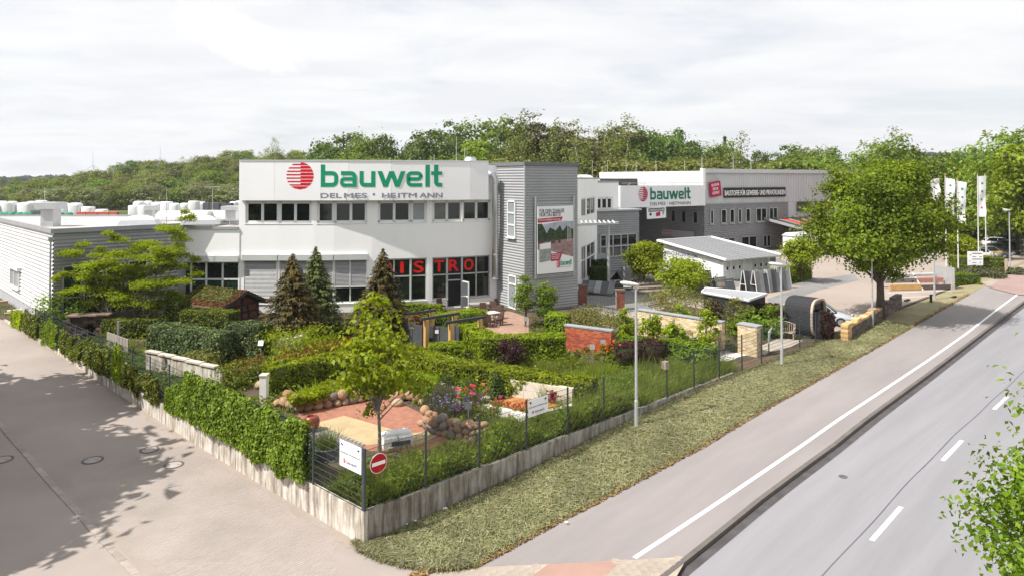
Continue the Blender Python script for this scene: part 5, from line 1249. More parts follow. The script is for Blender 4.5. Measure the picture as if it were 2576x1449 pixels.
# ---- wooded hillside on the left
Gl = 'trees on the wooded hillside behind the pallet yard'
prof_x = [-120, 0, 100, 200, 260, 330, 400, 470, 540, 600, 640, 690, 740]; prof_y = [452, 448, 446, 438, 425, 408, 412, 400, 386, 378, 372, 366, 378]
sk = lambda x: float(np.interp(x, prof_x, prof_y))
kinds = [(FO[1], 20.4, 'beech_tree', 'mid green rounded tree on the wooded hillside left of the shop'), (BIR[0], 19, 'birch_tree', 'slender pale birch on the wooded hillside left of the shop'), (WIL[1], 12, 'scrub_tree', 'olive green tree on the wooded hillside left of the shop'), (WIL[0], 10.2, 'willow_tree', 'silvery grey green willow at the foot of the left hillside'), (FO[2], 19, 'lime_tree', 'bright yellow green tree on the wooded hillside left of the shop'), (WIL[2], 13, 'maple_tree', 'bushy mid green tree on the wooded hillside left of the shop'), (FO[0], 20.4, 'oak_tree', 'dark green oak on the wooded hillside left of the shop'), (PIN[0], 22, 'pine_tree', 'brownish pine on the wooded hillside left of the shop')]
def hillz(px, d): return .55+float(np.interp(px, [-150, 0, 260, 400, 600, 760, 1100], [0, .8, 4, 7.5, 13.2, 14, 9]))*ss(208, 330, d)
rows = [(520, 9, (6, 0, 0)), (338, 15, (0, 1, 2, 5, 0)), (318, 16, (0, 1, 2, 4)), (298, 16, (0, 1, 2, 2, 5)), (280, 16, (1, 2, 2, 5)), (262, 17, (1, 2, 4, 5, 7)), (247, 17, (1, 2, 2, 5)), (233, 17, (3, 2, 2, 5, 7)), (221, 17, (3, 3, 2, 5, 4))]
for d, n, ks in rows:
    for i in range(n):
        px = -80+850*(i+rng.uniform(.1, .9))/n; h = (rng.uniform(8.5, 12) if d > 240 else rng.uniform(6.5, 9))*float(np.interp(px, [0, 320], [.72, 1])); zb2 = hillz(px, d)
        if d == 520: px = -60+360*(i+rng.uniform(.2, .8))/n; zb2 = zat(sk(px)-2, d)-h
        P_, H, nm, lb = kinds[ks[int(rng.integers(len(ks)))]]; q = at(px, 450, d); P_.put(nm, lb, 'tree', (q.x, q.y, zb2-.2), h/H, group=Gl+', '+nm.replace('_', ' ')+'s', sx=1.35 if h < 9 else 1.25)
q = at(327, 405, 300); FO[0].put('oak_tree', 'round dark oak standing out on the skyline of the left hillside', 'tree', (q.x, q.y, zat(402, 300)-12), .6, sx=1.25)
for px, pt, k in ((690, 364, 0), (735, 374, 1)): q = at(px, pt, 230); BIR[k].put('birch_tree', ('pale birch just left of the sign band, by the gap in the wood', 'thin airy ash tree left of the gap in the wood')[k], 'tree', (q.x, q.y, zat(pt, 230)-13), 13/19, sx=1.1)
# far dark woods on the skyline to the left and right
for name, x0, x1, d, y0, lab in (('far_wood', -200, 260, 900, 446, 'l'), ('far_wood', 2230, 2900, 900, 386, 'r'), ('far_wood', 1900, 2010, 700, 408, 'm')):
    n = int((x1-x0)*26); px = rng.uniform(x0, x1, n); P = []
    for x in px:
        yt = y0+6*noise.noise(Vector((x*.02, 5, 0)))+4*noise.noise(Vector((x*.15, 1, 0))); q = at(x, yt, d+rng.uniform(0, 120)); P.append((q.x, q.y, q.z-abs(rng.normal(0, 1))*9-rng.uniform(0, 3)))
    me = quads_mesh('far_wood', leaves(P, np.tile([0, -1, .6], (n, 1)), 5.0, .6, .7), M('far_wood_green', (.035, .055, .04), .9, .25, .05)); obj(name, me, kind='stuff')
# right hand trees along the road
for px, pt, d, k, H_, lab in ((2230, 352, 125, 1, 20.4, 'mid green tree behind the big roadside maple, its top showing above it'), (2285, 362, 120, 0, 20.4, 'dark broad tree just right of the big roadside maple'), (2335, 392, 118, 1, 20.4, 'rounded tree between the big maple and the flags'), (2385, 392, 130, 3, 20.4, 'dark tree behind the leftmost white flag'), (2430, 388, 120, 1, 20.4, 'mid green tree behind the middle flag'), (2480, 386, 110, 2, 19, 'bright green tree behind the pair of flags'), (2160, 405, 118, 3, 20.4, 'dark tree at the right end of the warehouse roof')):
    wood(px, pt, d, FO[k], H_, 'broadleaf_tree', lab, sx=1.0)
for px, pt, d, k, lab in ((2560, 325, 95, 1, 'tall tree rising at the right edge behind the parked cars'), (2600, 340, 84, 2, 'bright green tree cut by the right edge of the picture')):
    wood(px, pt, d, FO[k], 20.4 if k != 2 else 19, 'broadleaf_tree', lab, zb=.7)
for i in range(16):
    px = 2170+i*28; k = int(rng.integers(1, 3)); wood(px, rng.uniform(455, 500), rng.uniform(112, 128), WIL[k], 12, ('scrub_tree', 'maple_tree')[k-1], 'low bushy tree in the green belt behind the flags and parked cars', group='low trees behind the car park', sx=1.25)
nr = proto('street_maple', W_mid, barkm, 120, 90, 3.9, 4.2, 6.2, .34, 1.05, 10, .22, 2.2, 14, lump=.4)
q = G(2560, 642); nr.put('street_tree', 'round street tree behind the lamp post at the far right roadside', 'tree', q, (zat(428, q.y)-SZ)/10.6, sx=1.0)
# the big roadside maple
b = G(2214, 801); Hm = zat(388, b.y)-SZ; Rm = 5.0
Q, C_ = crown(200, 290, Rm, Hm*.385, Hm*.605, .19, 1.08, flat=.58, k=.42, lump=.26, low=.80, top=1.0, asp=.7, cone=.26)
mp = thing('maple_tree', 'large round maple on the roadside verge in front of the car park', 'tree', b)
obj('crown', quads_mesh('maple_crown', Q, leafM('leaf_maple', [(.052, .072, .003), (.080, .105, .004), (.118, .145, .008)], .34, big=.45)), mp); obj('trunk', limbs(MB(), C_, 2.2, .31, Hm*.9, 34).mesh('maple_trunk', barkm, smooth=True), mp)
shd = proto('shade_tree', L_deep, barkm, 150, 70, 3.9, 4.2, 6.4, .5, 1.1, 10, .22, 2.2, 14, lump=.3)
# trees outside the frame whose shade falls on the side road, and the one reaching in at the right
for (x, y, s), lab in zip(((-26.2, 21.6, 1.3), (-31, 27.5, 1.35), (-36, 30, 1.1), (-24.8, 18, 1.15), (-32, 22.5, 1.3)), ('nearest of the tall trees left of the side road', 'middle of the tall trees left of the side road', 'farthest of the tall trees left of the side road', 'shade tree left of the side road, nearest the viewer', 'shade tree behind the others left of the side road')):
    t = shd.put('shade_tree', lab, 'tree', (x, y, hf(x, y)-.1), s)
Q, C_ = crown(330, 110, 3.1, 4.2, 4.5, .125, .50, flat=.7, k=.45, lump=.45, asp=.62, rnd=.7, cone=.62)
rt = thing('roadside_tree', 'bright green young tree whose leafy branches reach in at the lower right corner', 'tree', (11.7, 13.2, -.2), 0)
obj('crown', quads_mesh('roadside_crown', Q, leafM('leaf_roadside', [(.05, .085, .006), (.085, .13, .008), (.13, .17, .014)], .38)), rt); obj('trunk', limbs(MB(), C_, 1.2, .12, 7.5, 110).mesh('roadside_trunk', barkg), rt)

# ---- hedges
def hedge(label, pts, w, h, mat, leaf=.115, dens=330, name='hedge', z=SZ, cat='hedge', group=None, rnd=.12, lump=.07, world=False, top_mat=None, back=True, hend=None):
    """clipped hedge; pts = pixels of its front lower edge, left to right"""
    P = [Vector(p) if world else G(*p, z) for p in pts]; n = len(P); ctr = []
    for i in range(n):
        d = (P[min(i+1, n-1)]-P[max(i-1, 0)]); d.z = 0; d.normalize(); nn = outn(d); ctr.append((P[i]-nn*(w/2), d, nn))
    seg = [(ctr[i+1][0]-ctr[i][0]).length for i in range(n-1)]; Lt = sum(seg); hend = hend if hend is not None else h
    org = ctr[n//2][0] if n > 2 else (ctr[0][0]+ctr[1][0])/2; org = Vector((org.x, org.y, z))
    def frame(s):
        s = max(0, min(Lt-1e-4, s)); i = 0
        while i < n-2 and s > seg[i]: s -= seg[i]; i += 1
        f = s/seg[i]; c = ctr[i][0].lerp(ctr[i+1][0], f); nn = ctr[i][2].lerp(ctr[i+1][2], f).normalized(); return c, Vector((-nn.y, nn.x, 0)), nn
    areas = [Lt*h, Lt*h if back else 0, Lt*w, w*h*2]; tot = sum(areas); N = int(tot*dens); PP = np.zeros((N, 3)); NN = np.zeros((N, 3)); sd = rng.uniform(0, 99)
    ch = rng.choice(4, N, p=np.array(areas)/tot); R_ = rng.uniform(0, 1, (N, 3))
    for k in range(N):
        a, b_, e = R_[k]; s = a*Lt; hh = h+(hend-h)*a
        if ch[k] < 2: sg = 1 if ch[k] == 0 else -1; o, zz, nv = sg*w/2, b_*hh, (0, sg, .12)
        elif ch[k] == 2: o, zz, nv = (b_-.5)*w, hh, (0, 0, 1)
        else: s = 0 if e < .5 else Lt; hh = h if e < .5 else hend; o, zz, nv = (a-.5)*w, b_*hh, (-1 if e < .5 else 1, 0, .12)
        if zz > hh-rnd:                      # rounded shoulders
            f = (zz-hh+rnd)/rnd; o *= 1-.12*f*(rnd/.12)*.5
        c, d, nn = frame(s); lm = lump*2*noise.noise(Vector((s*1.1+sd, o*1.6, zz*1.6)))+lump*noise.noise(Vector((s*4+sd, o*5, zz*5)))
        dep = -abs(rng.normal(0, .045))+lm; nvec = d*nv[0]+nn*nv[1]+Vector((0, 0, nv[2])); p = c+nn*o+nvec*dep; PP[k] = (p.x-org.x, p.y-org.y, max(.02, zz+nvec.z*dep)); NN[k] = nvec[:]
    core = MB()
    for i in range(max(1, int(Lt/1.2))):
        m_ = max(1, int(Lt/1.2)); a, b_ = Lt*i/m_, Lt*(i+1)/m_; q = []
        for zz in (0, 1):
            for s, sg in ((a, 1), (b_, 1), (b_, -1), (a, -1)):
                c, d, nn = frame(min(Lt-.08, max(.08, s))); hh = h+(hend-h)*s/Lt; p = c+nn*(sg*max(.05, w/2-.1)); q.append((p.x-org.x, p.y-org.y, zz*(hh-.1)))
        core.hexa(q)
    o = obj(name, quads_mesh(name, leaves(PP, NN+np.array([0, 0, .25]), leaf, .55, .62), mat, (core, twig))); o.location = org
    return tag(o, label, cat, group)
def bush(label, p, r, h, mat, n=None, leaf=.11, name='shrub', cat='shrub', lump=.35, zc=.5, flat=.8, asp=.62, clump=.32, stem=True, group=None, sy=1.0, lift=0.0):
    """loose shrub: clumps over an uneven ellipsoid on a few stems"""
    nc = n or int(26*max(1, r*h)); Q, C_ = crown(nc, 62, r, h*(1-zc)*1.0, h*zc+lift, leaf, clump*max(.7, r), flat=flat, k=.5, lump=lump, low=zc/(1-zc)*.95 if zc < .5 else .95, asp=asp)
    Q[:, :, 1] *= sy; C_[:, 1] *= sy; Q[:, :, 2] = np.maximum(Q[:, :, 2], .015)
    t = thing(name, label, cat, p, 0, group); obj('foliage', quads_mesh(name, Q, mat), t)
    if stem:
        m = MB()
        for j in rng.permutation(len(C_))[:7]: c = Vector(C_[j]); m.tube([(rng.normal(0, .05), rng.normal(0, .05), -.05), (c.x*.4, c.y*.4, max(.05, c.z*.55)), c], [.03, .02, .008], 5, cap=False)
        m.mesh('x', barkm); obj('stem', m.mesh('stem', barkm), t)
    return t
hedge('glossy viburnum hedge with a curved top beside the white garden wall', [(367, 894), (455, 909), (548, 924)], 1.25, 1.75, L_vib, rnd=.3)
hedge('upright block of viburnum hedge left of the round stone wall', [(563, 906), (648, 916)], 1.3, 2.05, L_vib, rnd=.3)
hedge('low clipped thuja hedge in front of the feathery yellow green tree', [(252, 850), (330, 853), (419, 850)], 1.0, 1.2, L_thuja, leaf=.1)
hedge('tall narrow block of thuja at the left end of the sod roofed hut', [(412, 846), (462, 846)], 1.1, 2.55, L_thuja, leaf=.1, hend=2.3)
hedge('broad clipped thuja hedge in front of the sod roofed hut', [(450, 856), (574, 862)], 1.3, 1.85, L_thuja, leaf=.1)
hedge('clipped beech hedge behind the boulder wall, left of the young magnolia', [(677, 995), (775, 978), (900, 953)], 1.2, 1.3, L_beech)
hedge('long sweeping beech hedge across the middle of the garden behind the wood deck', [(985, 930), (1101, 970), (1285, 998), (1482, 1026)], 1.3, 1.2, L_beech, hend=1.05)
hedge('short beech hedge block right behind the young magnolia', [(975, 998), (1099, 1003)], 1.1, .95, L_beech)
hedge('beech hedge curving round the bistro terrace', [(1090, 836), (1160, 832), (1226, 822)], 1.4, 1.1, L_beech, leaf=.1)
hedge('low hedge under the bistro windows', [(975, 795), (1108, 801)], .8, .95, L_beech, leaf=.1)
hedge('beech hedge behind the purple ball shrub, left of the red brick wall', [(1207, 913), (1310, 912), (1425, 908)], 1.2, 1.35, L_beech)
hedge('side arm of beech hedge running back to the pergola', [(1150, 866), (1207, 905)], 1.3, 1.25, L_beech)
hedge('small beech hedge between pergola and long sweeping hedge', [(1078, 908), (1168, 905)], 1.2, .8, L_beech)
hedge('rounded hedge ending at the fence behind the dark purple barberry', [(1560, 908), (1670, 916), (1792, 935)], 1.3, 1.2, L_mid, rnd=.3, lump=.12)
hedge('dark purple barberry hedge behind the fence, right of the orange roses', [(1552, 936), (1682, 922)], 1.2, 1.25, L_purp, leaf=.08, rnd=.3, lump=.14, dens=480)
hedge('long dark purple beech hedge along the yard behind the yellow brick walls', [(1783, 818), (1925, 831), (2045, 850), (2072, 858)], .95, 1.7, L_purp, leaf=.1, lump=.12, dens=380)
hedge('clipped hedge block at the edge of the yard beside the sample stands', [(1973, 718), (2044, 703)], 2.2, 1.25, L_beech, dens=220)
hedge('low rounded hedge by the yard entrance left of the red crossing', [(2398, 720), (2470, 717)], 2.2, 1.0, L_mid, rnd=.4, dens=200)
hedge('hedge behind the white direction sign', [(2412, 682), (2530, 684)], 2.5, 1.5, L_beech, rnd=.4, dens=160)
hedge('dark thuja cube by the white annex, the nearer one', [(1495, 722), (1531, 720)], 1.3, 1.75, L_deep, dens=220); hedge('dark thuja cube by the white annex, the farther one', [(1501, 706), (1534, 704)], 1.3, 1.9, L_deep, dens=220)
hedge('green hedge right of the two cypresses, in front of the spreading juniper', [(1370, 838), (1425, 842)], 1.4, 1.2, L_beech, dens=260)
# shrubs
bush('purple leaved ball shrub in the middle of the garden', G(1286, 924), .82, 1.6, L_purp, 46, .085, lump=.15, clump=.3)
bush('yellow green feathery maple in front of the brown spruce', G(760, 918), 1.75, 2.1, L_lime, 70, .15, lump=.3, flat=.35, clump=.42, asp=.35)
bush('wide olive juniper over the yellow brick wall', G(1705, 812), 2.3, 2.5, L_olive, 100, .13, lump=.3, flat=.4, asp=.35)
bush('spreading juniper with white blossoms behind the red brick wall', G(1500, 842), 2.0, 1.75, L_olive, 90, .13, lump=.35, flat=.45, asp=.4)
bush('small golden conifer behind the right end of the yellow brick wall', G(1852, 838), 1.0, 2.3, L_olive, 44, .13, flat=.4, asp=.4); bush('bright green maple shrub right of the yellow brick pillar', G(1930, 846), 1.05, 2.0, L_mid, 50, .14, flat=.4)
bush('green maple shrub between yellow wall and yellow brick pillar', G(1868, 852), .8, 1.7, L_mid, 34, .13, flat=.4)
bush('dense green shrub against the corner of the white hall side', G(150, 838), 1.6, 2.2, L_mid, 60, .14); bush('mid green shrub beside the dark stone fireplace', G(215, 815), 1.7, 2.3, L_mid, 60, .14); bush('olive shrub under the feathery tree near the hall windows', G(365, 815), 1.2, 2.0, L_olive, 44, .12)
bush('dark shrub in front of the curved viburnum hedge', G(505, 930), 1.0, .95, L_olive, 40, .1); bush('dark bush behind the pillar with orange blossoms', G(600, 968), 1.05, 1.1, L_thuja, 40, .1)
bush('reddish brown ball shrub beside the brown spruce and the pergola', G(1048, 842), .75, 1.5, L_orange, 30, .1)
bush('hedge like shrub between the two spruces at the shop wall', G(890, 842), 1.3, 1.3, L_thuja, 44, .1); bush('bright bush below the bistro window corner', G(915, 800), .8, 1.4, L_lime, 30, .12)
bush('green shrub at the foot of the stone ring under the brown spruce', G(668, 905), .7, 1.8, L_thuja, 36, .1)
for i, (x, y) in enumerate(((1125, 1005), (1180, 1014))): bush(('small upright evergreen left of the rose bed', 'small upright evergreen behind the pink roses')[i], G(x, y), .38, 1.1, L_deep, 22, .08, lump=.1)
for i, (x, y, r, h) in enumerate(((2420, 696, 1.2, .6), (2490, 697, 1.8, .7), (2548, 690, 1.0, .5))): bush(('low grey green cover shrub left below the direction sign', 'low grey green cover shrub right below the direction sign', 'small grey shrub at the foot of the far right lamp post')[i], G(x, y), r, h, L_grey, 40, .2)
for i, (x, y, r, h) in enumerate(((2415, 655, 1.9, 3.3), (2436, 645, 1.5, 2.4))): bush(('bright round bush right of the big maple', 'bright bush behind the direction sign')[i], G(x, y), r, h, L_lime, 60, .28)
# conifers in the garden
def spruce(px, py, ptop, Rb, mat, label):
    b = G(px, py); H = zat(ptop, b.y)-SZ
    P_ = conifer_mesh('spruce', mat, H, Rb, 32, 120, .25, droop=.22, base=.05); return P_.put('spruce_tree', label, 'tree', b, 1, 0)
spruce(735, 872, 642, 2.55, L_spr, 'brownish spruce with orange tips, left one of the three in front of the shop')
spruce(793, 842, 625, 2.3, L_sprg, 'dark green spruce, middle one of the three in front of the shop')
spruce(962, 862, 630, 2.4, L_spr, 'brown spruce with orange tips in front of the letter B of the bistro')
def cypress(px, py, ptop, r, label):
    b = G(px, py); H = zat(ptop, b.y)-SZ; Q, C_ = crown(64, 62, r, (H-.75)/2, .75+(H-.75)/2, .15, .36, flat=.4, k=.5, lump=.45, asp=.35, cone=.5)
    t = thing('cypress_tree', label, 'tree', b); obj('crown', quads_mesh('cypress', Q, L_mid), t); obj('trunk', MB().tube([(0, 0, 0), (.03, 0, 1), (0, 0, H*.9)], [.07, .06, .02], 6).mesh('trunk', barkm), t)
cypress(1322, 822, 690, .74, 'shaggy bright cypress in front of the tower, left one of two'); cypress(1373, 822, 700, .84, 'shaggy bright cypress in front of the tower, right one of two')
# standard trees by the pavilion
def standard(px, py, ptop, pbot, r, mat, label, leaf=.2):
    b = G(px, py); zt, zb_ = zat(ptop, b.y)-SZ, zat(pbot, b.y)-SZ; Q, C_ = crown(90, 70, r, (zt-zb_)/2, (zt+zb_)/2, leaf, .62, k=.5, lump=.35)
    t = thing('garden_tree', label, 'tree', b); obj('crown', quads_mesh('garden_tree', Q, mat), t); obj('trunk', limbs(MB(), C_, .7, .1, (zt+zb_)/2, 14).mesh('trunk', barkm), t)
standard(1621, 722, 610, 690, 1.75, L_lime, 'small round tree left of the pavilion in front of the passage'); standard(1722, 742, 654, 722, 2.25, L_lime, 'wide low tree in front of the white pavilion gable'); standard(2016, 710, 600, 672, 1.65, L_lime, 'small round tree at the right end of the pavilion by the yard hedge')
# feathery layered tree on the left
b = G(300, 842); Q, stems = [], MB(); lay = []
for cx, cy, rx in ((470, 548, .55), (430, 572, .8), (455, 600, .7), (300, 602, .6), (365, 610, .9), (430, 625, .9), (180, 632, .85), (250, 640, .6), (320, 640, 1.1), (390, 645, 1.2), (455, 640, .7), (230, 665, .9), (300, 668, 1.2), (370, 672, 1.2), (440, 668, 1.0), (165, 690, .5), (240, 695, 1.1), (310, 700, 1.3), (380, 705, 1.2), (450, 705, .8), (210, 722, .8), (280, 728, 1.2), (350, 732, 1.2), (420, 735, .9), (250, 752, .8), (320, 757, 1.0), (395, 760, .8)):
    q = at(cx, cy, b.y+rng.uniform(-1.0, 1.2)); lay.append((q-b, rx))
lay2 = lay+[(c+Vector((rng.uniform(-.9, .9), rng.uniform(-.8, .8), rng.uniform(-.5, .45))), rx*.55) for c, rx in lay for _ in range(2)]
for c, rx in lay2:
    rx *= 1.05; n = int(800*rx); a = rng.uniform(0, 6.28, n); r = rx*np.sqrt(rng.uniform(0, 1, n))*rng.uniform(.5, 1.0, n)*1.15
    P = np.stack([c.x+r*np.cos(a)*1.15, c.y+r*np.sin(a), c.z+rng.normal(0, .09, n)-.16*r], 1); Q.append(leaves(P, np.tile([0, -.12, 1], (n, 1)), .125, .45, .45))
for sx, idx in ((-.55, (3, 7, 11, 16, 20, 15)), (-.25, (8, 12, 17, 24, 6)), (.25, (4, 9, 13, 18, 21)), (.8, (1, 2, 5, 14, 19, 22)), (1.5, (0, 10, 23, 25, 26))):
    f = Vector((sx, rng.uniform(-.3, .3), 0))
    for j in idx: c, _ = lay[j]; stems.tube([f, f*.8+Vector((0, 0, c.z*.35))+Vector((c.x*.12, 0, 0)), f.lerp(c, .6)+Vector((0, 0, c.z*.08)), c-Vector((0, 0, .05))], [.05, .035, .022, .008], 5, cap=False)
t = thing('feathery_tree', 'layered yellow green honey locust with several thin stems in front of the grey hall', 'tree', b); obj('crown', quads_mesh('honey_locust', np.concatenate(Q), L_yel), t); obj('trunk', stems.mesh('stems', barkg), t)
# the young magnolia in the near corner
b = G(954, 1141); Hm = zat(803, b.y)-SZ
Q, C_ = crown(72, 42, 1.5, Hm*.36, Hm*.64, .195, .52, flat=.65, k=.25, lump=.75, asp=.62, rnd=.8, cone=.3)
t = thing('young_tree', 'young broad leaved tree with a slim trunk in the near garden corner', 'tree', b); obj('crown', quads_mesh('young_crown', Q, L_lime), t); obj('trunk', limbs(MB(), C_, 1.2, .075, Hm*.85, 34).mesh('trunk', barkg), t)
# ---- ivy and climbers on the left fence
def climber(label, v0, v1, z0, z1, thick, mat, n, leaf=.12, hang=.5, cat='climber', name='climbing_plant', over=0.0):
    P, N_ = [], []; sd = rng.uniform(0, 99)
    while len(P) < n:
        v = rng.uniform(v0, v1); f = rng.uniform(0, 1); e = .35*noise.noise(Vector((v*.9+sd, 1, 0)))+.25*noise.noise(Vector((v*3+sd, 2, 0)))
        z = z0-hang*max(0, noise.noise(Vector((v*1.1+sd, 7, 0))))+(z1+e*(.3 if over else .9)-z0)*f
        if noise.noise(Vector((v*1.3+sd, z*1.3, 3))) < -.32 and not over: continue
        th = thick*(.55+.45*math.sin(math.pi*min(1, f+.15)))*(1+.5*noise.noise(Vector((v*1.5+sd, z*1.5, 9)))); s = 1 if rng.uniform() < .7 else -1
        u = -.02-(th if s > 0 else -th*.8)*rng.uniform(.35, 1.0); q = C0+RD*u+LD*v; P.append((q.x, q.y, z)); N_.append((-RD.x*s, -RD.y*s, .35 if f < .9 else 1.2))
    org = C0+LD*((v0+v1)/2)+Vector((0, 0, z0)); P = np.array(P)-np.array(org[:])
    core = None
    if over:
        core = MB(); k_ = int(v1-v0)
        for i in range(k_):
            a, b_ = v0+.3+(v1-v0-.6)*i/k_, v0+.3+(v1-v0-.6)*(i+1)/k_
            core.hexa([C0+RD*u+LD*v+Vector((0, 0, z))-org for z in (z0+.25, z1-.2) for u, v in ((-.12, a), (-.12, b_), (.12, b_), (.12, a))])
    o = obj(name, quads_mesh(name, leaves(P, N_, leaf, .6, .7), mat, (core, twig) if core else None)); o.location = org; return tag(o, label, cat)
climber('thick mass of ivy covering the fence beside the near corner of the side road', 3.0, 12.4, .95, 2.9, .33, leafM('leaf_ivy', [(.05, .075, .010), (.085, .12, .010), (.13, .165, .02)], .28, big=1.2), 17000, .115, .45, over=1)
for v0, v1, z1, m_, lab in ((12.5, 14.6, 2.0, L_mid, 'first tangle of climbers left of the thick ivy on the fence'), (15.0, 19.6, 2.0, L_thuja, 'thin creeper over two fence panels left of the thick ivy'), (19.8, 20.9, 2.6, L_lime, 'narrow bright yellow green climber on the fence'), (21.4, 25.4, 2.3, L_thuja, 'brownish creeper over the middle of the side road fence'), (25.8, 29.6, 2.2, L_thuja, 'creeper with bright tips low on the side road fence'), (30.2, 33.4, 2.3, L_mid, 'leafy creeper hanging over the fence wall further up'), (34.2, 37.4, 2.2, L_thuja, 'pale creeper near the far end of the side road fence'), (38.2, 40.6, 2.0, L_lime, 'bright climber by the last posts of the side road fence')):
    climber(lab, v0, v1, .95-.08, z1, .2, m_, int(1500*(v1-v0)*.55), .12, .45)
# ---- low planting, grasses and hay
def inpoly_pts(poly, n):
    xs = [p.x for p in poly]; ys = [p.y for p in poly]; out = []
    while len(out) < n:
        m = n*3; X = rng.uniform(min(xs), max(xs), m); Y = rng.uniform(min(ys), max(ys), m); c = np.zeros(m, bool); k = len(poly)
        for i in range(k):
            a, b_ = poly[i], poly[(i+1) % k]
            if a.y == b_.y: continue
            hit_ = ((a.y > Y) != (b_.y > Y)) & (X < (b_.x-a.x)*(Y-a.y)/(b_.y-a.y)+a.x); c ^= hit_
        out += list(zip(X[c], Y[c]))
    return np.array(out[:n])
def cover(name, px, n, h, mat, leaf=.1, z=SZ, grass=False, w=.02, lean=.35, world=False, nz=.6):
    poly = [Vector(p) for p in px] if world else [G(x, y, z) for x, y in px]; XY = inpoly_pts(poly, n); nv = np.array([noise.noise(Vector((x*1.1, y*1.1, 2))) for x, y in XY]); hh = h*np.clip(1+nz*nv*2, .2, 2.2)
    if grass: Q = blades(np.column_stack([XY, np.full(n, z)]), hh, w, lean)
    else: Q = leaves(np.column_stack([XY, z+hh*rng.uniform(.05, 1, n)]), np.tile([0, 0, 1.0], (n, 1)), leaf, .8, .65)
    return obj(name, quads_mesh(name, Q, mat), kind='stuff')
cw = [onR(.15, .12), onR(14.5, .12), onR(13.5, 1.6), onR(6, 1.5), onR(2.2, 1.8), onR(.15, 2.5)]
cover('ground_cover', cw, 21000, .62, L_mid, .12, world=True); cover('weeds', cw, 9000, .75, L_grass, grass=True, w=.022, world=True)
cover('tall_grass', [onR(13, .12), onR(23.5, .12), onR(22.0, 2.8), onR(15, 5.2), onR(11, 3.3)], 15000, .5, L_grass, grass=True, w=.022, world=True)
cover('meadow_grass', [(1215, 925), (1440, 905), (1600, 935), (1640, 975), (1500, 1010), (1400, 975), (1240, 950)], 11000, .27, L_grass, grass=True, w=.02)
cover('ferns', [(720, 1000), (880, 962), (872, 985), (800, 1010), (735, 1022)], 5200, .30, L_lime, .12, z=SZ+.45)
cover('fern_fronds', [(745, 1005), (800, 998), (800, 1018), (752, 1030)], 900, .62, L_lime, grass=True, w=.07, lean=.8, z=SZ+.1)
cover('orange_blossom', [(690, 912), (880, 872), (890, 895), (700, 935)], 3600, .65, L_orange, .09, z=SZ+.5); cover('orange_blossom', [(560, 940), (660, 915), (665, 935), (575, 962)], 1600, .6, L_orange, .08)
cover('lavender', [(1062, 1022), (1150, 1005), (1230, 1035), (1180, 1062), (1080, 1048)], 5200, .45, L_grey, grass=True, w=.02, z=SZ+.15); cover('lavender_bloom', [(1065, 1015), (1180, 1008), (1225, 1040), (1090, 1040)], 420, .5, L_lav, .09, z=SZ+.3)
cover('rock_plants', [(1230, 1040), (1330, 1060), (1420, 1050), (1430, 1075), (1250, 1105)], 5000, .28, L_grey, .1)
cover('corner_shrubs', [(640, 905), (720, 925), (700, 965), (620, 950)], 3000, .5, L_olive, .1)
cover('bed_plants', [(1480, 975), (1560, 945), (1640, 945), (1560, 1000)], 5000, .4, L_mid, .1)
lawn = M('lawn', (.045, .075, .012), .95, .25, 1.5, bump=.6)
lp_ = [onR(.12, 12), onR(2.6, 13), onR(3.4, 30), onR(2.4, 41), onR(.12, 42)]; MB().poly([(p.x, p.y, SZ+.012) for p in lp_]).build('lawn', lawn)['kind'] = 'structure'
cover('lawn_grass', lp_, 12000, .08, leafM('lawn_blades', [(.03, .06, .008), (.05, .085, .01)], .3), grass=True, w=.03, world=True)
flat('lawn', ((540, 880), (600, 885), (600, 915), (560, 920)), M('bright_lawn', (.09, .14, .012), .95, .2, 2), .014)
gb_ = [onR(.6, 3.2), onR(12, 2.2), onR(24, 3), onR(33, .6), onR(33.5, 6), onR(26, 16), onR(20, 22), onR(8, 33), onR(1, 30)]
def green_floor():
    XY = inpoly_pts(gb_, 30000); keep = []
    pv_ = [[G(*p) for p in q] for q in (((740, 1045), (860, 1000), (985, 998), (1060, 1035), (1185, 1125), (1050, 1140), (900, 1155), (820, 1168), (760, 1130)), ((1175, 790), (1250, 775), (1335, 800), (1335, 842), (1270, 852), (1205, 842)), ((1690, 905), (1830, 880), (1880, 893), (1760, 937), (1720, 937)), ((1183, 1009), (1284, 985), (1445, 1015), (1322, 1048)), ((1870, 885), (1960, 848), (2025, 856), (1925, 895)))]
    for x, y in XY:
        p = Vector((x, y, 0))
        if noise.noise(Vector((x*.35, y*.35, 7))) < -.22 or any(inside(p, q) for q in pv_): continue
        keep.append((x, y))
    XY = np.array(keep); n = len(XY); hh = .28*np.clip(1+2*np.array([noise.noise(Vector((x*.8, y*.8, 2))) for x, y in XY]), .2, 2)
    obj('bed_cover', quads_mesh('bed_cover', leaves(np.column_stack([XY, SZ+hh*rng.uniform(.05, 1, n)]), np.tile([0, 0, 1.0], (n, 1)), .15, .7, .65), L_mid), kind='stuff')
green_floor()
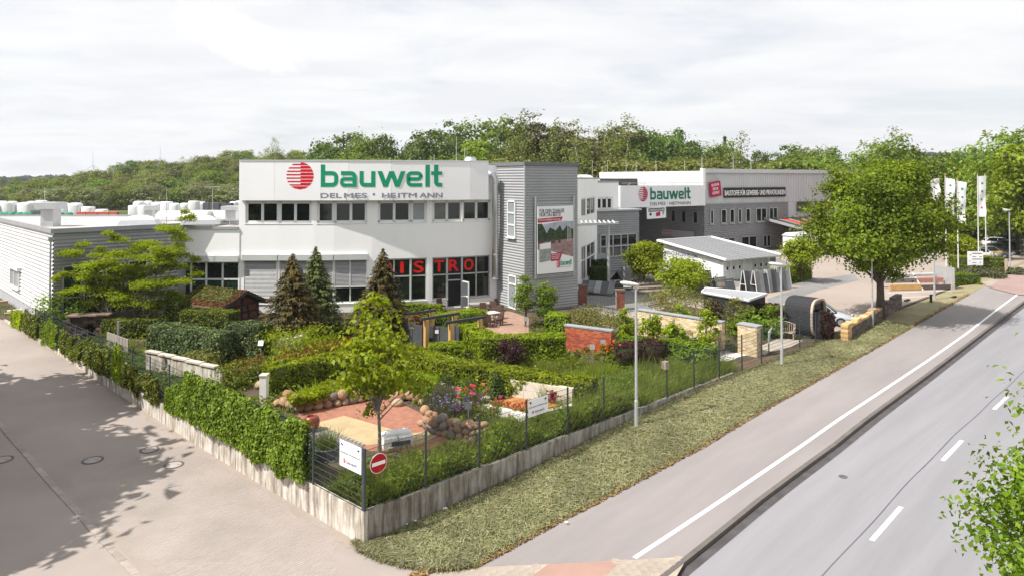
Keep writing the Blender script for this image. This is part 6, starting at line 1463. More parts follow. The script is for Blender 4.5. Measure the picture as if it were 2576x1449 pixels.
# mown hay on the verge
def hay(n, ua, ub, size, mat, nm, zz=.05):
    u = ua+(ub-ua)*rng.uniform(0, 1, n)**1.5; t = rng.uniform(0, 1, n); P = []
    for a, b_ in zip(u, t): v = -.12*(1-b_)+(v_verge(a)+.06)*b_; q = uvz(a, v); P.append((q.x, q.y, q.z+zz*(.6+.6*math.sin(3.1*b_))+rng.uniform(0, .05)))
    d = unit(rng.normal(0, 1, (n, 3))*np.array([1, 1, .12])); return obj(nm, quads_mesh(nm, leaves(P, np.tile([0, 0, 1.0], (n, 1)), size, .45, .085, along=d), mat), kind='stuff')
hay(60000, -.25, 42, .25, L_dry, 'mown_hay'); hay(9000, .5, 40, .14, leafM('fresh_grass', [(.07, .10, .02), (.11, .14, .03)], .3), 'short_grass', .03)
tp_ = [T(x, y) for x, y in ((917, 1352), (884, 1368), (905, 1392), (950, 1411), (1010, 1428), (1080, 1440), (1150, 1437), (1202, 1427))]+[uvz(1.2, -1.2)]
XY = inpoly_pts(tp_, 3800); d = unit(rng.normal(0, 1, (3800, 3))*np.array([1, 1, .12])); obj('mown_hay', quads_mesh('mown_hay', leaves(np.column_stack([XY, .05+rng.uniform(0, .06, 3800)]), np.tile([0, 0, 1.0], (3800, 1)), .28, .45, .085, along=d), L_dry), kind='stuff')
# dead leaves and dry rim along the path
P = []
for i in range(5200):
    u = rng.uniform(0, 1)**1.4*60-.2; q = uvz(u, v_verge(max(u, .3))+abs(rng.normal(0, .16))-.05); P.append((q.x, q.y, q.z+.03+rng.uniform(0, .03)))
obj('dead_leaves', quads_mesh('dead_leaves', leaves(P, np.tile([0, 0, 1.0], (len(P), 1)), .11, .4, .4), leafM('dead_leaf', [(.20, .11, .035), (.26, .17, .07), (.13, .07, .03)], .1)), kind='stuff')
# ================================================================== GARDEN OBJECTS
redbrick = [M('brick_%s' % n, c, .85, .12, 6) for n, c in (('red', (.40, .095, .045)), ('orange', (.46, .14, .065)), ('dark', (.30, .07, .045)))]
brnbrick = [M('brick_%s' % n, c, .85, .12, 6) for n, c in (('brown', (.22, .07, .05)), ('rust', (.27, .085, .05)), ('umber', (.17, .06, .045)))]
yelbrick = [M('brick_%s' % n, c, .85, .12, 6) for n, c in (('cream', (.60, .47, .28)), ('sand', (.66, .54, .36)), ('ochre', (.50, .36, .19)), ('pale', (.70, .60, .44)))]
mortar = M('mortar', (.40, .36, .31), .95, .1, 4); coping = M('coping_stone', (.27, .285, .30), .7, .1, 2)
woodo = M('larch_wood', (.48, .27, .09), .7, 0, 2.5, col2=(.58, .37, .16), stretch=(5, 5, .5)); wooddk = M('dark_timber', (.035, .028, .024), .8, .2, 3)
deckm = M('deck_wood', (.40, .165, .035), .6, .25, 2); greywood = M('weathered_wood', (.30, .27, .235), .85, .15, 3, stretch=(4, 4, .6)); teak = M('teak', (.42, .35, .26), .8, .15, 3)
anth = M('anthracite', (.075, .08, .09), .6, .1, 2); rattan = M('rattan_brown', (.075, .045, .035), .8, .2, 12); rattanl = M('rattan_beige', (.36, .27, .17), .8, .15, 12)
sandst = M('sandstone', (.62, .53, .42), .9, 0, 2.5, col2=(.72, .64, .54), bump=.6); whitewall = M('white_wall', (.74, .72, .69), .85, .06, 2)
BR = {}
def brick_me(l, h, t, mat):
    k = (round(l, 3), round(h, 3), mat.name)
    if k not in BR:
        mb = MB(); c = .004; mb.hexa([(c, -t, c), (l-c, -t, c), (l, 0, 0), (0, 0, 0), (c, -t, h-c), (l-c, -t, h-c), (l, 0, h), (0, 0, h)]); BR[k] = mb.mesh('brick', mat)
    return BR[k]
def brick_face(par, p, d, L_, z0, z1, bl, bh, mats, t=.018):
    """courses of single bricks on a face starting at p, running along d"""
    g = .010; rows = int((z1-z0)/(bh+g)); base = base_of(par); n = outn(d); a = math.atan2(d.y, d.x)
    for r_ in range(rows):
        x = -(bl+g)/2*(r_ % 2); z = z0+r_*(bh+g)+g/2
        while x < L_-.03:
            s, e = max(0, x), min(L_, x+bl)
            if e-s > .04:
                o = obj('brick', brick_me(e-s, bh, t, mats[int(rng.integers(len(mats)))]), par); q = p+d*s; o.location = Vector((q.x, q.y, z))-base; o.rotation_euler = (0, 0, a); 
                if (e-s) == bl: o.location += n*rng.uniform(-.004, .003)
            x += bl+g
def brick_wall(label, p0, p1, t, z0, z1, bl, bh, mats, cop=True, ends=(0, 1), name='brick_wall', over=.05, cat='wall'):
    d = (p1-p0); d.z = 0; L_ = d.length; d.normalize(); n = outn(d); w = thing(name, label, cat, Vector((*((p0+p1)/2).xy, z0)))
    q = lambda s, o, z: Vector((p0.x+d.x*s+n.x*o, p0.y+d.y*s+n.y*o, z))
    MB().hexa([q(s, o, z) for z in (z0-.1, z1) for s, o in ((.0, -.004), (L_, -.004), (L_, -t), (0, -t))]).build('core', mortar, w)
    brick_face(w, q(0, -.004, 0), d, L_, z0, z1-.005, bl, bh, mats)
    if ends[1]: brick_face(w, q(L_, -.004, 0), -n, t-.004, z0, z1-.005, bl, bh, mats)
    if cop:
        k = max(1, int(L_/1.1))
        for i in range(k):
            a, b_ = L_*i/k-(over if i == 0 else -.004), L_*(i+1)/k+(over if i == k-1 else 0)
            MB().hexa([q(s, o, z) for z in (z1+.003, z1+.075) for s, o in ((a, over), (b_, over), (b_, -t-over), (a, -t-over))]).build('coping', coping, w)
    return w
a, b = G(1421, 880), G(1537, 897); brick_wall('red brick garden wall with a grey stone coping, in the middle of the garden', a, b, .36, SZ, zat(834, b.y), .24, .066, redbrick)
a, b = G(1604, 843), G(1816, 881); W1z = zat(812, b.y); brick_wall('long pale yellow brick wall with grey coping behind the vine posts', a, b, .38, SZ, W1z, .31, .082, yelbrick)
a, b = G(1856, 889), G(1904, 899); brick_wall('short pale yellow brick wall pier with grey coping next to the fence', a, b, .62, SZ, zat(824, b.y), .24, .07, yelbrick)
# gate pillars and iron gates by the tower
ironm = M('wrought_iron', (.03, .032, .035), .55, .1, 3)
def pillar(px0, px1, pyb, pyt, label):
    p0, p1 = G(px0, pyb), G(px1, pyb); w = (p1-p0).length; d = (p1-p0).normalized()
    pw = brick_wall(label, p0, p1, w*.9, SZ, zat(pyt, p0.y)-.1, .2, .07, brnbrick, cop=False, ends=(0, 1), name='gate_pillar', cat='gate pillar')
    c = (p0+p1)/2-outn(d)*w*.45; m = MB(); z = zat(pyt, p0.y)-.1; m.box((c.x, c.y, z+.05), (w*1.25, w*1.15, .1)); m.build('cap', M('pillar_cap', (.13, .09, .075), .85, .15, 3), pw); return c
g1 = pillar(1457, 1477, 767, 718, 'brown brick gate pillar touching the grey tower'); g2 = pillar(1551, 1571, 781, 729, 'brown brick gate pillar in the middle, with wreath like bush'); g3 = pillar(1656, 1677, 767, 739, 'brick gate pillar right of the open passage, farthest from the tower')
def iron_gate(label, p, q, h):
    t = thing('iron_gate', label, 'gate', p); d = (q-p); d.z = 0; L_ = d.length; d.normalize()
    for z in (.14, h*.86): MB().bar(p+d*.03+ZUP*z, q-d*.03+ZUP*z, .04, .05).build('rail', ironm, t)
    n = int(L_/.13)
    for i in range(n):
        s = .06+(L_-.12)*i/(n-1); b_ = p+d*s; hh = h+.10*math.sin(math.pi*i/(n-1)); m = MB().tube([b_+ZUP*.06, b_+ZUP*hh, b_+ZUP*(hh+.08)], [.011, .011, .003], 4); m.build('bar', ironm, t)
g1b_, g2a = G(1478, 770), G(1551, 782); iron_gate('spiked iron gate between the two left brick pillars', g1b_, g2a, 1.35)
gc = G(1655, 768); iron_gate('small open iron gate leaf beside the right brick pillar', G(1631, 774), gc, 1.15)
# half timbered hut with a sod roof
A = Vector((-20.1, 47.9, SZ)); e_ = Vector((.48, .88, 0)).normalized(); g_ = Vector((-.88, .48, 0)).normalized(); HW, HL = 3.3, 4.6; EZ, AZ = 1.95, 2.78
hut = thing('garden_hut', 'half timbered brick hut with an overgrown sod roof', 'hut', A+e_*HW/2)
q = lambda s, l, z: Vector((*(A+e_*s+g_*l).xy, z))
m = MB(); ins_ = .25
m.poly([q(ins_, .2, SZ), q(HW-ins_, .2, SZ), q(HW-ins_, .2, EZ), q(HW/2, .2, AZ-.12), q(ins_, .2, EZ)]); m.poly([q(ins_, HL, SZ), q(ins_, .2, SZ), q(ins_, .2, EZ), q(ins_, HL, EZ)]); m.poly([q(HW-ins_, .2, SZ), q(HW-ins_, HL, SZ), q(HW-ins_, HL, EZ), q(HW-ins_, .2, EZ)])
m.build('brick_infill', M('hut_brick', (.13, .045, .035), .9, .25, 5), hut)
gn = -g_
for s0, z0_, s1, z1_ in ((ins_, SZ, ins_, EZ), (HW-ins_, SZ, HW-ins_, EZ), (HW/2, SZ, HW/2, AZ-.2), (ins_, EZ-.05, HW-ins_, EZ-.05), (ins_, SZ+.08, HW-ins_, SZ+.08), (ins_, SZ+.6, HW-ins_, SZ+.6), (HW*.30, SZ, HW*.36, EZ), (HW*.70, SZ, HW*.64, EZ)):
    MB().bar(q(s0, .17, z0_), q(s1, .17, z1_), .13, .10, gn).build('timber', wooddk, hut)
ov = .28; rise = (AZ-EZ)/(HW/2); tk = .16
for sd in (0, 1):
    s_e = -ov if sd == 0 else HW+ov; ze_ = EZ-rise*ov; m = MB()
    P0 = [q(s_e, -ov, ze_), q(HW/2, -ov, AZ), q(HW/2, HL+ov, AZ), q(s_e, HL+ov, ze_)]; m.hexa(P0+[p+ZUP*tk for p in P0]); m.build('roof_slab', M('sod', (.085, .075, .03), .95, .35, 2, bump=.8), hut)
    MB().bar(q(s_e, -ov, ze_+.06), q(s_e, HL+ov, ze_+.06), .1, .2).build('eave_board', M('eave_wood', (.20, .13, .10), .8, .2, 2), hut)
    MB().bar(q(s_e, -ov-.03, ze_+.08), q(HW/2, -ov-.03, AZ+.10), .06, .24, ZUP).build('barge_board', wooddk, hut)
n_ = 4200; S = rng.uniform(-ov, HW+ov, n_); Lq = rng.uniform(-ov, HL+ov, n_); P = []
for s, l in zip(S, Lq): p = q(s, l, AZ-abs(s-HW/2)*rise+tk+rng.uniform(0, .07)); P.append(tuple(p-base_of(hut)))
edge = (Lq < .35) | (S < .25); P = np.array(P)
obj('sedum', quads_mesh('sedum', leaves(P[~edge], np.tile([0, 0, 1.0], ((~edge).sum(), 1)), .13, .6, .6), leafM('sedum_green', [(.09, .085, .025), (.12, .13, .02), (.15, .17, .02), (.14, .09, .04)], .15, big=1.3)), hut, kind='stuff')
obj('sedum', quads_mesh('sedum', leaves(P[edge], np.tile([0, 0, 1.0], (edge.sum(), 1)), .12, .6, .6), leafM('sedum_red', [(.28, .085, .02), (.22, .06, .02), (.14, .10, .03)], .15)), hut, kind='stuff')
# boulders
BM = []
bouldm = [M('boulder_%d' % i, c, .85, .2, 4, bump=.5) for i, c in enumerate(((.34, .21, .13), (.29, .155, .10), (.38, .28, .19), (.20, .165, .145), (.35, .22, .15)))]
for k in range(6):
    bm = bmesh.new(); bmesh.ops.create_icosphere(bm, subdivisions=2, radius=1); sd = k*9.1
    for v in bm.verts: v.co *= 1+.28*noise.noise(v.co*1.1+Vector((sd, 0, 0)))+.06*noise.noise(v.co*3.5+Vector((sd, 4, 0)))
    for v in bm.verts: v.co.z = max(v.co.z, -.75)
    me = bpy.data.meshes.new('boulder'); bm.to_mesh(me); bm.free(); me.materials.append(bouldm[k % 5]); me.shade_smooth(); BM.append(me)
def boulder(par, p, s, rz=None):
    o = obj('boulder', BM[int(rng.integers(6))], par); o.location = p-(base_of(par) if par else Vector()); o.scale = (s*rng.uniform(.85, 1.2), s*rng.uniform(.8, 1.1), s*rng.uniform(.7, 1.0)); o.rotation_euler = (rng.uniform(-.3, .3), rng.uniform(-.3, .3), rng.uniform(0, 6.28)); return o
def boulder_wall(label, px, h, s, rows, back=True, grow=1.0):
    P = [G(*p) for p in px]; w = thing('boulder_wall', label, 'stone wall', P[len(P)//2]); seg = [(P[i+1]-P[i]).length for i in range(len(P)-1)]; Lt = sum(seg)
    for r_ in range(rows):
        x = s*.5*(r_ % 2)
        while x < Lt:
            t = x; i = 0
            while i < len(seg)-1 and t > seg[i]: t -= seg[i]; i += 1
            p = P[i].lerp(P[i+1], min(1, t/seg[i])); d = (P[i+1]-P[i]).normalized(); n = outn(d); sz = s*rng.uniform(.75, 1.2)*(grow**r_)
            boulder(w, p-n*(s*.35+r_*s*.35)+ZUP*(sz*.62+r_*s*1.15), sz); x += sz*1.72
    return w
boulder_wall('curved wall of brown boulders below the clipped beech hedge', [(708, 1012), (740, 1036), (800, 1030), (850, 1022), (905, 1012), (960, 1003)], .9, .23, 2)
boulder_wall('low wall of grey boulders behind the young tree', [(985, 1010), (1030, 1006), (1060, 1022)], .6, .25, 1)
bw = boulder_wall('heap of round reddish boulders below the lavender bed', [(1058, 1072), (1090, 1092), (1130, 1102), (1180, 1112), (1225, 1110)], 1.0, .20, 3)
boulder_wall('loose row of boulders beside the fence under the rock plants', [(1150, 1128), (1190, 1120), (1215, 1128)], .5, .22, 1)
for i, (x, y, s, lab) in enumerate(((718, 1022, .34, 'single pale orange boulder left of the curved boulder wall'), (696, 1020, .22, 'grey boulder at the foot of the white pillar'), (1414, 905, .28, 'orange brown boulder in the meadow grass'), (655, 975, .3, 'flat grey stone by the small sign behind the white pillar'), (1000, 1020, .24, 'boulder in front of the short beech hedge'))):
    p = G(x, y); o = boulder(None, p+ZUP*s*.5, s); tag(o, lab, 'boulder')
# paved seats in the near corner
redpav = M('garden_red_paving', (.33, .15, .10), .9, .15, 4, bump=.3); sandm = M('sand_yellow', (.42, .33, .19), .95, .10, 1.5, bump=.2)
flat('red_paving', ((745, 1045), (860, 1005), (980, 1000), (1060, 1040), (1100, 1085), (1180, 1125), (1040, 1135), (930, 1135), (820, 1090)), redpav, .012)
flat('sand_square', ((797, 1064), (866, 1046), (992, 1082), (985, 1112), (912, 1122), (828, 1090)), sandm, .020)
flat('sand_square', ((1010, 1093), (1100, 1083), (1110, 1092), (1050, 1120)), sandm, .022)
gp = [G(*p) for p in ((765, 1082), (812, 1079), (912, 1120), (905, 1150), (830, 1165), (765, 1130))]
gpv = MB().poly([(p.x, p.y, SZ+.022) for p in gp][::-1] if False else [(p.x, p.y, SZ+.022) for p in sorted(gp, key=lambda p: 0)]).build('grey_paving', M('grey_joint', (.10, .09, .085), .9, .1, 2)); gpv['kind'] = 'structure'
pstm = [M('grey_stone_%d' % i, c, .8, .1, 4) for i, c in enumerate(((.23, .21, .205), (.30, .265, .25), (.19, .175, .175)))]
psm = []
for mt in pstm: mb = MB(); mb.hexa([(-.195, -.055, 0), (.195, -.055, 0), (.195, .055, 0), (-.195, .055, 0), (-.19, -.05, .02), (.19, -.05, .02), (.19, .05, .02), (-.19, .05, .02)]); psm.append(mb.mesh('paving_stone', mt))
for i in range(-16, 17):
    for j in range(-30, 31):
        p = gp[0].lerp(gp[3], .5)+RD*(i*.40+(j % 2)*.2)+LD*(j*.12); p.z = SZ+.020
        if inside(p, gp): o = obj('paving_stone', psm[int(rng.integers(3))], gpv); o.location = p; o.rotation_euler = (0, 0, math.atan2(RD.y, RD.x))
flat('terrace', ((1180, 790), (1250, 778), (1290, 785), (1330, 800), (1330, 840), (1270, 850), (1210, 842)), M('terrace_brick', (.30, .19, .14), .9, .15, 2, bump=.3), .012)
flat('gravel_bed', ((1500, 790), (1600, 800), (1650, 830), (1600, 845), (1520, 830)), M('gravel', (.16, .14, .10), .95, .3, 8), .010)
flat('bench_terrace', ((1880, 885), (1960, 850), (2020, 856), (1990, 872), (1935, 885), (1925, 893)), M('slab_pale', (.42, .37, .31), .9, .1, 1), .012)
flat('sample_terrace', ((1690, 905), (1830, 880), (1860, 895), (1830, 908), (1760, 935), (1720, 935)), greyconc, .012)
for i, (a_, b_, c_, d_, mt, nm) in enumerate((((1815, 896), (1850, 888), (1880, 893), (1845, 902), whitewall, 'white_slab'), ((1790, 903), (1822, 896), (1853, 902), (1820, 911), M('pale_slab', (.62, .6, .58), .8, .1, 2), 'white_slab'), ((1775, 911), (1790, 906), (1822, 912), (1800, 919), anth, 'dark_slab'), ((1745, 922), (1775, 913), (1800, 920), (1765, 932), M('orange_slab', (.42, .24, .11), .85, .2, 3), 'orange_slab'))):
    flat(nm, (a_, b_, c_, d_), mt, .028)
flat('bark_mulch', ((1830, 920), (1905, 900), (1980, 885), (2040, 862), (2070, 862), (2000, 895), (1900, 925), (1790, 960)), M('mulch', (.13, .085, .055), .95, .3, 6, bump=.6), .010)
flat('path_slabs', ((2085, 862), (2110, 850), (2200, 872), (2185, 888)), M('verge_slabs', (.40, .34, .27), .9, .1, 1), .04, z=.79)
# stack of white stone blocks
b = G(1000, 1118); t = thing('stone_stack', 'stack of white stone kerbs and slabs under plastic near the fence corner', 'stone stack', b, R(20))
wst = M('white_stone', (.72, .71, .70), .8, .06, 3)
for k, (x, y, z, sx, sy, sz) in enumerate(((-.42, 0, .14, .36, .8, .28), (-.02, 0, .14, .38, .8, .28), (.38, 0, .14, .34, .8, .28), (-.32, 0, .35, .52, .82, .13), (.26, 0, .35, .56, .82, .13), (0, .1, .45, .9, .5, .07))): MB().box((x, y, z), (sx, sy, sz)).build('stone_block', wst, t, local=True)
MB().box((.06, -.415, .2), (.72, .03, .16)).build('label_strip', anth, t, local=True)
for i in range(4): MB().box((-.35+.24*i, -.5, .06), (.18, .14, .12)).build('loose_stone', bouldm[2], t, local=True)
# rusty ball pot, planters
p = G(783, 1084); t = thing('ball_pot', 'glazed rust red ball shaped pot at the edge of the sand square', 'pot', p)
m = MB().lathe(p, [(.10, 0), (.24, .1), (.33, .28), (.34, .42), (.27, .58), (.19, .64), (.16, .60), (.20, .45)], 18); m.build('pot', M('rust_glaze', (.23, .045, .02), .3, .5, 7, spec=.6), t, True)
p = G(818, 1150); t = thing('round_planter', 'low dark round planter with a tuft of grass behind the near fence panel', 'planter', p)
MB().lathe(p, [(.42, 0), (.56, .42), (.50, .42), (.46, .34)], 16).build('bowl', M('planter_grey', (.14, .145, .16), .7, .1, 3), t)
obj('grass_tuft', quads_mesh('tuft', blades(np.column_stack([rng.normal(0, .18, (420, 2)), np.full(420, .34)]), .55, .02, .5), L_mid), t)
p = G(1692, 738); t = thing('bowl_pot', 'pale green round bowl pot in front of the white pavilion', 'pot', p); MB().lathe(p, [(.35, 0), (.75, .4), (.85, .8), (.8, .95), (.7, .95), (.7, .8)], 18).build('pot', M('celadon', (.42, .47, .45), .4, .08, 2, spec=.5), t, True)
# white seat with wooden deck, planter and rough stone wall
sea = thing('seating_platform', 'white walled seat with a larch deck and a rough cream stone back wall', 'seating', G(1310, 1035))
dz = SZ+.55
def quadbox(name, px, z0, z1, mat, par, zref=None):
    P = [G(x, y, zref if zref is not None else z1) for x, y in px]; MB().hexa([Vector((*p.xy, z0)) for p in P]+[Vector((*p.xy, z1)) for p in P]).build(name, mat, par)
dk = [G(1226, 1013, dz), G(1316, 1037, dz), G(1412, 1018, dz), G(1284, 996, dz)]
for i in range(13):
    a, b_ = i/13, (i+.94)/13; P = [dk[0].lerp(dk[1], a), dk[0].lerp(dk[1], b_), dk[3].lerp(dk[2], b_), dk[3].lerp(dk[2], a)]
    MB().hexa([p-ZUP*.035 for p in P]+P).build('deck_board', deckm, sea)
quadbox('front_wall', ((1183, 1009), (1190, 1005), (1330, 1040), (1322, 1045)), SZ-.05, dz+.03, whitewall, sea)
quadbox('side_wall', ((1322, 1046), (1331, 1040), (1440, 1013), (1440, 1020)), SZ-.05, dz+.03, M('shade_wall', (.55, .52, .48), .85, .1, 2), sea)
ra, rb_ = G(1284, 997), G(1440, 1024)
d = (rb_-ra); L_ = d.length; d.normalize(); n = outn(d)
for r_ in range(2):
    x = 0
    while x < L_-.1:
        l = rng.uniform(.5, .85); e = min(L_, x+l); o_ = rng.uniform(-.02, .02); q2 = lambda s, o, z: Vector((*(ra+d*s+n*(o+o_)).xy, z)); z0_ = SZ+r_*.42
        MB().hexa([q2(s, o, z) for z in (z0_, z0_+.41+rng.uniform(-.02, .02)*(r_)) for s, o in ((x, 0), (e-.012, 0), (e-.012, -.3), (x, -.3))]).build('stone_block', sandst, sea); x = e
pl_ = thing('planter_box', 'square white planter with a small dark conifer beside the larch deck', 'planter', G(1250, 1008))
quadbox('box', ((1216, 1004), (1258, 1013), (1288, 1000), (1246, 991)), SZ, SZ+.5, whitewall, pl_); quadbox('soil', ((1225, 1004), (1257, 1010), (1279, 1000), (1248, 994)), SZ+.3, SZ+.506, M('soil', (.05, .03, .022), .95, .3, 6), pl_)
cf = conifer_mesh('dwarf_conifer', L_deep, 1.15, .42, 16, 46, .12, droop=-.5, trunk=.03); cf.put('dwarf_conifer', 'small dark conifer growing in the white planter box', 'shrub', Vector((*G(1250, 1002, SZ+.5).xy, SZ+.5)), 1, 0)
for i, (x0, y0, x1, y1, h, lab) in enumerate(((1122, 1000, 1163, 1006, .55, 'cream stone block wall piece left of the pink roses'), (1100, 995, 1118, 997, .6, 'small cream stone piece beside the short beech hedge'))):
    a, b_ = G(x0, y0), G(x1, y1); t = MB().bar(a+ZUP*h/2, b_+ZUP*h/2, .25, h).thing('stone_wall_piece', sandst, lab, 'stone wall')
quad = [G(1190, 1003), G(1240, 990), G(1262, 995), G(1212, 1010)]; MB().poly([(p.x, p.y, SZ+.05) for p in quad]).thing('stone_slab', sandst, 'cream stone step slab left of the white planter box', 'slab')
t = thing('potted_flower', 'purple red flower in a small pot at the right end of the larch deck', 'flower pot', Vector((*G(1391, 1012, dz).xy, dz))); MB().lathe(base_of(t), [(.07, 0), (.1, .16)], 10).build('pot', bouldm[1], t)
obj('flowers', quads_mesh('fl', leaves(rng.normal(0, .11, (160, 3))+np.array([0, 0, .3]), rng.normal(0, 1, (160, 3)), .09, .6, .8), leafM('flower_maroon', [(.16, .005, .03), (.25, .02, .06)], .2)), t)
# roses
def roses(label, px, n, cols, nm, h=.9, r=.5, nb=26):
    p = G(*px); t = bush(label, p, r, h, L_mid, 24, .09, 'rose_bush', 'rose bush', clump=.3)
    P = np.column_stack([rng.normal(0, r*.6, n), rng.normal(0, r*.6, n), rng.uniform(h*.6, h*1.15, n)]); Q = []
    for p_ in P: Q.append(leaves(np.tile(p_, (7, 1))+rng.normal(0, .02, (7, 3)), rng.normal(0, 1, (7, 3))+[0, 0, 1], .11, .7, .85))
    obj('blossom', quads_mesh(nm, np.concatenate(Q), leafM(nm, cols, .25, hue=.0)), t, kind='stuff')
roses('rose bush with vivid orange blooms in front of the red brick wall', (1530, 925), 26, [(.62, .10, .01), (.70, .17, .02), (.55, .05, .01)], 'rose_orange', 1.25, .6)
roses('pink roses left of the white planter box', (1180, 1035), 20, [(.62, .05, .13), (.7, .16, .2)], 'rose_pink', .95, .6)
roses('magenta roses along the white front wall of the seat', (1235, 1052), 34, [(.60, .02, .16), (.66, .06, .22)], 'rose_magenta', .7, .8); roses('pink and orange roses at the front corner of the seat', (1310, 1062), 26, [(.62, .03, .10), (.66, .14, .05)], 'rose_coral', .6, .6)
# retaining wall, pillar, plank fence and stone ring on the left
a, b = G(366, 930), G(560, 968); t = thing('garden_wall', 'weathered white wall of upright concrete stones inside the left fence', 'wall', (a+b)/2); d = (b-a); L_ = d.length; d.normalize(); n = outn(d); k = int(L_/.5)
for i in range(k):
    q2 = lambda s, o, z: Vector((*(a+d*s+n*o).xy, z)); o_ = rng.uniform(-.01, .01); s0, s1 = L_*i/k, L_*(i+1)/k-.01; MB().hexa([q2(s, o+o_, z) for z in (SZ-.1, SZ+.95-.25*i/k) for s, o in ((s0, 0), (s1, 0), (s1, -.12), (s0, -.12))]).build('upright_stone', stain, t)
for i in range(k//2): s0, s1 = L_*i*2/k, L_*(i*2+2)/k-.012; MB().hexa([q2(s, o, z-.25*i*2/k) for z in (SZ+.953, SZ+1.04) for s, o in ((s0, .07), (s1, .07), (s1, -.26), (s0, -.26))]).build('cap_slab', M('cap_slab', (.50, .44, .38), .9, .15, 3, bump=.4), t)
p = G(664, 1010); t = thing('wall_pillar', 'white stone pillar at the left end of the clipped beech hedge', 'pillar', p); hgt = zat(944, p.y)-SZ; MB().box((p.x, p.y, SZ+hgt/2), (.3, .36, hgt)).build('shaft', whitewall, t); MB().box((p.x, p.y, SZ+hgt+.03), (.36, .42, .06)).build('cap', M('cap_slab', (.5, .44, .38)), t)
a, b = G(268, 872), G(322, 893); t = thing('plank_fence', 'short weathered plank fence behind the side road fence', 'fence', a); k = 8
for i in range(k): p_, q_ = a.lerp(b, i/k), a.lerp(b, (i+.92)/k); MB().hexa([Vector((*x_.xy, z)) for z in (SZ-.05, SZ+.9) for x_ in (p_, q_, q_+Vector((.02, .05, 0)), p_+Vector((.02, .05, 0)))]).build('plank', greywood, t)
p = G(297, 870); MB().box((p.x, p.y, SZ+.75), (.12, .12, 1.5)).thing('wooden_post', greywood, 'lone grey wooden post behind the plank fence', 'post')
p = G(700, 905); t = thing('stone_ring', 'curved pale dry stone bed wall under the brown spruce', 'stone wall', p); drym = [M('ring_stone_%d' % i, c, .9, .15, 4) for i, c in enumerate(((.50, .44, .36), (.58, .52, .44), (.42, .37, .32)))]
for r_ in range(9):
    k = 22
    for i in range(k):
        a0 = math.pi*(1.0+(i+.5*(r_ % 2))/k)+.15; a1 = a0+math.pi/k*.94; R_ = 1.15+rng.uniform(-.02, .02); z0_ = SZ+r_*.135; f = lambda a_, rr, z: Vector((p.x+rr*math.cos(a_), p.y+.9+rr*math.sin(a_), z))
        MB().hexa([f(a0, R_, z0_), f(a1, R_, z0_), f(a1, R_-.25, z0_), f(a0, R_-.25, z0_), f(a0, R_, z0_+.128), f(a1, R_, z0_+.128), f(a1, R_-.25, z0_+.128), f(a0, R_-.25, z0_+.128)]).build('stone', drym[int(rng.integers(3))], t)
MB().lathe((p.x, p.y+.9, SZ), [(.95, 0), (.95, 1.15)], 16).build('soil', M('soil', (.05, .03, .022)), t)
# dark stone fireplace
c0 = G(228, 845); t = thing('stone_fireplace', 'dark dry stone fireplace with an open mouth under the trees by the hall', 'fireplace', c0); dkst = [M('fire_stone_%d' % i, c, .9, .2, 3) for i, c in enumerate(((.10, .07, .055), (.15, .105, .08), (.07, .055, .05)))]
for r_ in range(6):
    for i in range(7):
        x = -1.35+i*.40+.2*(r_ % 2)
        if r_ < 4 and -.35 < x < .45: continue
        MB().box((c0.x+x, c0.y+rng.uniform(-.05, .05)+.1, SZ+.11+r_*.215), (.39, .6, .205), rng.uniform(-.06, .06)).build('stone', dkst[int(rng.integers(3))], t)
for i, (x, w_) in enumerate(((-.9, 1.0), (.1, 1.1), (1.0, .8))): MB().box((c0.x+x, c0.y, SZ+1.36+.04*i), (w_, .9, .09), rng.uniform(-.08, .08)).build('cap_slab', M('fire_cap', (.22, .155, .125), .9, .2, 2), t)
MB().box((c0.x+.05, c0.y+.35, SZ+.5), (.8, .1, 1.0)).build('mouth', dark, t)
for i in range(4): MB().box((c0.x-1.2+.25*i, c0.y-.75-.1*(i % 2), SZ+.1+.14*(i % 2)), (.7, .4, .12), rng.uniform(-.3, .3)).build('hearth_slab', dkst[1], t)
# stone blocks and dry tufts at the foot of the white hall side
for i, (x, y, s) in enumerate(((10, 762, .9), (45, 785, 1.0), (70, 790, .8), (92, 812, .9), (30, 792, .7), (118, 835, .8))):
    p = T(x, y, .0); MB().box((p.x, p.y, p.z+.1), (s*1.3, s*.7, .2), R(40)).thing('stone_slab', sandst if i % 2 else bouldm[2], ('pale stone slab by the hall wall at the left edge', 'large pale slab on the strip below the hall window', 'reddish slab by the hall plinth', 'long slab near the end post of the side road fence', 'flat slab in the dry grass strip beside the road', 'slab behind the end post of the side road fence')[i], 'slab')
sp = [T(x, y) for x, y in ((-40, 760), (30, 770), (100, 840), (88, 850), (20, 800), (-60, 778))]; XY = inpoly_pts(sp, 2600); obj('dry_grass', quads_mesh('dry_grass', blades(np.column_stack([XY, [hf(x, y) for x, y in XY]]), .28, .025, .6), L_dry), kind='stuff')
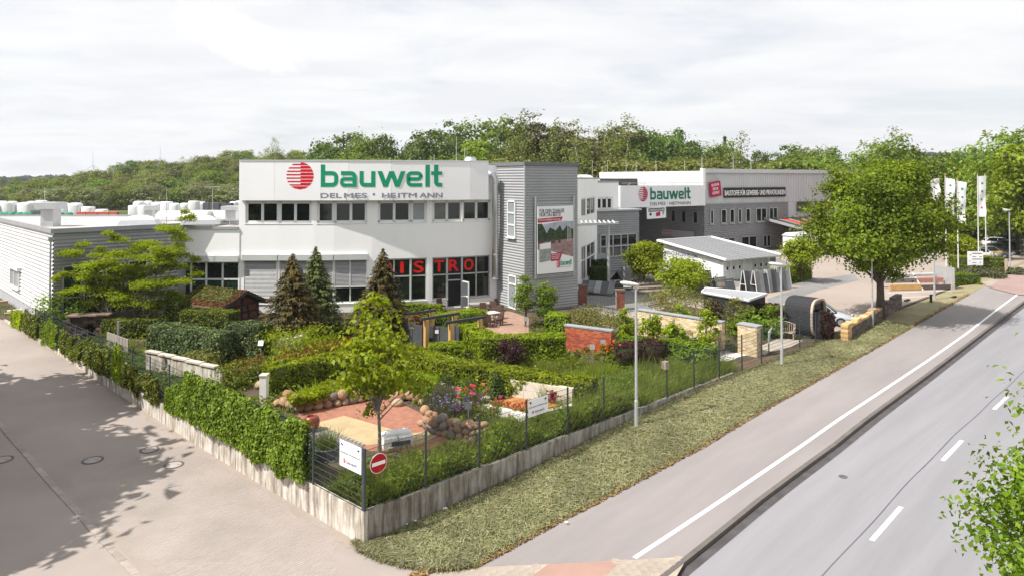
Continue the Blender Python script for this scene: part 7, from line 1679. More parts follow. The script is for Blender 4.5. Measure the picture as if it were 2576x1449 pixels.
# pergola frames and slat fences
for i, (a_, b_) in enumerate((((1017, 791), (1096, 780)), ((1058, 803), (1155, 788)), ((1120, 812), (1220, 797)))):
    p, q_ = G(*a_, 2.64), G(*b_, 2.64); d = (q_-p).normalized(); t = thing('pergola_frame', ('pergola frame of two larch posts and a dark beam, farthest left', 'pergola frame of two larch posts and a dark beam, middle one', 'pergola frame of two larch posts and a dark beam, nearest the terrace hedge')[i], 'pergola', Vector((*p.xy, SZ)))
    MB().bar(p, q_, .14, .16).build('beam', M('beam_dark', (.055, .06, .065), .6, .1, 2), t)
    for f in (.14, .88): r_ = p.lerp(q_, f); MB().bar(Vector((*r_.xy, SZ-.05)), Vector((*r_.xy, 2.56)), .24, .24, d).build('post', woodo, t)
def slat_fence(label, a_, b_, h, n=11):
    p, q_ = G(*a_), G(*b_); d = (q_-p); L_ = d.length; d.normalize(); t = thing('slat_fence', label, 'fence', p)
    for s in (0, .5, 1): r_ = p.lerp(q_, s); MB().bar(Vector((*r_.xy, SZ)), Vector((*r_.xy, SZ+h+.08)), .1, .1, d).build('post', anth, t)
    for i in range(n): z = SZ+.08+h*i/n; MB().bar(p+ZUP*(z-SZ+h/n*.4), q_+ZUP*(z-SZ+h/n*.4), .035, h/n*.78).build('slat', anth, t)
slat_fence('dark grey slat fence panel left of the pergola posts', (1012, 868), (1061, 878), 1.35); slat_fence('dark grey slat fence panel between two larch posts, with small stickers', (1083, 874), (1126, 882), 1.3); slat_fence('narrow dark grey slat fence right of the near pergola post', (1136, 872), (1154, 876), 1.25)
p = G(1100, 877); MB().box((p.x, p.y-.12, SZ+1.05), (.24, .03, .2)).thing('sticker_card', signw, 'small white card with coloured prints on the slat fence', 'card')
# seats and tables
def chair(label, p, rz, mat, group=None, arms=True):
    t = thing('garden_chair', label, 'chair', p, rz, group)
    MB().box((0, 0, .42), (.52, .5, .1)).build('seat', mat, t, local=True); MB().hexa([(-.26, .2, .45), (.26, .2, .45), (.26, .27, .45), (-.26, .27, .45), (-.24, .3, .95), (.24, .3, .95), (.24, .36, .95), (-.24, .36, .95)]).build('backrest', mat, t, local=True)
    for x in (-.22, .22):
        for y in (-.2, .22): MB().bar((x, y, 0), (x, y, .4), .05, .05, (1, 0, 0)).build('leg', mat, t, local=True)
        if arms: MB().bar((x*1.15, -.2, .64), (x*1.15, .25, .66), .05, .04).build('armrest', mat, t, local=True)
    return t
def table(label, p, rz, w, l, mat):
    t = thing('garden_table', label, 'table', p, rz); MB().box((0, 0, .73), (w, l, .05)).build('tabletop', mat, t, local=True)
    for x in (-1, 1):
        for y in (-1, 1): MB().bar((x*(w/2-.08), y*(l/2-.08), 0), (x*(w/2-.08), y*(l/2-.08), .705), .08, .08, (1, 0, 0)).build('leg', mat, t, local=True)
table('long table on the bistro terrace by the open door', G(1212, 787), R(15), 1.9, .8, greywood); table('pale table on the bistro terrace behind the curving hedge', G(1238, 812), R(35), .9, .9, M('table_pale', (.6, .56, .5), .6, .06, 2))
for (x, y, rz, lab) in ((1216, 795, R(10), 'dark wicker chair in front of the long terrace table, left'), (1238, 791, R(-10), 'dark wicker chair in front of the long terrace table, right'), (1256, 783, R(60), 'dark wicker chair at the end of the long terrace table by the tower'), (1110, 783, R(40), 'wicker chair under the bistro window above the low hedge'), (1230, 823, R(160), 'dark wicker chair left of the pale terrace table'), (1254, 818, R(-70), 'dark wicker chair right of the pale terrace table'), (1250, 803, R(-20), 'dark wicker chair behind the pale terrace table')): chair(lab, G(x, y), rz, rattan)
table('weathered wooden table in front of the yellow brick wall', G(1705, 880), R(28), 2.3, .9, greywood)
for (x, y, rz, lab) in ((1665, 882, R(150), 'beige wicker chair left in front of the garden table'), (1688, 888, R(170), 'beige wicker chair in the middle in front of the garden table'), (1735, 872, R(10), 'beige wicker chair behind the garden table, right'), (1680, 868, R(20), 'beige wicker chair behind the garden table, left'), (1722, 890, R(190), 'beige wicker chair right in front of the garden table')): chair(lab, G(x, y), rz, rattanl)
for (x, yb, yt, lab) in ((1635, 880, 789, 'vine post left of the garden table'), (1695, 888, 802, 'weathered vine post in front of the garden table'), (1709, 845, 767, 'vine post behind the garden table at the wall'), (1569, 858, 775, 'vine post left of the yellow brick wall'), (1776, 886, 776, 'vine post right of the garden table')):
    p = G(x, yb); h = zat(yt, p.y)-SZ; MB().tube([p, p+ZUP*h*.5+Vector((.02, 0, 0)), p+ZUP*h], [.075, .07, .06], 7).thing('vine_post', greywood, lab, 'post')
    bush('grape vine climbing the '+lab, p+Vector((.12, -.1, 0)), .55, h*.95, L_lime, 20, .16, 'vine', 'vine', clump=.4)
# teak bench, sculpture and posts
p = G(1968, 850); t = thing('garden_bench', 'teak garden bench in front of the purple hedge', 'bench', p, R(-35)); MB().box((0, 0, .43), (1.5, .5, .05)).build('seat', teak, t, local=True)
for x in (-.72, .72):
    for y, h in ((-.22, .62), (.25, .95)): MB().bar((x, y, 0), (x, y, h), .06, .06, (1, 0, 0)).build('leg', teak, t, local=True)
    MB().bar((x, -.25, .63), (x, .25, .66), .07, .04).build('armrest', teak, t, local=True)
for i in range(11): MB().bar((-.62+.124*i, .25, .46), (-.62+.124*i, .28, .92), .04, .02, (0, 1, 0)).build('back_slat', teak, t, local=True)
MB().tube([(-.74, .27, .9), (-.4, .28, 1.0), (0, .28, 1.04), (.4, .28, 1.0), (.74, .27, .9)], .035, 6).build('top_rail', teak, t, local=True)
p = G(1934, 886); MB().tube([p, p+ZUP*.7, p+ZUP*1.2+Vector((.05, 0, 0)), p+ZUP*1.5+Vector((.22, 0, 0))], [.04, .05, .09, .02], 6).thing('sculpture', M('verdigris', (.35, .40, .36), .6, .15, 4), 'slim pale green heron like sculpture behind the fence', 'sculpture')
p = G(1772, 905); MB().tube([p, p+ZUP*.72, p+ZUP*.76], [.07, .07, .05], 10).thing('water_post', M('post_stone', (.42, .39, .34), .8, .1, 3), 'short round water post standing by the white sample slabs', 'post')
# small information boards
for (x, y, h, lab) in ((1490, 918, .95, 'small grey information board left of the orange roses'), (1517, 905, .95, 'small grey information board at the foot of the red brick wall'), (656, 925, 1.3, 'small white plant sign on a pole by the round stone wall'), (1178, 1095, 1.15, 'tilted grey information board above the boulder heap'), (1323, 842, 1.0, 'thin plant label pole on the terrace bed')):
    p = G(x, y); t = thing('info_board', lab, 'sign', p); MB().tube([p, p+ZUP*h], .02, 5).build('pole', alu, t); c = p+ZUP*h; MB().hexa([c+Vector(v) for v in ((-.14, -.10, -.08), (.14, -.10, -.08), (.14, -.07, -.08), (-.14, -.07, -.08), (-.14, .02, .17), (.14, .02, .17), (.14, .05, .17), (-.14, .05, .17))]).build('plate', M('info_grey', (.2, .205, .2), .5, .1, 3) if 'white' not in lab else signw, t)
# birdhouse-like box on the fence post
p = postsR[7][1]+ZUP*1.55-LD*.06-RD*.22; MB().box(p, (.26, .22, .34), math.atan2(RD.y, RD.x)).thing('nest_box', M('nest_wood', (.36, .28, .23), .85, .15, 4), 'small wooden box fixed to a fence post near the barberry', 'nest box')
# signs on the fence
def cctv_sign(label, p, d, w, h):
    n = outn(d); t = thing('fence_sign', label, 'sign', p); P3 = lambda x, y, o=.0: p+d*x+ZUP*y+n*o
    MB().hexa([P3(x, y, o) for y in (0, h) for x, o in ((0, .006), (w, .006), (w, -.006), (0, -.006))]).build('plate', signw, t)
    text('Dieser Bereich wird videoüberwacht', P3(.04*w, h*.53, .0), d, ZUP, .045, blackm, t, width=w*.92, bold=.02, kind='stuff')
    u = .50*w/sum(GLY[c][0]+20 for c in 'bauwelt'); x = .32*w
    for c in 'bauwelt': glyph(c, P3(x, h*.18, .008), d, ZUP, u, u*1.0, greym if 'corner' not in label else greym, t, .004); x += (GLY[c][0]+20)*u
    globe(P3(.22*w, h*.25, .0), d, ZUP, .095*h*1.1, t, redm, .009, .9); text('DELMES · HEITMANN', P3(.36*w, h*.09, 0), d, ZUP, .02, greym, t, width=w*.42, kind='stuff')
    for f, s in ((.10, 1), (.88, -1)):
        m = MB(); c = P3(f*w, h*.84, .009); r_ = d*s; m.poly([c-r_*.05+ZUP*.045, c+r_*.06+ZUP*.02, c+r_*.06-ZUP*.03, c-r_*.05-ZUP*.01]); m.poly([c+r_*.0-ZUP*.02, c+r_*.03-ZUP*.03, c+r_*.02-ZUP*.09, c+r_*.005-ZUP*.08]); m.build('camera_symbol', blackm, t, kind='stuff')
p0 = postsL[0][1]; cctv_sign('white video warning sign on the side road fence, next to the corner post', C0+LD*1.22-RD*.05+ZUP*2.06, -LD, 1.12, .80)
p0 = hit(C0+RD*0, RD, 1326); cctv_sign('white video warning sign on the main road fence, below the larch deck', Vector((p0.x, p0.y, 2.15))-LD*.05, RD, 1.05, .62)
c = hit(C0-LD*.06, RD, 954.5); c = Vector((c.x, c.y, zat(1164, c.y))); n = outn(RD); t = thing('no_entry_sign', 'round red no entry sign with white bar on the fence near the corner', 'traffic sign', c-ZUP*.3)
def disc(r, o, mat, name, n_=32): MB().poly([c+n*o+RD*(r*math.cos(2*math.pi*i/n_))+ZUP*(r*math.sin(2*math.pi*i/n_)) for i in range(n_)]).build(name, mat, t)
m = MB(); m.tube([c+n*.0, c+n*.02], .30, 32); m.build('plate', signw, t); disc(.285, .023, M('traffic_red', (.42, .003, .008), .4, .03, 2), 'red_face'); MB().poly([c+n*.027+RD*x+ZUP*y for x, y in ((-.235, -.055), (.235, -.055), (.235, .055), (-.235, .055))]).build('white_bar', signw, t)
# litter on the verge
for i, (x, y, s) in enumerate(((1044, 1308, .09), (1020, 1317, .08), (1120, 1279, .10), (1119, 1390, .06), (1425, 1312, .06))):
    p = T(x, y, .09); o = obj('paper_scrap', BM[i]); o.location = p; o.scale = (s, s*.6, s*.5); o.data = BM[i].copy(); o.data.materials[0] = signw; tag(o, ('crumpled white paper scrap in the hay, right one of a close pair', 'crumpled white paper scrap in the hay, left one of a close pair', 'white paper scrap in the hay below the second fence post', 'tiny white scrap at the tip of the verge', 'small white scrap at the edge of the cycle path')[i], 'litter')
# ================================================================== STREET AND YARD OBJECTS
polem = M('lamp_pole', (.46, .47, .48), .5, .08, 2, metal=.3); headm = M('lamp_head', (.60, .58, .54), .5, .2, 8)
def lamp(label, p, ptop, ang=math.pi*.97, double=False):
    h = zat(ptop, p.y)-p.z; t = thing('street_lamp', label, 'street lamp', p)
    MB().tube([p-ZUP*.1, p+ZUP*1.1, p+ZUP*1.12, p+ZUP*h*.97], [.085, .08, .065, .045], 10).build('pole', polem, t)
    d = Vector((math.cos(ang), math.sin(ang), .0)); s_ = Vector((-d.y, d.x, 0)); c = p+ZUP*(h-.05)
    sec = [(-.14, .05, .05), (.0, .09, .09), (.25, .13, .12), (.5, .12, .11), (.66, .05, .05)]; m = MB(); k = 8
    for x, w, hh in sec:
        for i in range(k): a = 2*math.pi*i/k; m.v.append(tuple(c+d*x+s_*(w*math.cos(a))+ZUP*(hh*math.sin(a)*(.8 if math.sin(a) > 0 else .9)+x*.12)))
    for j in range(len(sec)-1):
        for i in range(k): q_ = (i+1) % k; m.f.append((j*k+i, j*k+q_, (j+1)*k+q_, (j+1)*k+i))
    m.f.append(tuple(range(k))[::-1]); m.f.append(tuple((len(sec)-1)*k+i for i in range(k))); m.build('lamp_head', headm, t, True)
    MB().box(c+d*.36-ZUP*.08, (.34, .16, .08), ang).build('lamp_glass', M('lamp_glass', (.5, .5, .46), .2, .1, 3), t)
lamp('street lamp standing on the mown verge in front of the red brick wall', T(1601, 1073), 713); lamp('street lamp on the verge left of the wooden sample wall, near the sauna', T(1967, 920), 664)
lamp('street lamp in front of the trunk of the big maple', G(2195, 822), 650); lamp('street lamp right of the big maple, half hidden by its crown', G(2351, 754), 640); lamp('street lamp at the far right roadside', G(2541, 684), 528)
p = G(2394, 738); MB().tube([p, p+ZUP*2.4], .05, 6).thing('slim_post', polem, 'slim grey post by the rounded entrance hedge', 'post')
p = G(2342, 762); MB().box(p+ZUP*.35, (.14, .14, .7)).thing('bollard', wooddk, 'short dark bollard on the verge right of the big maple', 'bollard')
for x, y, lab in ((2400, 749, 'dark kerb block at the edge of the parking bay, right one'), (2282, 757, 'dark kerb block at the edge of the parking bay, left one')): p = G(x, y); MB().box(p+ZUP*.07, (.8, .2, .14), R(40)).thing('kerb_block', wooddk, lab, 'kerb')
# low wall of sample bricks along the yard
blk = [M('sample_%d' % i, c, .85, .15, 4, bump=.3) for i, c in enumerate(((.55, .34, .14), (.60, .42, .20), (.40, .24, .12), (.20, .13, .10)))]; dkb = [M('sample_dark_%d' % i, c, .85, .15, 4, bump=.3) for i, c in enumerate(((.07, .065, .065), (.11, .085, .075), (.16, .12, .10)))]
a, b = G(2124, 858), G(2262, 772); t = thing('sample_wall', 'long low sample wall of orange and dark blocks between yard and verge', 'wall', a); d = (b-a); L_ = d.length; d.normalize(); nb = int(L_/.46)
for i in range(nb):
    s = .46*i; nr_ = 7 if (i < 3 or i % 9 in (5, 6) or i > nb-6) else 6
    for r_ in range(nr_):
        front = (i < 2 or (r_ >= 5 and i < nb*.55)); mm_ = blk[int(rng.integers(3))] if front else dkb[int(rng.integers(3))]
        MB().box(a+d*(s+.225)+ZUP*(.07+r_*.15), (.445, .42, .142), X=d).build('block', mm_, t)
# sauna pod
p = G(2060, 850); sd_ = Vector((math.cos(R(44)), math.sin(R(44)), 0)); fw_ = outn(sd_)
pod = thing('sauna_pod', 'rounded wooden sauna pod with a black shingled shell at the end of the purple hedge', 'sauna', p); Wp, Hp, Dp = 2.3, 2.35, 1.8; c = G(2062, 848)
def ring(s, f, k=26):
    out = []
    for i in range(k):
        a_ = 2*math.pi*i/k; x = math.copysign(abs(math.cos(a_))**.62, math.cos(a_))*Wp/2*s; z = math.copysign(abs(math.sin(a_))**.62, math.sin(a_))*Hp/2*s; out.append(c+sd_*x+ZUP*(Hp/2+.12+z)-fw_*f)
    return out
def loft(ra_, rb2): 
    m = MB(); k = len(ra_); m.v = [tuple(v) for v in ra_+rb2]; m.f = [(i, (i+1) % k, k+(i+1) % k, k+i) for i in range(k)]; return m
m = loft(ring(1, .12), ring(1, Dp)); m.f.append(tuple(range(26, 52))); m.build('shell', M('shingle_black', (.032, .032, .036), .8, .15, 6, bump=.5), pod)
r0, r1 = ring(1.0, -.02), ring(.9, -.02); m = MB(); k = 26; m.v = [tuple(v) for v in r0+r1+ring(1.0, .14)+ring(.9, .14)]; m.f = [(i, (i+1) % k, k+(i+1) % k, k+i) for i in range(k)]+[(2*k+i, 2*k+(i+1) % k, (i+1) % k, i) for i in range(k)]+[(k+i, k+(i+1) % k, 3*k+(i+1) % k, 3*k+i) for i in range(k)]
podw = M('pod_wood', (.27, .20, .15), .75, .12, 3, stretch=(1, 1, 7)); m.build('front_rim', M('pod_rim', (.42, .34, .27), .7, .1, 3), pod)
m = MB(); m.poly(ring(.91, .2)); m.build('front_wall', podw, pod)
for i in range(9): z = .4+i*.11; wz = Wp*.86/2*(min(1, (z+.1)/.6))**.3; q_ = c+ZUP*z-fw_*.185; MB().bar(q_-sd_*wz, q_+sd_*wz, .02, .098).build('board', podw, pod)
MB().hexa([c+sd_*x+ZUP*z-fw_*o for z in (1.45, 2.1) for x, o in ((-.2, .16), (.95, .16), (.95, .19), (-.2, .19))]).build('window', glass, pod); MB().bar(c-sd_*1.0+ZUP*1.4-fw_*.17, c+sd_*1.02+ZUP*1.4-fw_*.17, .06, .06).build('rail', M('pod_rim', (.42, .34, .27)), pod)
for s in (-.8, .8): MB().bar(c+sd_*s-fw_*.2+ZUP*.07, c+sd_*s-fw_*2.3+ZUP*.07, .14, .14).build('skid', wooddk, pod)
# cars
tyre = M('tyre', (.02, .02, .02), .8, .1, 5); rim = M('rim', (.4, .4, .41), .35, .05, 3, metal=.6); lightw = M('headlight', (.6, .62, .64), .1, .05, 3, spec=.8); lightr = M('taillight', (.3, .01, .01), .2, .05, 3)
CARM = {}
def car(label, p, rz, col, kind='estate', group=None):
    body = M('car_%s' % col[0], col[1], .28, .02, 1, spec=.6, coat=.6)
    t = thing('parked_car', label, 'car', p, rz, group)
    def loft2(st, name, mat, par):
        m = MB(); k = len(st[0][1])
        for x, sec in st:
            for y, z in sec: m.v.append((x, y, z))
        for j in range(len(st)-1):
            for i in range(k): q_ = (i+1) % k; m.f.append((j*k+i, j*k+q_, (j+1)*k+q_, (j+1)*k+i))
        m.f.append(tuple(range(k))[::-1]); m.f.append(tuple((len(st)-1)*k+i for i in range(k))); return m.build(name, mat, par, True, local=True)
    def sec(w, zl, zb, zt): return [(-w*.9, zl), (w*.9, zl), (w, zl+.12), (w, zb), (w*.88, zt), (-w*.88, zt), (-w, zb), (-w, zl+.12)]
    key = ('car', col[0], kind)
    if key not in CARM:
        b_ = loft2([(-2.2, sec(.68, .38, .62, .72)), (-2.1, sec(.82, .24, .78, .90)), (-1.5, sec(.88, .2, .85, .95)), (0, sec(.89, .2, .84, .94)), (.85, sec(.89, .2, .80, .93)), (1.5, sec(.87, .2, .70, .82)), (2.02, sec(.80, .22, .60, .68)), (2.2, sec(.64, .34, .52, .56))], 'body', body, t)
        xr = -2.0 if kind == 'estate' else -1.55
        def cs(w, z0, w1, z1): return [(-w, z0), (w, z0), (w1, z1), (-w1, z1)]
        g_ = loft2([(xr, cs(.80, .88, .66, .92)), (xr+.35, cs(.82, .90, .63, 1.38)), (-.4, cs(.83, .90, .64, 1.43)), (.35, cs(.83, .90, .62, 1.39)), (1.1, cs(.80, .88, .70, .92))], 'cabin_glass', glass, t)
        loft2([(xr+.25, cs(.66, 1.33, .62, 1.37)), (-.4, cs(.67, 1.41, .62, 1.465)), (.42, cs(.66, 1.36, .6, 1.40))], 'roof', body, t)
        for s in (-1, 1):
            for x0, z0, x1, z1 in ((.98, .93, .38, 1.40), (-.45, .92, -.45, 1.42), (xr+.1, .92, xr+.4, 1.38)): MB().bar((x0, s*.80, z0), (x1, s*.645, z1), .07, .05).build('pillar', body, t, local=True)
            for x in (-1.35, 1.35):
                w = MB().tube([(x, s*.74, .32), (x, s*.90, .32)], .32, 16).build('tyre', tyre, t, local=True); MB().tube([(x, s*.88, .32), (x, s*.915, .32)], .2, 12).build('rim', rim, w, local=True)
            MB().box((2.07, s*.56, .6), (.16, .34, .14), s*-.25).build('headlight', lightw, t, local=True); MB().box((-2.12, s*.62, .74), (.1, .26, .2)).build('taillight', lightr, t, local=True); MB().box((.75, s*.98, .98), (.14, .18, .13)).build('mirror', body, t, local=True)
        MB().box((2.19, 0, .47), (.05, .7, .14)).build('grille', tyre, t, local=True); MB().box((2.215, 0, .36), (.02, .5, .11)).build('number_plate', signw, t, local=True); CARM[key] = t
    else:
        for ch in CARM[key].children: dup(ch, parent=t)
    return t
C_ = {'s': ('silver', (.42, .45, .49)), 'w': ('white', (.72, .72, .73)), 'b': ('black', (.015, .015, .018)), 'g': ('grey', (.20, .21, .22))}
car('silver estate car parked behind the sauna pod', G(2062, 812), R(-25), C_['s'])
for x, y, rz, c_, lab in ((2462, 652, R(10), 'w', 'white car nearest behind the direction sign, under the flags'), (2492, 648, R(-25), 'g', 'grey car second from the flags in the right car park'), (2515, 640, R(-25), 'b', 'black car beside the right street tree trunk'), (2540, 632, R(-25), 'b', 'dark car farthest right in the row under the street tree'), (2515, 622, R(-20), 'w', 'white car behind the street tree in the car park'), (2378, 590, R(10), 'g', 'grey car far back between maple crown and flags'), (2400, 592, R(100), 's', 'silver car far back left of the flag pole'), (2352, 605, R(0), 'w', 'white car glimpsed through the maple crown'), (2580, 628, R(-20), 's', 'silver car cut by the right edge of the picture')):
    car(lab, G(x, y), rz, C_[c_], 'estate' if c_ in 'wg' else 'saloon')
# truck half hidden by the maple
p = G(2100, 642); tk = thing('flatbed_truck', 'white and black truck mostly hidden behind the crown of the big maple', 'truck', p, R(165)); MB().box((0, 0, .9), (6.5, 2.2, .35)).build('chassis', tyre, tk, local=True)
MB().hexa([(-1.1, -1.1, 1.0), (2.3-1.2, -1.1, 1.0), (1.1, 1.1, 1.0), (-1.1, 1.1, 1.0), (-1.0, -1.05, 2.9), (.8, -1.05, 2.9), (.8, 1.05, 2.9), (-1.0, 1.05, 2.9)]).build('x', pvc, tk, local=True).name = 'cab'
MB().box((-1.0-1.2, 0, 1.25), (2.2, 2.2, .4)).build('load_bed', dark, tk, local=True)
for x in (-2.4, 2.5):
    for s in (-1, 1): w = MB().tube([(x, s*.85, .5), (x, s*1.12, .5)], .5, 16).build('tyre', tyre, tk, local=True); MB().tube([(x, s*1.1, .5), (x, s*1.14, .5)], .26, 12).build('rim', rim, w, local=True)
# flags
flagm = M('flag_cloth', (.74, .74, .74), .8, .03, 2); polw = M('flag_pole', (.62, .62, .62), .4, .05, 2)
def flag(label, p, ptop, f0, f1, w, ang, seed, letters=True):
    h = zat(ptop, p.y)-SZ; t = thing('flag', label, 'flag', p); MB().tube([p, p+ZUP*h], [.07, .04], 8).build('pole', polw, t); MB().lathe(p+ZUP*h, [(.06, 0), (.09, .08), (.03, .14)], 8).build('cap', M('cap_gold', (.35, .2, .1), .5, .1, 3), t)
    za, zb2 = zat(f0, p.y), zat(f1, p.y); d = Vector((math.cos(ang), math.sin(ang), 0)); nn = Vector((-d.y, d.x, 0)); m = MB(); nu_, nv_ = 8, 20
    def fp(i, j):
        x, y = i/nu_, j/nv_; amp = .13*x*(.4+y); wv = math.sin(y*6+seed+x*2.2)*amp+math.sin(y*13+seed*2)*.06*x; sh = 1-.22*y*abs(math.sin(seed+y*2.2)); return Vector((p.x, p.y, 0))+d*(.07+w*x*sh)+nn*wv+ZUP*(za+(zb2-za)*y-.2*x*(1-y)*math.sin(seed))
    for j in range(nv_+1):
        for i in range(nu_+1): m.v.append(tuple(fp(i, j)))
    for j in range(nv_):
        for i in range(nu_): a_ = j*(nu_+1)+i; m.f.append((a_, a_+1, a_+nu_+2, a_+nu_+1))
    m.build('cloth', flagm, t, True)
    if letters:
        for k_, (j0, j1, mt) in enumerate(((3, 4, greenm), (7, 8, greenm), (11, 12, greenm), (15, 16, redm))):
            for sgn in (-1, 1):
                o_ = nn*(.012*sgn); m = MB(); m.poly([fp(3, j0)+o_, fp(5, j0)+o_, fp(5, j1)+o_, fp(3, j1)+o_]); m.build('print_mark', mt, t, kind='stuff')
flag('tall white flag leftmost, closest to the maple crown', G(2381, 700), 443, 448, 548, .85, R(-10), 1.0); flag('slim white flag hanging left of the direction sign', G(2411, 688), 452, 456, 562, .85, R(-5), 2.2); flag('white flag with green letters above the parked cars, left one of the pair', G(2462, 662), 440, 444, 546, 1.0, R(0), 3.1); flag('white flag on the rightmost pole of the pair above the parked cars', G(2481, 660), 440, 448, 545, .7, R(170), 4.0, False)
flag('white flag mostly hidden behind the top of the maple crown', G(2345, 660), 447, 452, 505, 1.0, R(0), 5.0, False)
# direction sign and small posts
p = G(2453, 690); t = thing('direction_sign', 'white direction board with grey lines and arrows on two posts', 'sign', p); sc = F/p.y; d = Vector((1, -.06, 0)).normalized(); w = 37/sc; z0_, z1_ = zat(668, p.y), zat(633, p.y); o = p-d*w/2
for s in (.1, .9): MB().bar(o+d*w*s, Vector((*(o+d*w*s).xy, z0_+.1)), .09, .09, d).build('post', M('sign_post', (.2, .1, .07), .7, .1, 2), t)
n = outn(d); P3 = lambda x, z, o_: Vector((*(o+d*x+n*o_).xy, z)); MB().hexa([P3(x, z, o_) for z in (z0_, z1_) for x, o_ in ((0, .1), (w, .1), (w, .04), (0, .04))]).build('board', signw, t)
hh = z1_-z0_
for y0, y1, x0, x1 in ((.82, .89, .28, .93), (.42, .48, .28, .93), (.60, .65, .3, .55), (.60, .65, .75, .92), (.18, .22, .3, .55)): MB().poly([P3(w*x, z0_+hh*y, .104) for x, y in ((x0, y0), (x1, y0), (x1, y1), (x0, y1))]).build('text_line', M('sign_text', (.13, .13, .16), .5, .05, 2), t)
text('P', P3(w*.78, z0_+hh*.14, .094), d, ZUP, .18, greym, t, bold=.02, name='letter')
text('↑', P3(w*.1, z0_+hh*.65, .094), d, ZUP, .25, blackm, t, name='arrow') ; text('←', P3(w*.08, z0_+hh*.27, .094), d, ZUP, .16, blackm, t, name='arrow')
p = G(2500, 680); t = thing('yellow_marker', 'wooden post with a small yellow pointer board right of the direction sign', 'sign post', p); MB().box(p+ZUP*1.0, (.16, .12, 2.0)).build('post', teak, t); MB().box(p+ZUP*2.0+Vector((.45, 0, 0)), (1.0, .06, .22)).build('pointer', M('pointer_yellow', (.55, .38, .05), .6, .1, 2), t)
for i, (x, y) in enumerate(((2530, 692), (2534, 690))): p = G(x, y); MB().box(p+ZUP*.8, (.1, .1, 1.6)).thing('wooden_stake', teak, ('left wooden stake at the foot of the far right lamp post', 'right wooden stake at the foot of the far right lamp post')[i], 'stake')
# sample bay with coloured pavers
a, b = G(2240, 732), G(2396, 728); t = thing('sample_bay', 'sloped display bay of orange, red and grey paving samples behind the big maple', 'display', (a+b)/2); d = (b-a); L_ = d.length; d.normalize(); n = outn(d)
for i, (s0, s1, z0_, z1_, o0, o1, mt) in enumerate(((.0, .5, .05, .55, 0, .2, blk[0]), (.52, .98, .05, .45, 0, .2, dkb[1]), (.0, .5, .6, 1.0, -.6, .2, greyconc), (.52, .95, .55, 1.0, -.7, .2, M('sample_pink', (.44, .2, .16), .85, .12, 3)), (.0, .95, 1.0, 1.25, -1.5, .5, M('sample_grey', (.45, .45, .45), .85, .1, 3)))):
    q2 = lambda s, o_, z: Vector((*(a+d*(L_*s)+n*o_).xy, SZ+z)); MB().hexa([q2(s, o_, z) for z in (z0_, z1_) for s, o_ in ((s0, o0), (s1, o0), (s1, o0-o1), (s0, o0-o1))]).build('sample_row', mt, t)
MB().hexa([q2(s, o_, z) for z in (0, 2.0) for s, o_ in ((.99, .3), (1.0, .3), (1.0, -2.2), (.99, -2.2))]).build('side_panel', alu, t); MB().bar(q2(.51, .1, 0), q2(.51, -1.2, 1.4), .06, .1).build('divider', pvc, t)
# paving sample stands and leaning boards in front of the pavilion
fd = [M('stand_dark', (.075, .08, .09), .6, .2, 1), M('stand_grey', (.17, .175, .18), .6, .2, 1), M('stand_mid', (.27, .27, .28), .6, .15, 1)]
for i, (x, y, lab) in enumerate(((1886, 736, 'first A shaped paving sample stand from the left'), (1912, 737, 'second A shaped paving sample stand from the left'), (1942, 733, 'third A shaped paving sample stand from the left'), (1968, 727, 'fourth A shaped paving sample stand, nearest the yard hedge'))):
    p = G(x, y); t = thing('sample_stand', lab, 'display stand', p, R(28)); 
    for s in (-1, 1):
        for j in range(3):
            x0, x1 = -.8+j*.53, -.8+(j+1)*.53-.02; top_ = (1.95, 1.95, 1.7)[j]; Q_ = lambda f, o_: (0, 0, 0)
            MB().hexa([(x0, s*.42, .05), (x1, s*.42, .05), (x1, s*.42-s*.06, .05), (x0, s*.42-s*.06, .05), (x0, s*.10, top_), (x1, s*.10, top_), (x1, s*.04, top_), (x0, s*.04, top_)]).build('sample_panel', fd[(i+j) % 3], t, local=True)
        for x_ in (-.83, .8): MB().bar((x_, s*.44, 0), (x_, s*.08, 2.0), .045, .06, (1, 0, 0)).build('frame_bar', pvc if x_ < 0 else alu, t, local=True)
    MB().bar((-.83, .35, .8), (-.83, -.35, .8), .04, .04).build('cross_bar', pvc, t, local=True)
for i, (x, y, w, h, lab) in enumerate(((1757, 742, 1.9, .9, 'low dark display board with pale lettering left of the sample boards'), (1785, 735, 1.0, 1.9, 'tall dark sample board with a beige panel by the pavilion corner'), (1802, 738, 1.1, 1.3, 'dark sample board second from the pavilion corner'), (1820, 738, 1.4, 1.4, 'grey and beige sample board in front of the pavilion side'), (1841, 740, 1.1, 1.3, 'black sample board left of the A shaped stands'))):
    p = G(x, y); t = thing('sample_board', lab, 'display board', p, R(30)); MB().hexa([(-w/2, -.1, 0), (w/2, -.1, 0), (w/2, -.02, 0), (-w/2, -.02, 0), (-w/2, .35, h), (w/2, .35, h), (w/2, .43, h), (-w/2, .43, h)]).build('board', fd[0] if i != 3 else fd[1], t, local=True)
    if i in (1, 3): MB().hexa([(-w*.4, .02, .25*h), (w*.4, .02, .25*h), (w*.4, .06, .25*h), (-w*.4, .06, .25*h), (-w*.4, .195, .68*h), (w*.4, .195, .68*h), (w*.4, .24, .68*h), (-w*.4, .24, .68*h)]).build('sample_panel', M('beige_sample', (.45, .38, .29), .8, .1, 2), t, local=True)
    MB().bar((-w*.35, .30*1, h*.86), (w*.35, .30, h*.86), .03, h*.06).build('pale_line', M('board_line', (.45, .46, .47), .6, .1, 4), t, local=True)
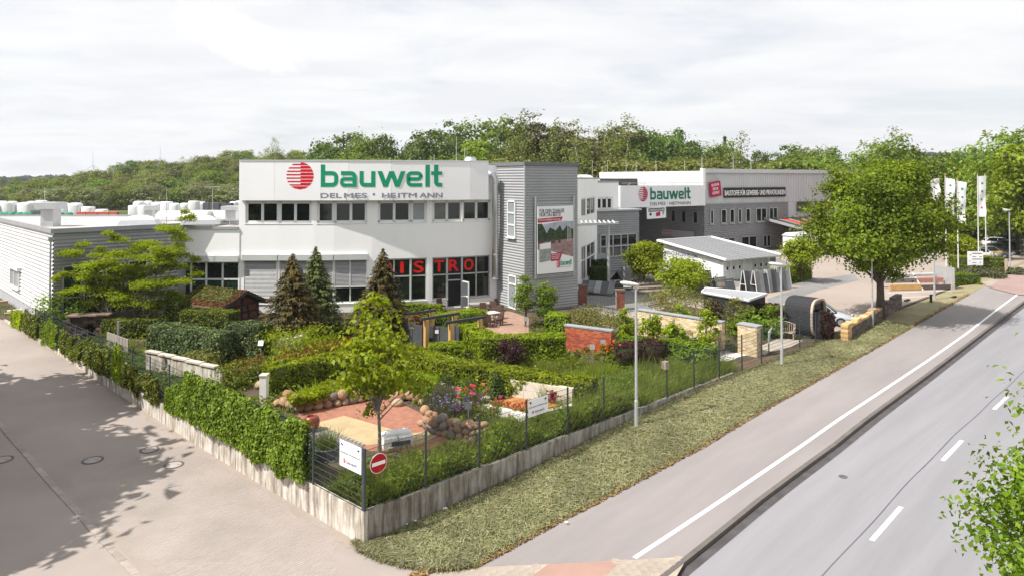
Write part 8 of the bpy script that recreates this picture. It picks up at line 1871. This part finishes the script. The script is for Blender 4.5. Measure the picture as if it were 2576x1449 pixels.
def tile_display(label, px, w, l, h, rz):
    p = G(*px); t = thing('tile_display', label, 'display', p, rz)
    for s in (-1, 1):
        for j in range(5):
            x0, x1 = -l/2+l*j/5, -l/2+l*(j+1)/5-.03; MB().hexa([(x0, s*w/2, .25), (x1, s*w/2, .25), (x1, s*w/2-s*.02, .19), (x0, s*w/2-s*.02, .19), (x0, 0+s*.01, h), (x1, s*.01, h), (x1, s*.01, h-.06), (x0, s*.01, h-.06)]).build('tile_row', fd[j % 3], t, local=True)
        for x_ in (-l/2+.1, l/2-.1): MB().bar((x_, s*w*.42, 0), (x_, 0, h-.1), .05, .05, (1, 0, 0)).build('strut', anth, t, local=True)
tile_display('low roof shaped tile display under the small round tree', (1588, 712), 2.6, 3.2, 1.2, R(20)); tile_display('second low roof shaped tile display left of the pavilion', (1640, 706), 2.2, 2.6, 1.1, R(25)); tile_display('sloped tile display leaning at the white annex behind the iron gate', (1508, 738), 2.4, 3.0, 1.1, R(-20))
for i, (x, y, w, h, lab) in enumerate(((1517, 690, 1.8, 2.2, 'grey sample wall panel in front of the showroom windows'), (1938, 668, 1.6, 1.4, 'dark panel at the right end of the pavilion'))): p = G(x, y); MB().box(p+ZUP*h/2, (w, .12, h), R(25)).thing('sample_panel_wall', fd[2] if i == 0 else fd[0], lab, 'display panel')
for i in range(4): p = G(1655-i*6, 735-i*5); MB().box(p+ZUP*(.09+.17*i), (4.2, .9, .18+.34*i*0), R(20)).thing('stone_step', M('step_stone', (.24, .20, .17), .9, .12, 2), ('lowest', 'second', 'third', 'topmost')[i]+' of the broad stone steps left of the bowl pot', 'step')
p = G(1575, 726); t = thing('stone_trough', 'dark round stone trough in the forecourt behind the lamp post', 'trough', p); MB().lathe(p, [(1.1, 0), (1.15, .6), (.95, .6), (.9, .45)], 16).build('basin', anth, t); MB().box(p+ZUP*1.0, (.7, .7, 2.0), .4).build('column', fd[1], t)
for i, (x, y, w, h, lab) in enumerate(((1838, 628, 2.2, 1.6, 'white pallet stack at the front of the warehouse'), (1862, 630, 1.6, 2.2, 'dark grey pallet stack beside the white one at the warehouse front'), (1898, 622, 3.0, 1.5, 'pale board stack near the striped roof shed'), (1920, 624, 1.3, 2.3, 'light panel leaning near the shed door'))):
    p = G(x, y); m = MB(); t = thing('pallet_stack', lab, 'pallet stack', p, R(30)); MB().box((0, 0, .07), (w, 1.2, .14)).build('pallet', teak, t, local=True); MB().box((0, 0, .14+h/2), (w*.96, 1.1, h)).build('goods', (signw, fd[0], M('board_pale', (.5, .48, .44)), M('panel_light', (.55, .56, .57)))[i], t, local=True)
p = G(2035, 640); t = thing('display_trailer', 'white display trailer with a pale rounded roof left of the maple crown', 'trailer', p, R(30)); MB().box((0, 0, 1.5), (7.5, 2.4, 2.2)).build('body', pvc, t, local=True); MB().hexa([(-3.9, -1.3, 2.62), (3.9, -1.3, 2.62), (3.9, 1.3, 2.62), (-3.9, 1.3, 2.62), (-3.7, -.8, 3.0), (3.7, -.8, 3.0), (3.7, .8, 3.0), (-3.7, .8, 3.0)]).build('roof', M('trailer_roof', (.5, .51, .52), .5, .05, 1), t, local=True); MB().box((1.5, -1.22, 1.9), (2.6, .06, .9)).build('window', M('trailer_blue', (.10, .13, .2), .2, .1, 1), t, local=True)
for x in (-1.2, 1.2): MB().tube([(x, -1.1, .4), (x, -.85, .4)], .4, 12).build('wheel', tyre, t, local=True)
# ---- pallet yard behind the hall
wrap = M('white_wrap', (.70, .71, .72), .35, .06, 2, spec=.5, bump=.2)
def stack_mesh(w, h, rnd_):
    m = MB(); prof = [(0.0, 1.0), (.75, 1.0), (.90, .93*1), (1.0, .62)] if rnd_ else [(0, .98), (.9, 1.0), (1.0, .9)]
    k = 20; base = 0
    for zf, rf in prof:
        for i in range(k): a_ = 2*math.pi*i/k; sx = math.copysign(abs(math.cos(a_))**.55, math.cos(a_)); sy = math.copysign(abs(math.sin(a_))**.55, math.sin(a_)); m.v.append((sx*w/2*rf, sy*w/2*rf, .15+h*zf))
    for j in range(len(prof)-1):
        for i in range(k): q_ = (i+1) % k; m.f.append((j*k+i, j*k+q_, (j+1)*k+q_, (j+1)*k+i))
    m.f.append(tuple((len(prof)-1)*k+i for i in range(k))); return m.mesh('wrap', wrap, smooth=True)
wm1, wm2 = stack_mesh(1, 1, True), stack_mesh(1, 1, False); palm = MB().box((0, 0, .075), (1, 1, .15)).mesh('pallet', teak)
def bale(x, d, w, h, label, me, group):
    q_ = at(x, 450, d); t = thing('wrapped_pallet', label, 'pallet', (q_.x, q_.y, .7), rng.uniform(-.15, .15), group); o = obj('wrap', me, t); o.scale = (w, w, h); o2 = obj('pallet', palm, t); o2.scale = (w, w, 1)
zx = lambda z: z/2.415*.6612; OR_ = ['first', 'second', 'third', 'fourth', 'fifth', 'sixth', 'seventh', 'eighth']
for z, d, w, h, me in ((475, 183, 3.0, 3.2, 1), (585, 183, 3.0, 3.3, 1), (700, 183, 3.1, 3.3, 1), (815, 183, 2.9, 2.4, 2), (940, 183, 2.7, 1.8, 2), (1235, 183, 2.5, 2.7, 2), (1325, 182, 2.5, 2.8, 2), (1405, 182, 2.3, 2.7, 2)): bale(zx(z), d, w, h, 'large white wrapped pallet, '+OR_.pop(0)+' from the left in the front row of the yard', wm1 if me == 1 else wm2, 'large white wrapped pallets in the yard, front row')
for z in (-20, 25, 70, 120, 165, 210, 255, 300, 345, 385, 1280, 1365, 1450, 1535, 1610, 1700, 1785, 1855, 2150, 2200): bale(zx(z), rng.uniform(191, 199), rng.uniform(2.2, 3.0), rng.uniform(2.6, 3.6), 'smaller white wrapped pallet further back in the yard behind the hall roof', wm1 if rng.uniform() < .6 else wm2, 'white wrapped pallets in the yard, back rows')
grn = M('net_green', (.02, .20, .11), .6, .4, 2); redp_ = M('pipe_red', (.50, .055, .012), .5, .1, 2); gryb = M('block_grey', (.10, .105, .12), .8, .15, 1); ornr = M('rack_orange', (.48, .13, .06), .6, .1, 2)
for i, z in enumerate((20, 65, 110, 190, 240, 290, 560, 640)):
    q_ = at(zx(z), 450, 180); t = thing('green_bundle', ('green netted bundle at the left edge of the yard', 'second green netted bundle from the left in the yard', 'third green netted bundle from the left in the yard', 'fourth green netted bundle from the left, under white pallets', 'fifth green netted bundle from the left, under white pallets', 'sixth green netted bundle, beside the grey crate', 'green bundle between the big white pallets, left', 'green bundle between the big white pallets, right')[i], 'bundle', (q_.x, q_.y, .7)); MB().box((q_.x, q_.y, .77), (2.2, 1.4, .14)).build('pallet', teak, t)
    o = obj('net_bag', BM[i % 6].copy(), t); o.data.materials[0] = grn; o.scale = (1.1, .8, .75); o.location = (0, 0, .8)
q_ = at(zx(892), 450, 178); t = thing('pipe_stack', 'long stack of red plastic pipes in the pallet yard', 'pipe stack', (q_.x, q_.y, .7))
for r_ in range(5):
    for c_ in range(4): MB().tube([(q_.x-5.3, q_.y+c_*.32, .9+r_*.32), (q_.x+5.3, q_.y+c_*.32, .9+r_*.32)], .16, 6).build('pipe', redp_, t)
for s in (-3, 0, 3): MB().box((q_.x+s, q_.y-.2, 1.55), (.14, .06, 1.7)).build('timber', M('pipe_timber', (.5, .3, .12)), t)
for i, (z, w, h) in enumerate(((1905, 1.6, 3.6), (1990, 2.6, 3.6), (2060, 2.0, 3.5), (2105, 1.9, 3.5), (375, 3.2, 1.5))):
    q_ = at(zx(z), 450, 186); t = thing('grey_pallet', ('dark grey block stack left of the yard lamp', 'dark grey block stack right of the yard lamp', 'third dark grey block stack from the yard lamp', 'last dark grey block stack beside the shop wall', 'low dark grey crate in the middle of the yard')[i], 'pallet', (q_.x, q_.y, .7)); MB().box((q_.x, q_.y, .78), (w, w, .15)).build('pallet', teak, t); MB().box((q_.x, q_.y, .86+h/2), (w, w, h)).build('blocks', gryb, t)
for i, z in enumerate((1460, 1530, 1580, 1620, 1690)):
    q_ = at(zx(z), 450, 179); t = thing('orange_rack', ('first', 'second', 'third', 'fourth', 'fifth')[i]+' orange wire rack from the left in front of the white pallets', 'rack', (q_.x, q_.y, .7)); m_ = (q_.x, q_.y)
    for x_ in (-.9, .9):
        for y_ in (-.5, .5): MB().bar((m_[0]+x_, m_[1]+y_, .7), (m_[0]+x_, m_[1]+y_, 2.6), .1, .1, (1, 0, 0)).build('post', ornr, t)
    for z_ in (.9, 1.4, 1.9, 2.5): MB().bar((m_[0]-.9, m_[1]-.5, z_), (m_[0]+.9, m_[1]-.5, z_), .08, .09).build('rail', ornr, t)
q_ = at(zx(1955), 450, 176); yl = thing('yard_lamp', 'double headed lamp post in the pallet yard near the shop', 'lamp', (q_.x, q_.y, .7)); zt_ = zat((500+515/2.415)*.6612, 176); MB().tube([(q_.x, q_.y, .7), (q_.x, q_.y, zt_)], [.14, .09], 8).build('pole', polem, yl)
for s in (-1, 1): MB().hexa([(q_.x+s*a_, q_.y+b_, zt_+c_) for a_, b_, c_ in ((.1, -.25, 0), (2.0, -.3, -.05), (2.0, .3, -.05), (.1, .25, 0), (.1, -.25, .14), (2.0, -.3, .12), (2.0, .3, .12), (.1, .25, .14))]).build('lamp_head', polem, yl)
# ---- wind turbines on the horizon
turb = M('turbine_white', (.62, .65, .68), .5, .03, .1)
for px, hub, tip, lab in ((235.5, 417.6, 381, 'wind turbine on the left skyline, lower and nearer the left edge'), (404.5, 400, 367, 'wind turbine on the left skyline, closer to the shop')):
    d = 2400; h_ = at(px, hub, d); L_ = (hub-tip)*d/F; t = thing('wind_turbine', lab, 'wind turbine', (h_.x, h_.y, .6)); MB().tube([(h_.x, h_.y, .6), (h_.x, h_.y, h_.z)], [3.2, 2.0], 10).build('tower', turb, t); MB().box((h_.x, h_.y, h_.z), (4, 9, 4)).build('nacelle', turb, t)
    for k in range(3):
        a_ = math.pi/2+k*2*math.pi/3; u_ = Vector((math.cos(a_), 0, math.sin(a_))); v_ = Vector((-u_.z, 0, u_.x)); c_ = Vector((h_.x, h_.y-5, h_.z)); m = MB(); m.hexa([c_+u_*s+v_*w+Vector((0, o, 0)) for o in (0, 1) for s, w in ((0, -1.6), (L_*.2, -2.2), (L_, -.4), (L_, .5), )][:0] or [c_+u_*0+v_*-1.5, c_+u_*L_+v_*-.5, c_+u_*L_+v_*.5, c_+u_*0+v_*2.2, c_+u_*0+v_*-1.5+Vector((0, 1.2, 0)), c_+u_*L_+v_*-.5+Vector((0, .5, 0)), c_+u_*L_+v_*.5+Vector((0, .5, 0)), c_+u_*0+v_*2.2+Vector((0, 1.2, 0))]); m.build('blade', turb, t)
# ---- air
hz = MB().box((0, 2300, 69), (6400, 5700, 142)).mesh('haze', M('unused_white', (.8, .8, .8))); hz.materials.clear()
hm_, ht_ = _m('haze_air'); vo = ht_.nodes.new('ShaderNodeVolumePrincipled'); ou = ht_.nodes.new('ShaderNodeOutputMaterial'); ht_.links.new(vo.outputs[0], ou.inputs['Volume'])
vo.inputs['Density'].default_value = .00016; vo.inputs['Color'].default_value = (.9, .94, 1, 1); vo.inputs['Anisotropy'].default_value = .2
hz.materials.append(hm_); obj('haze', hz, kind='stuff')
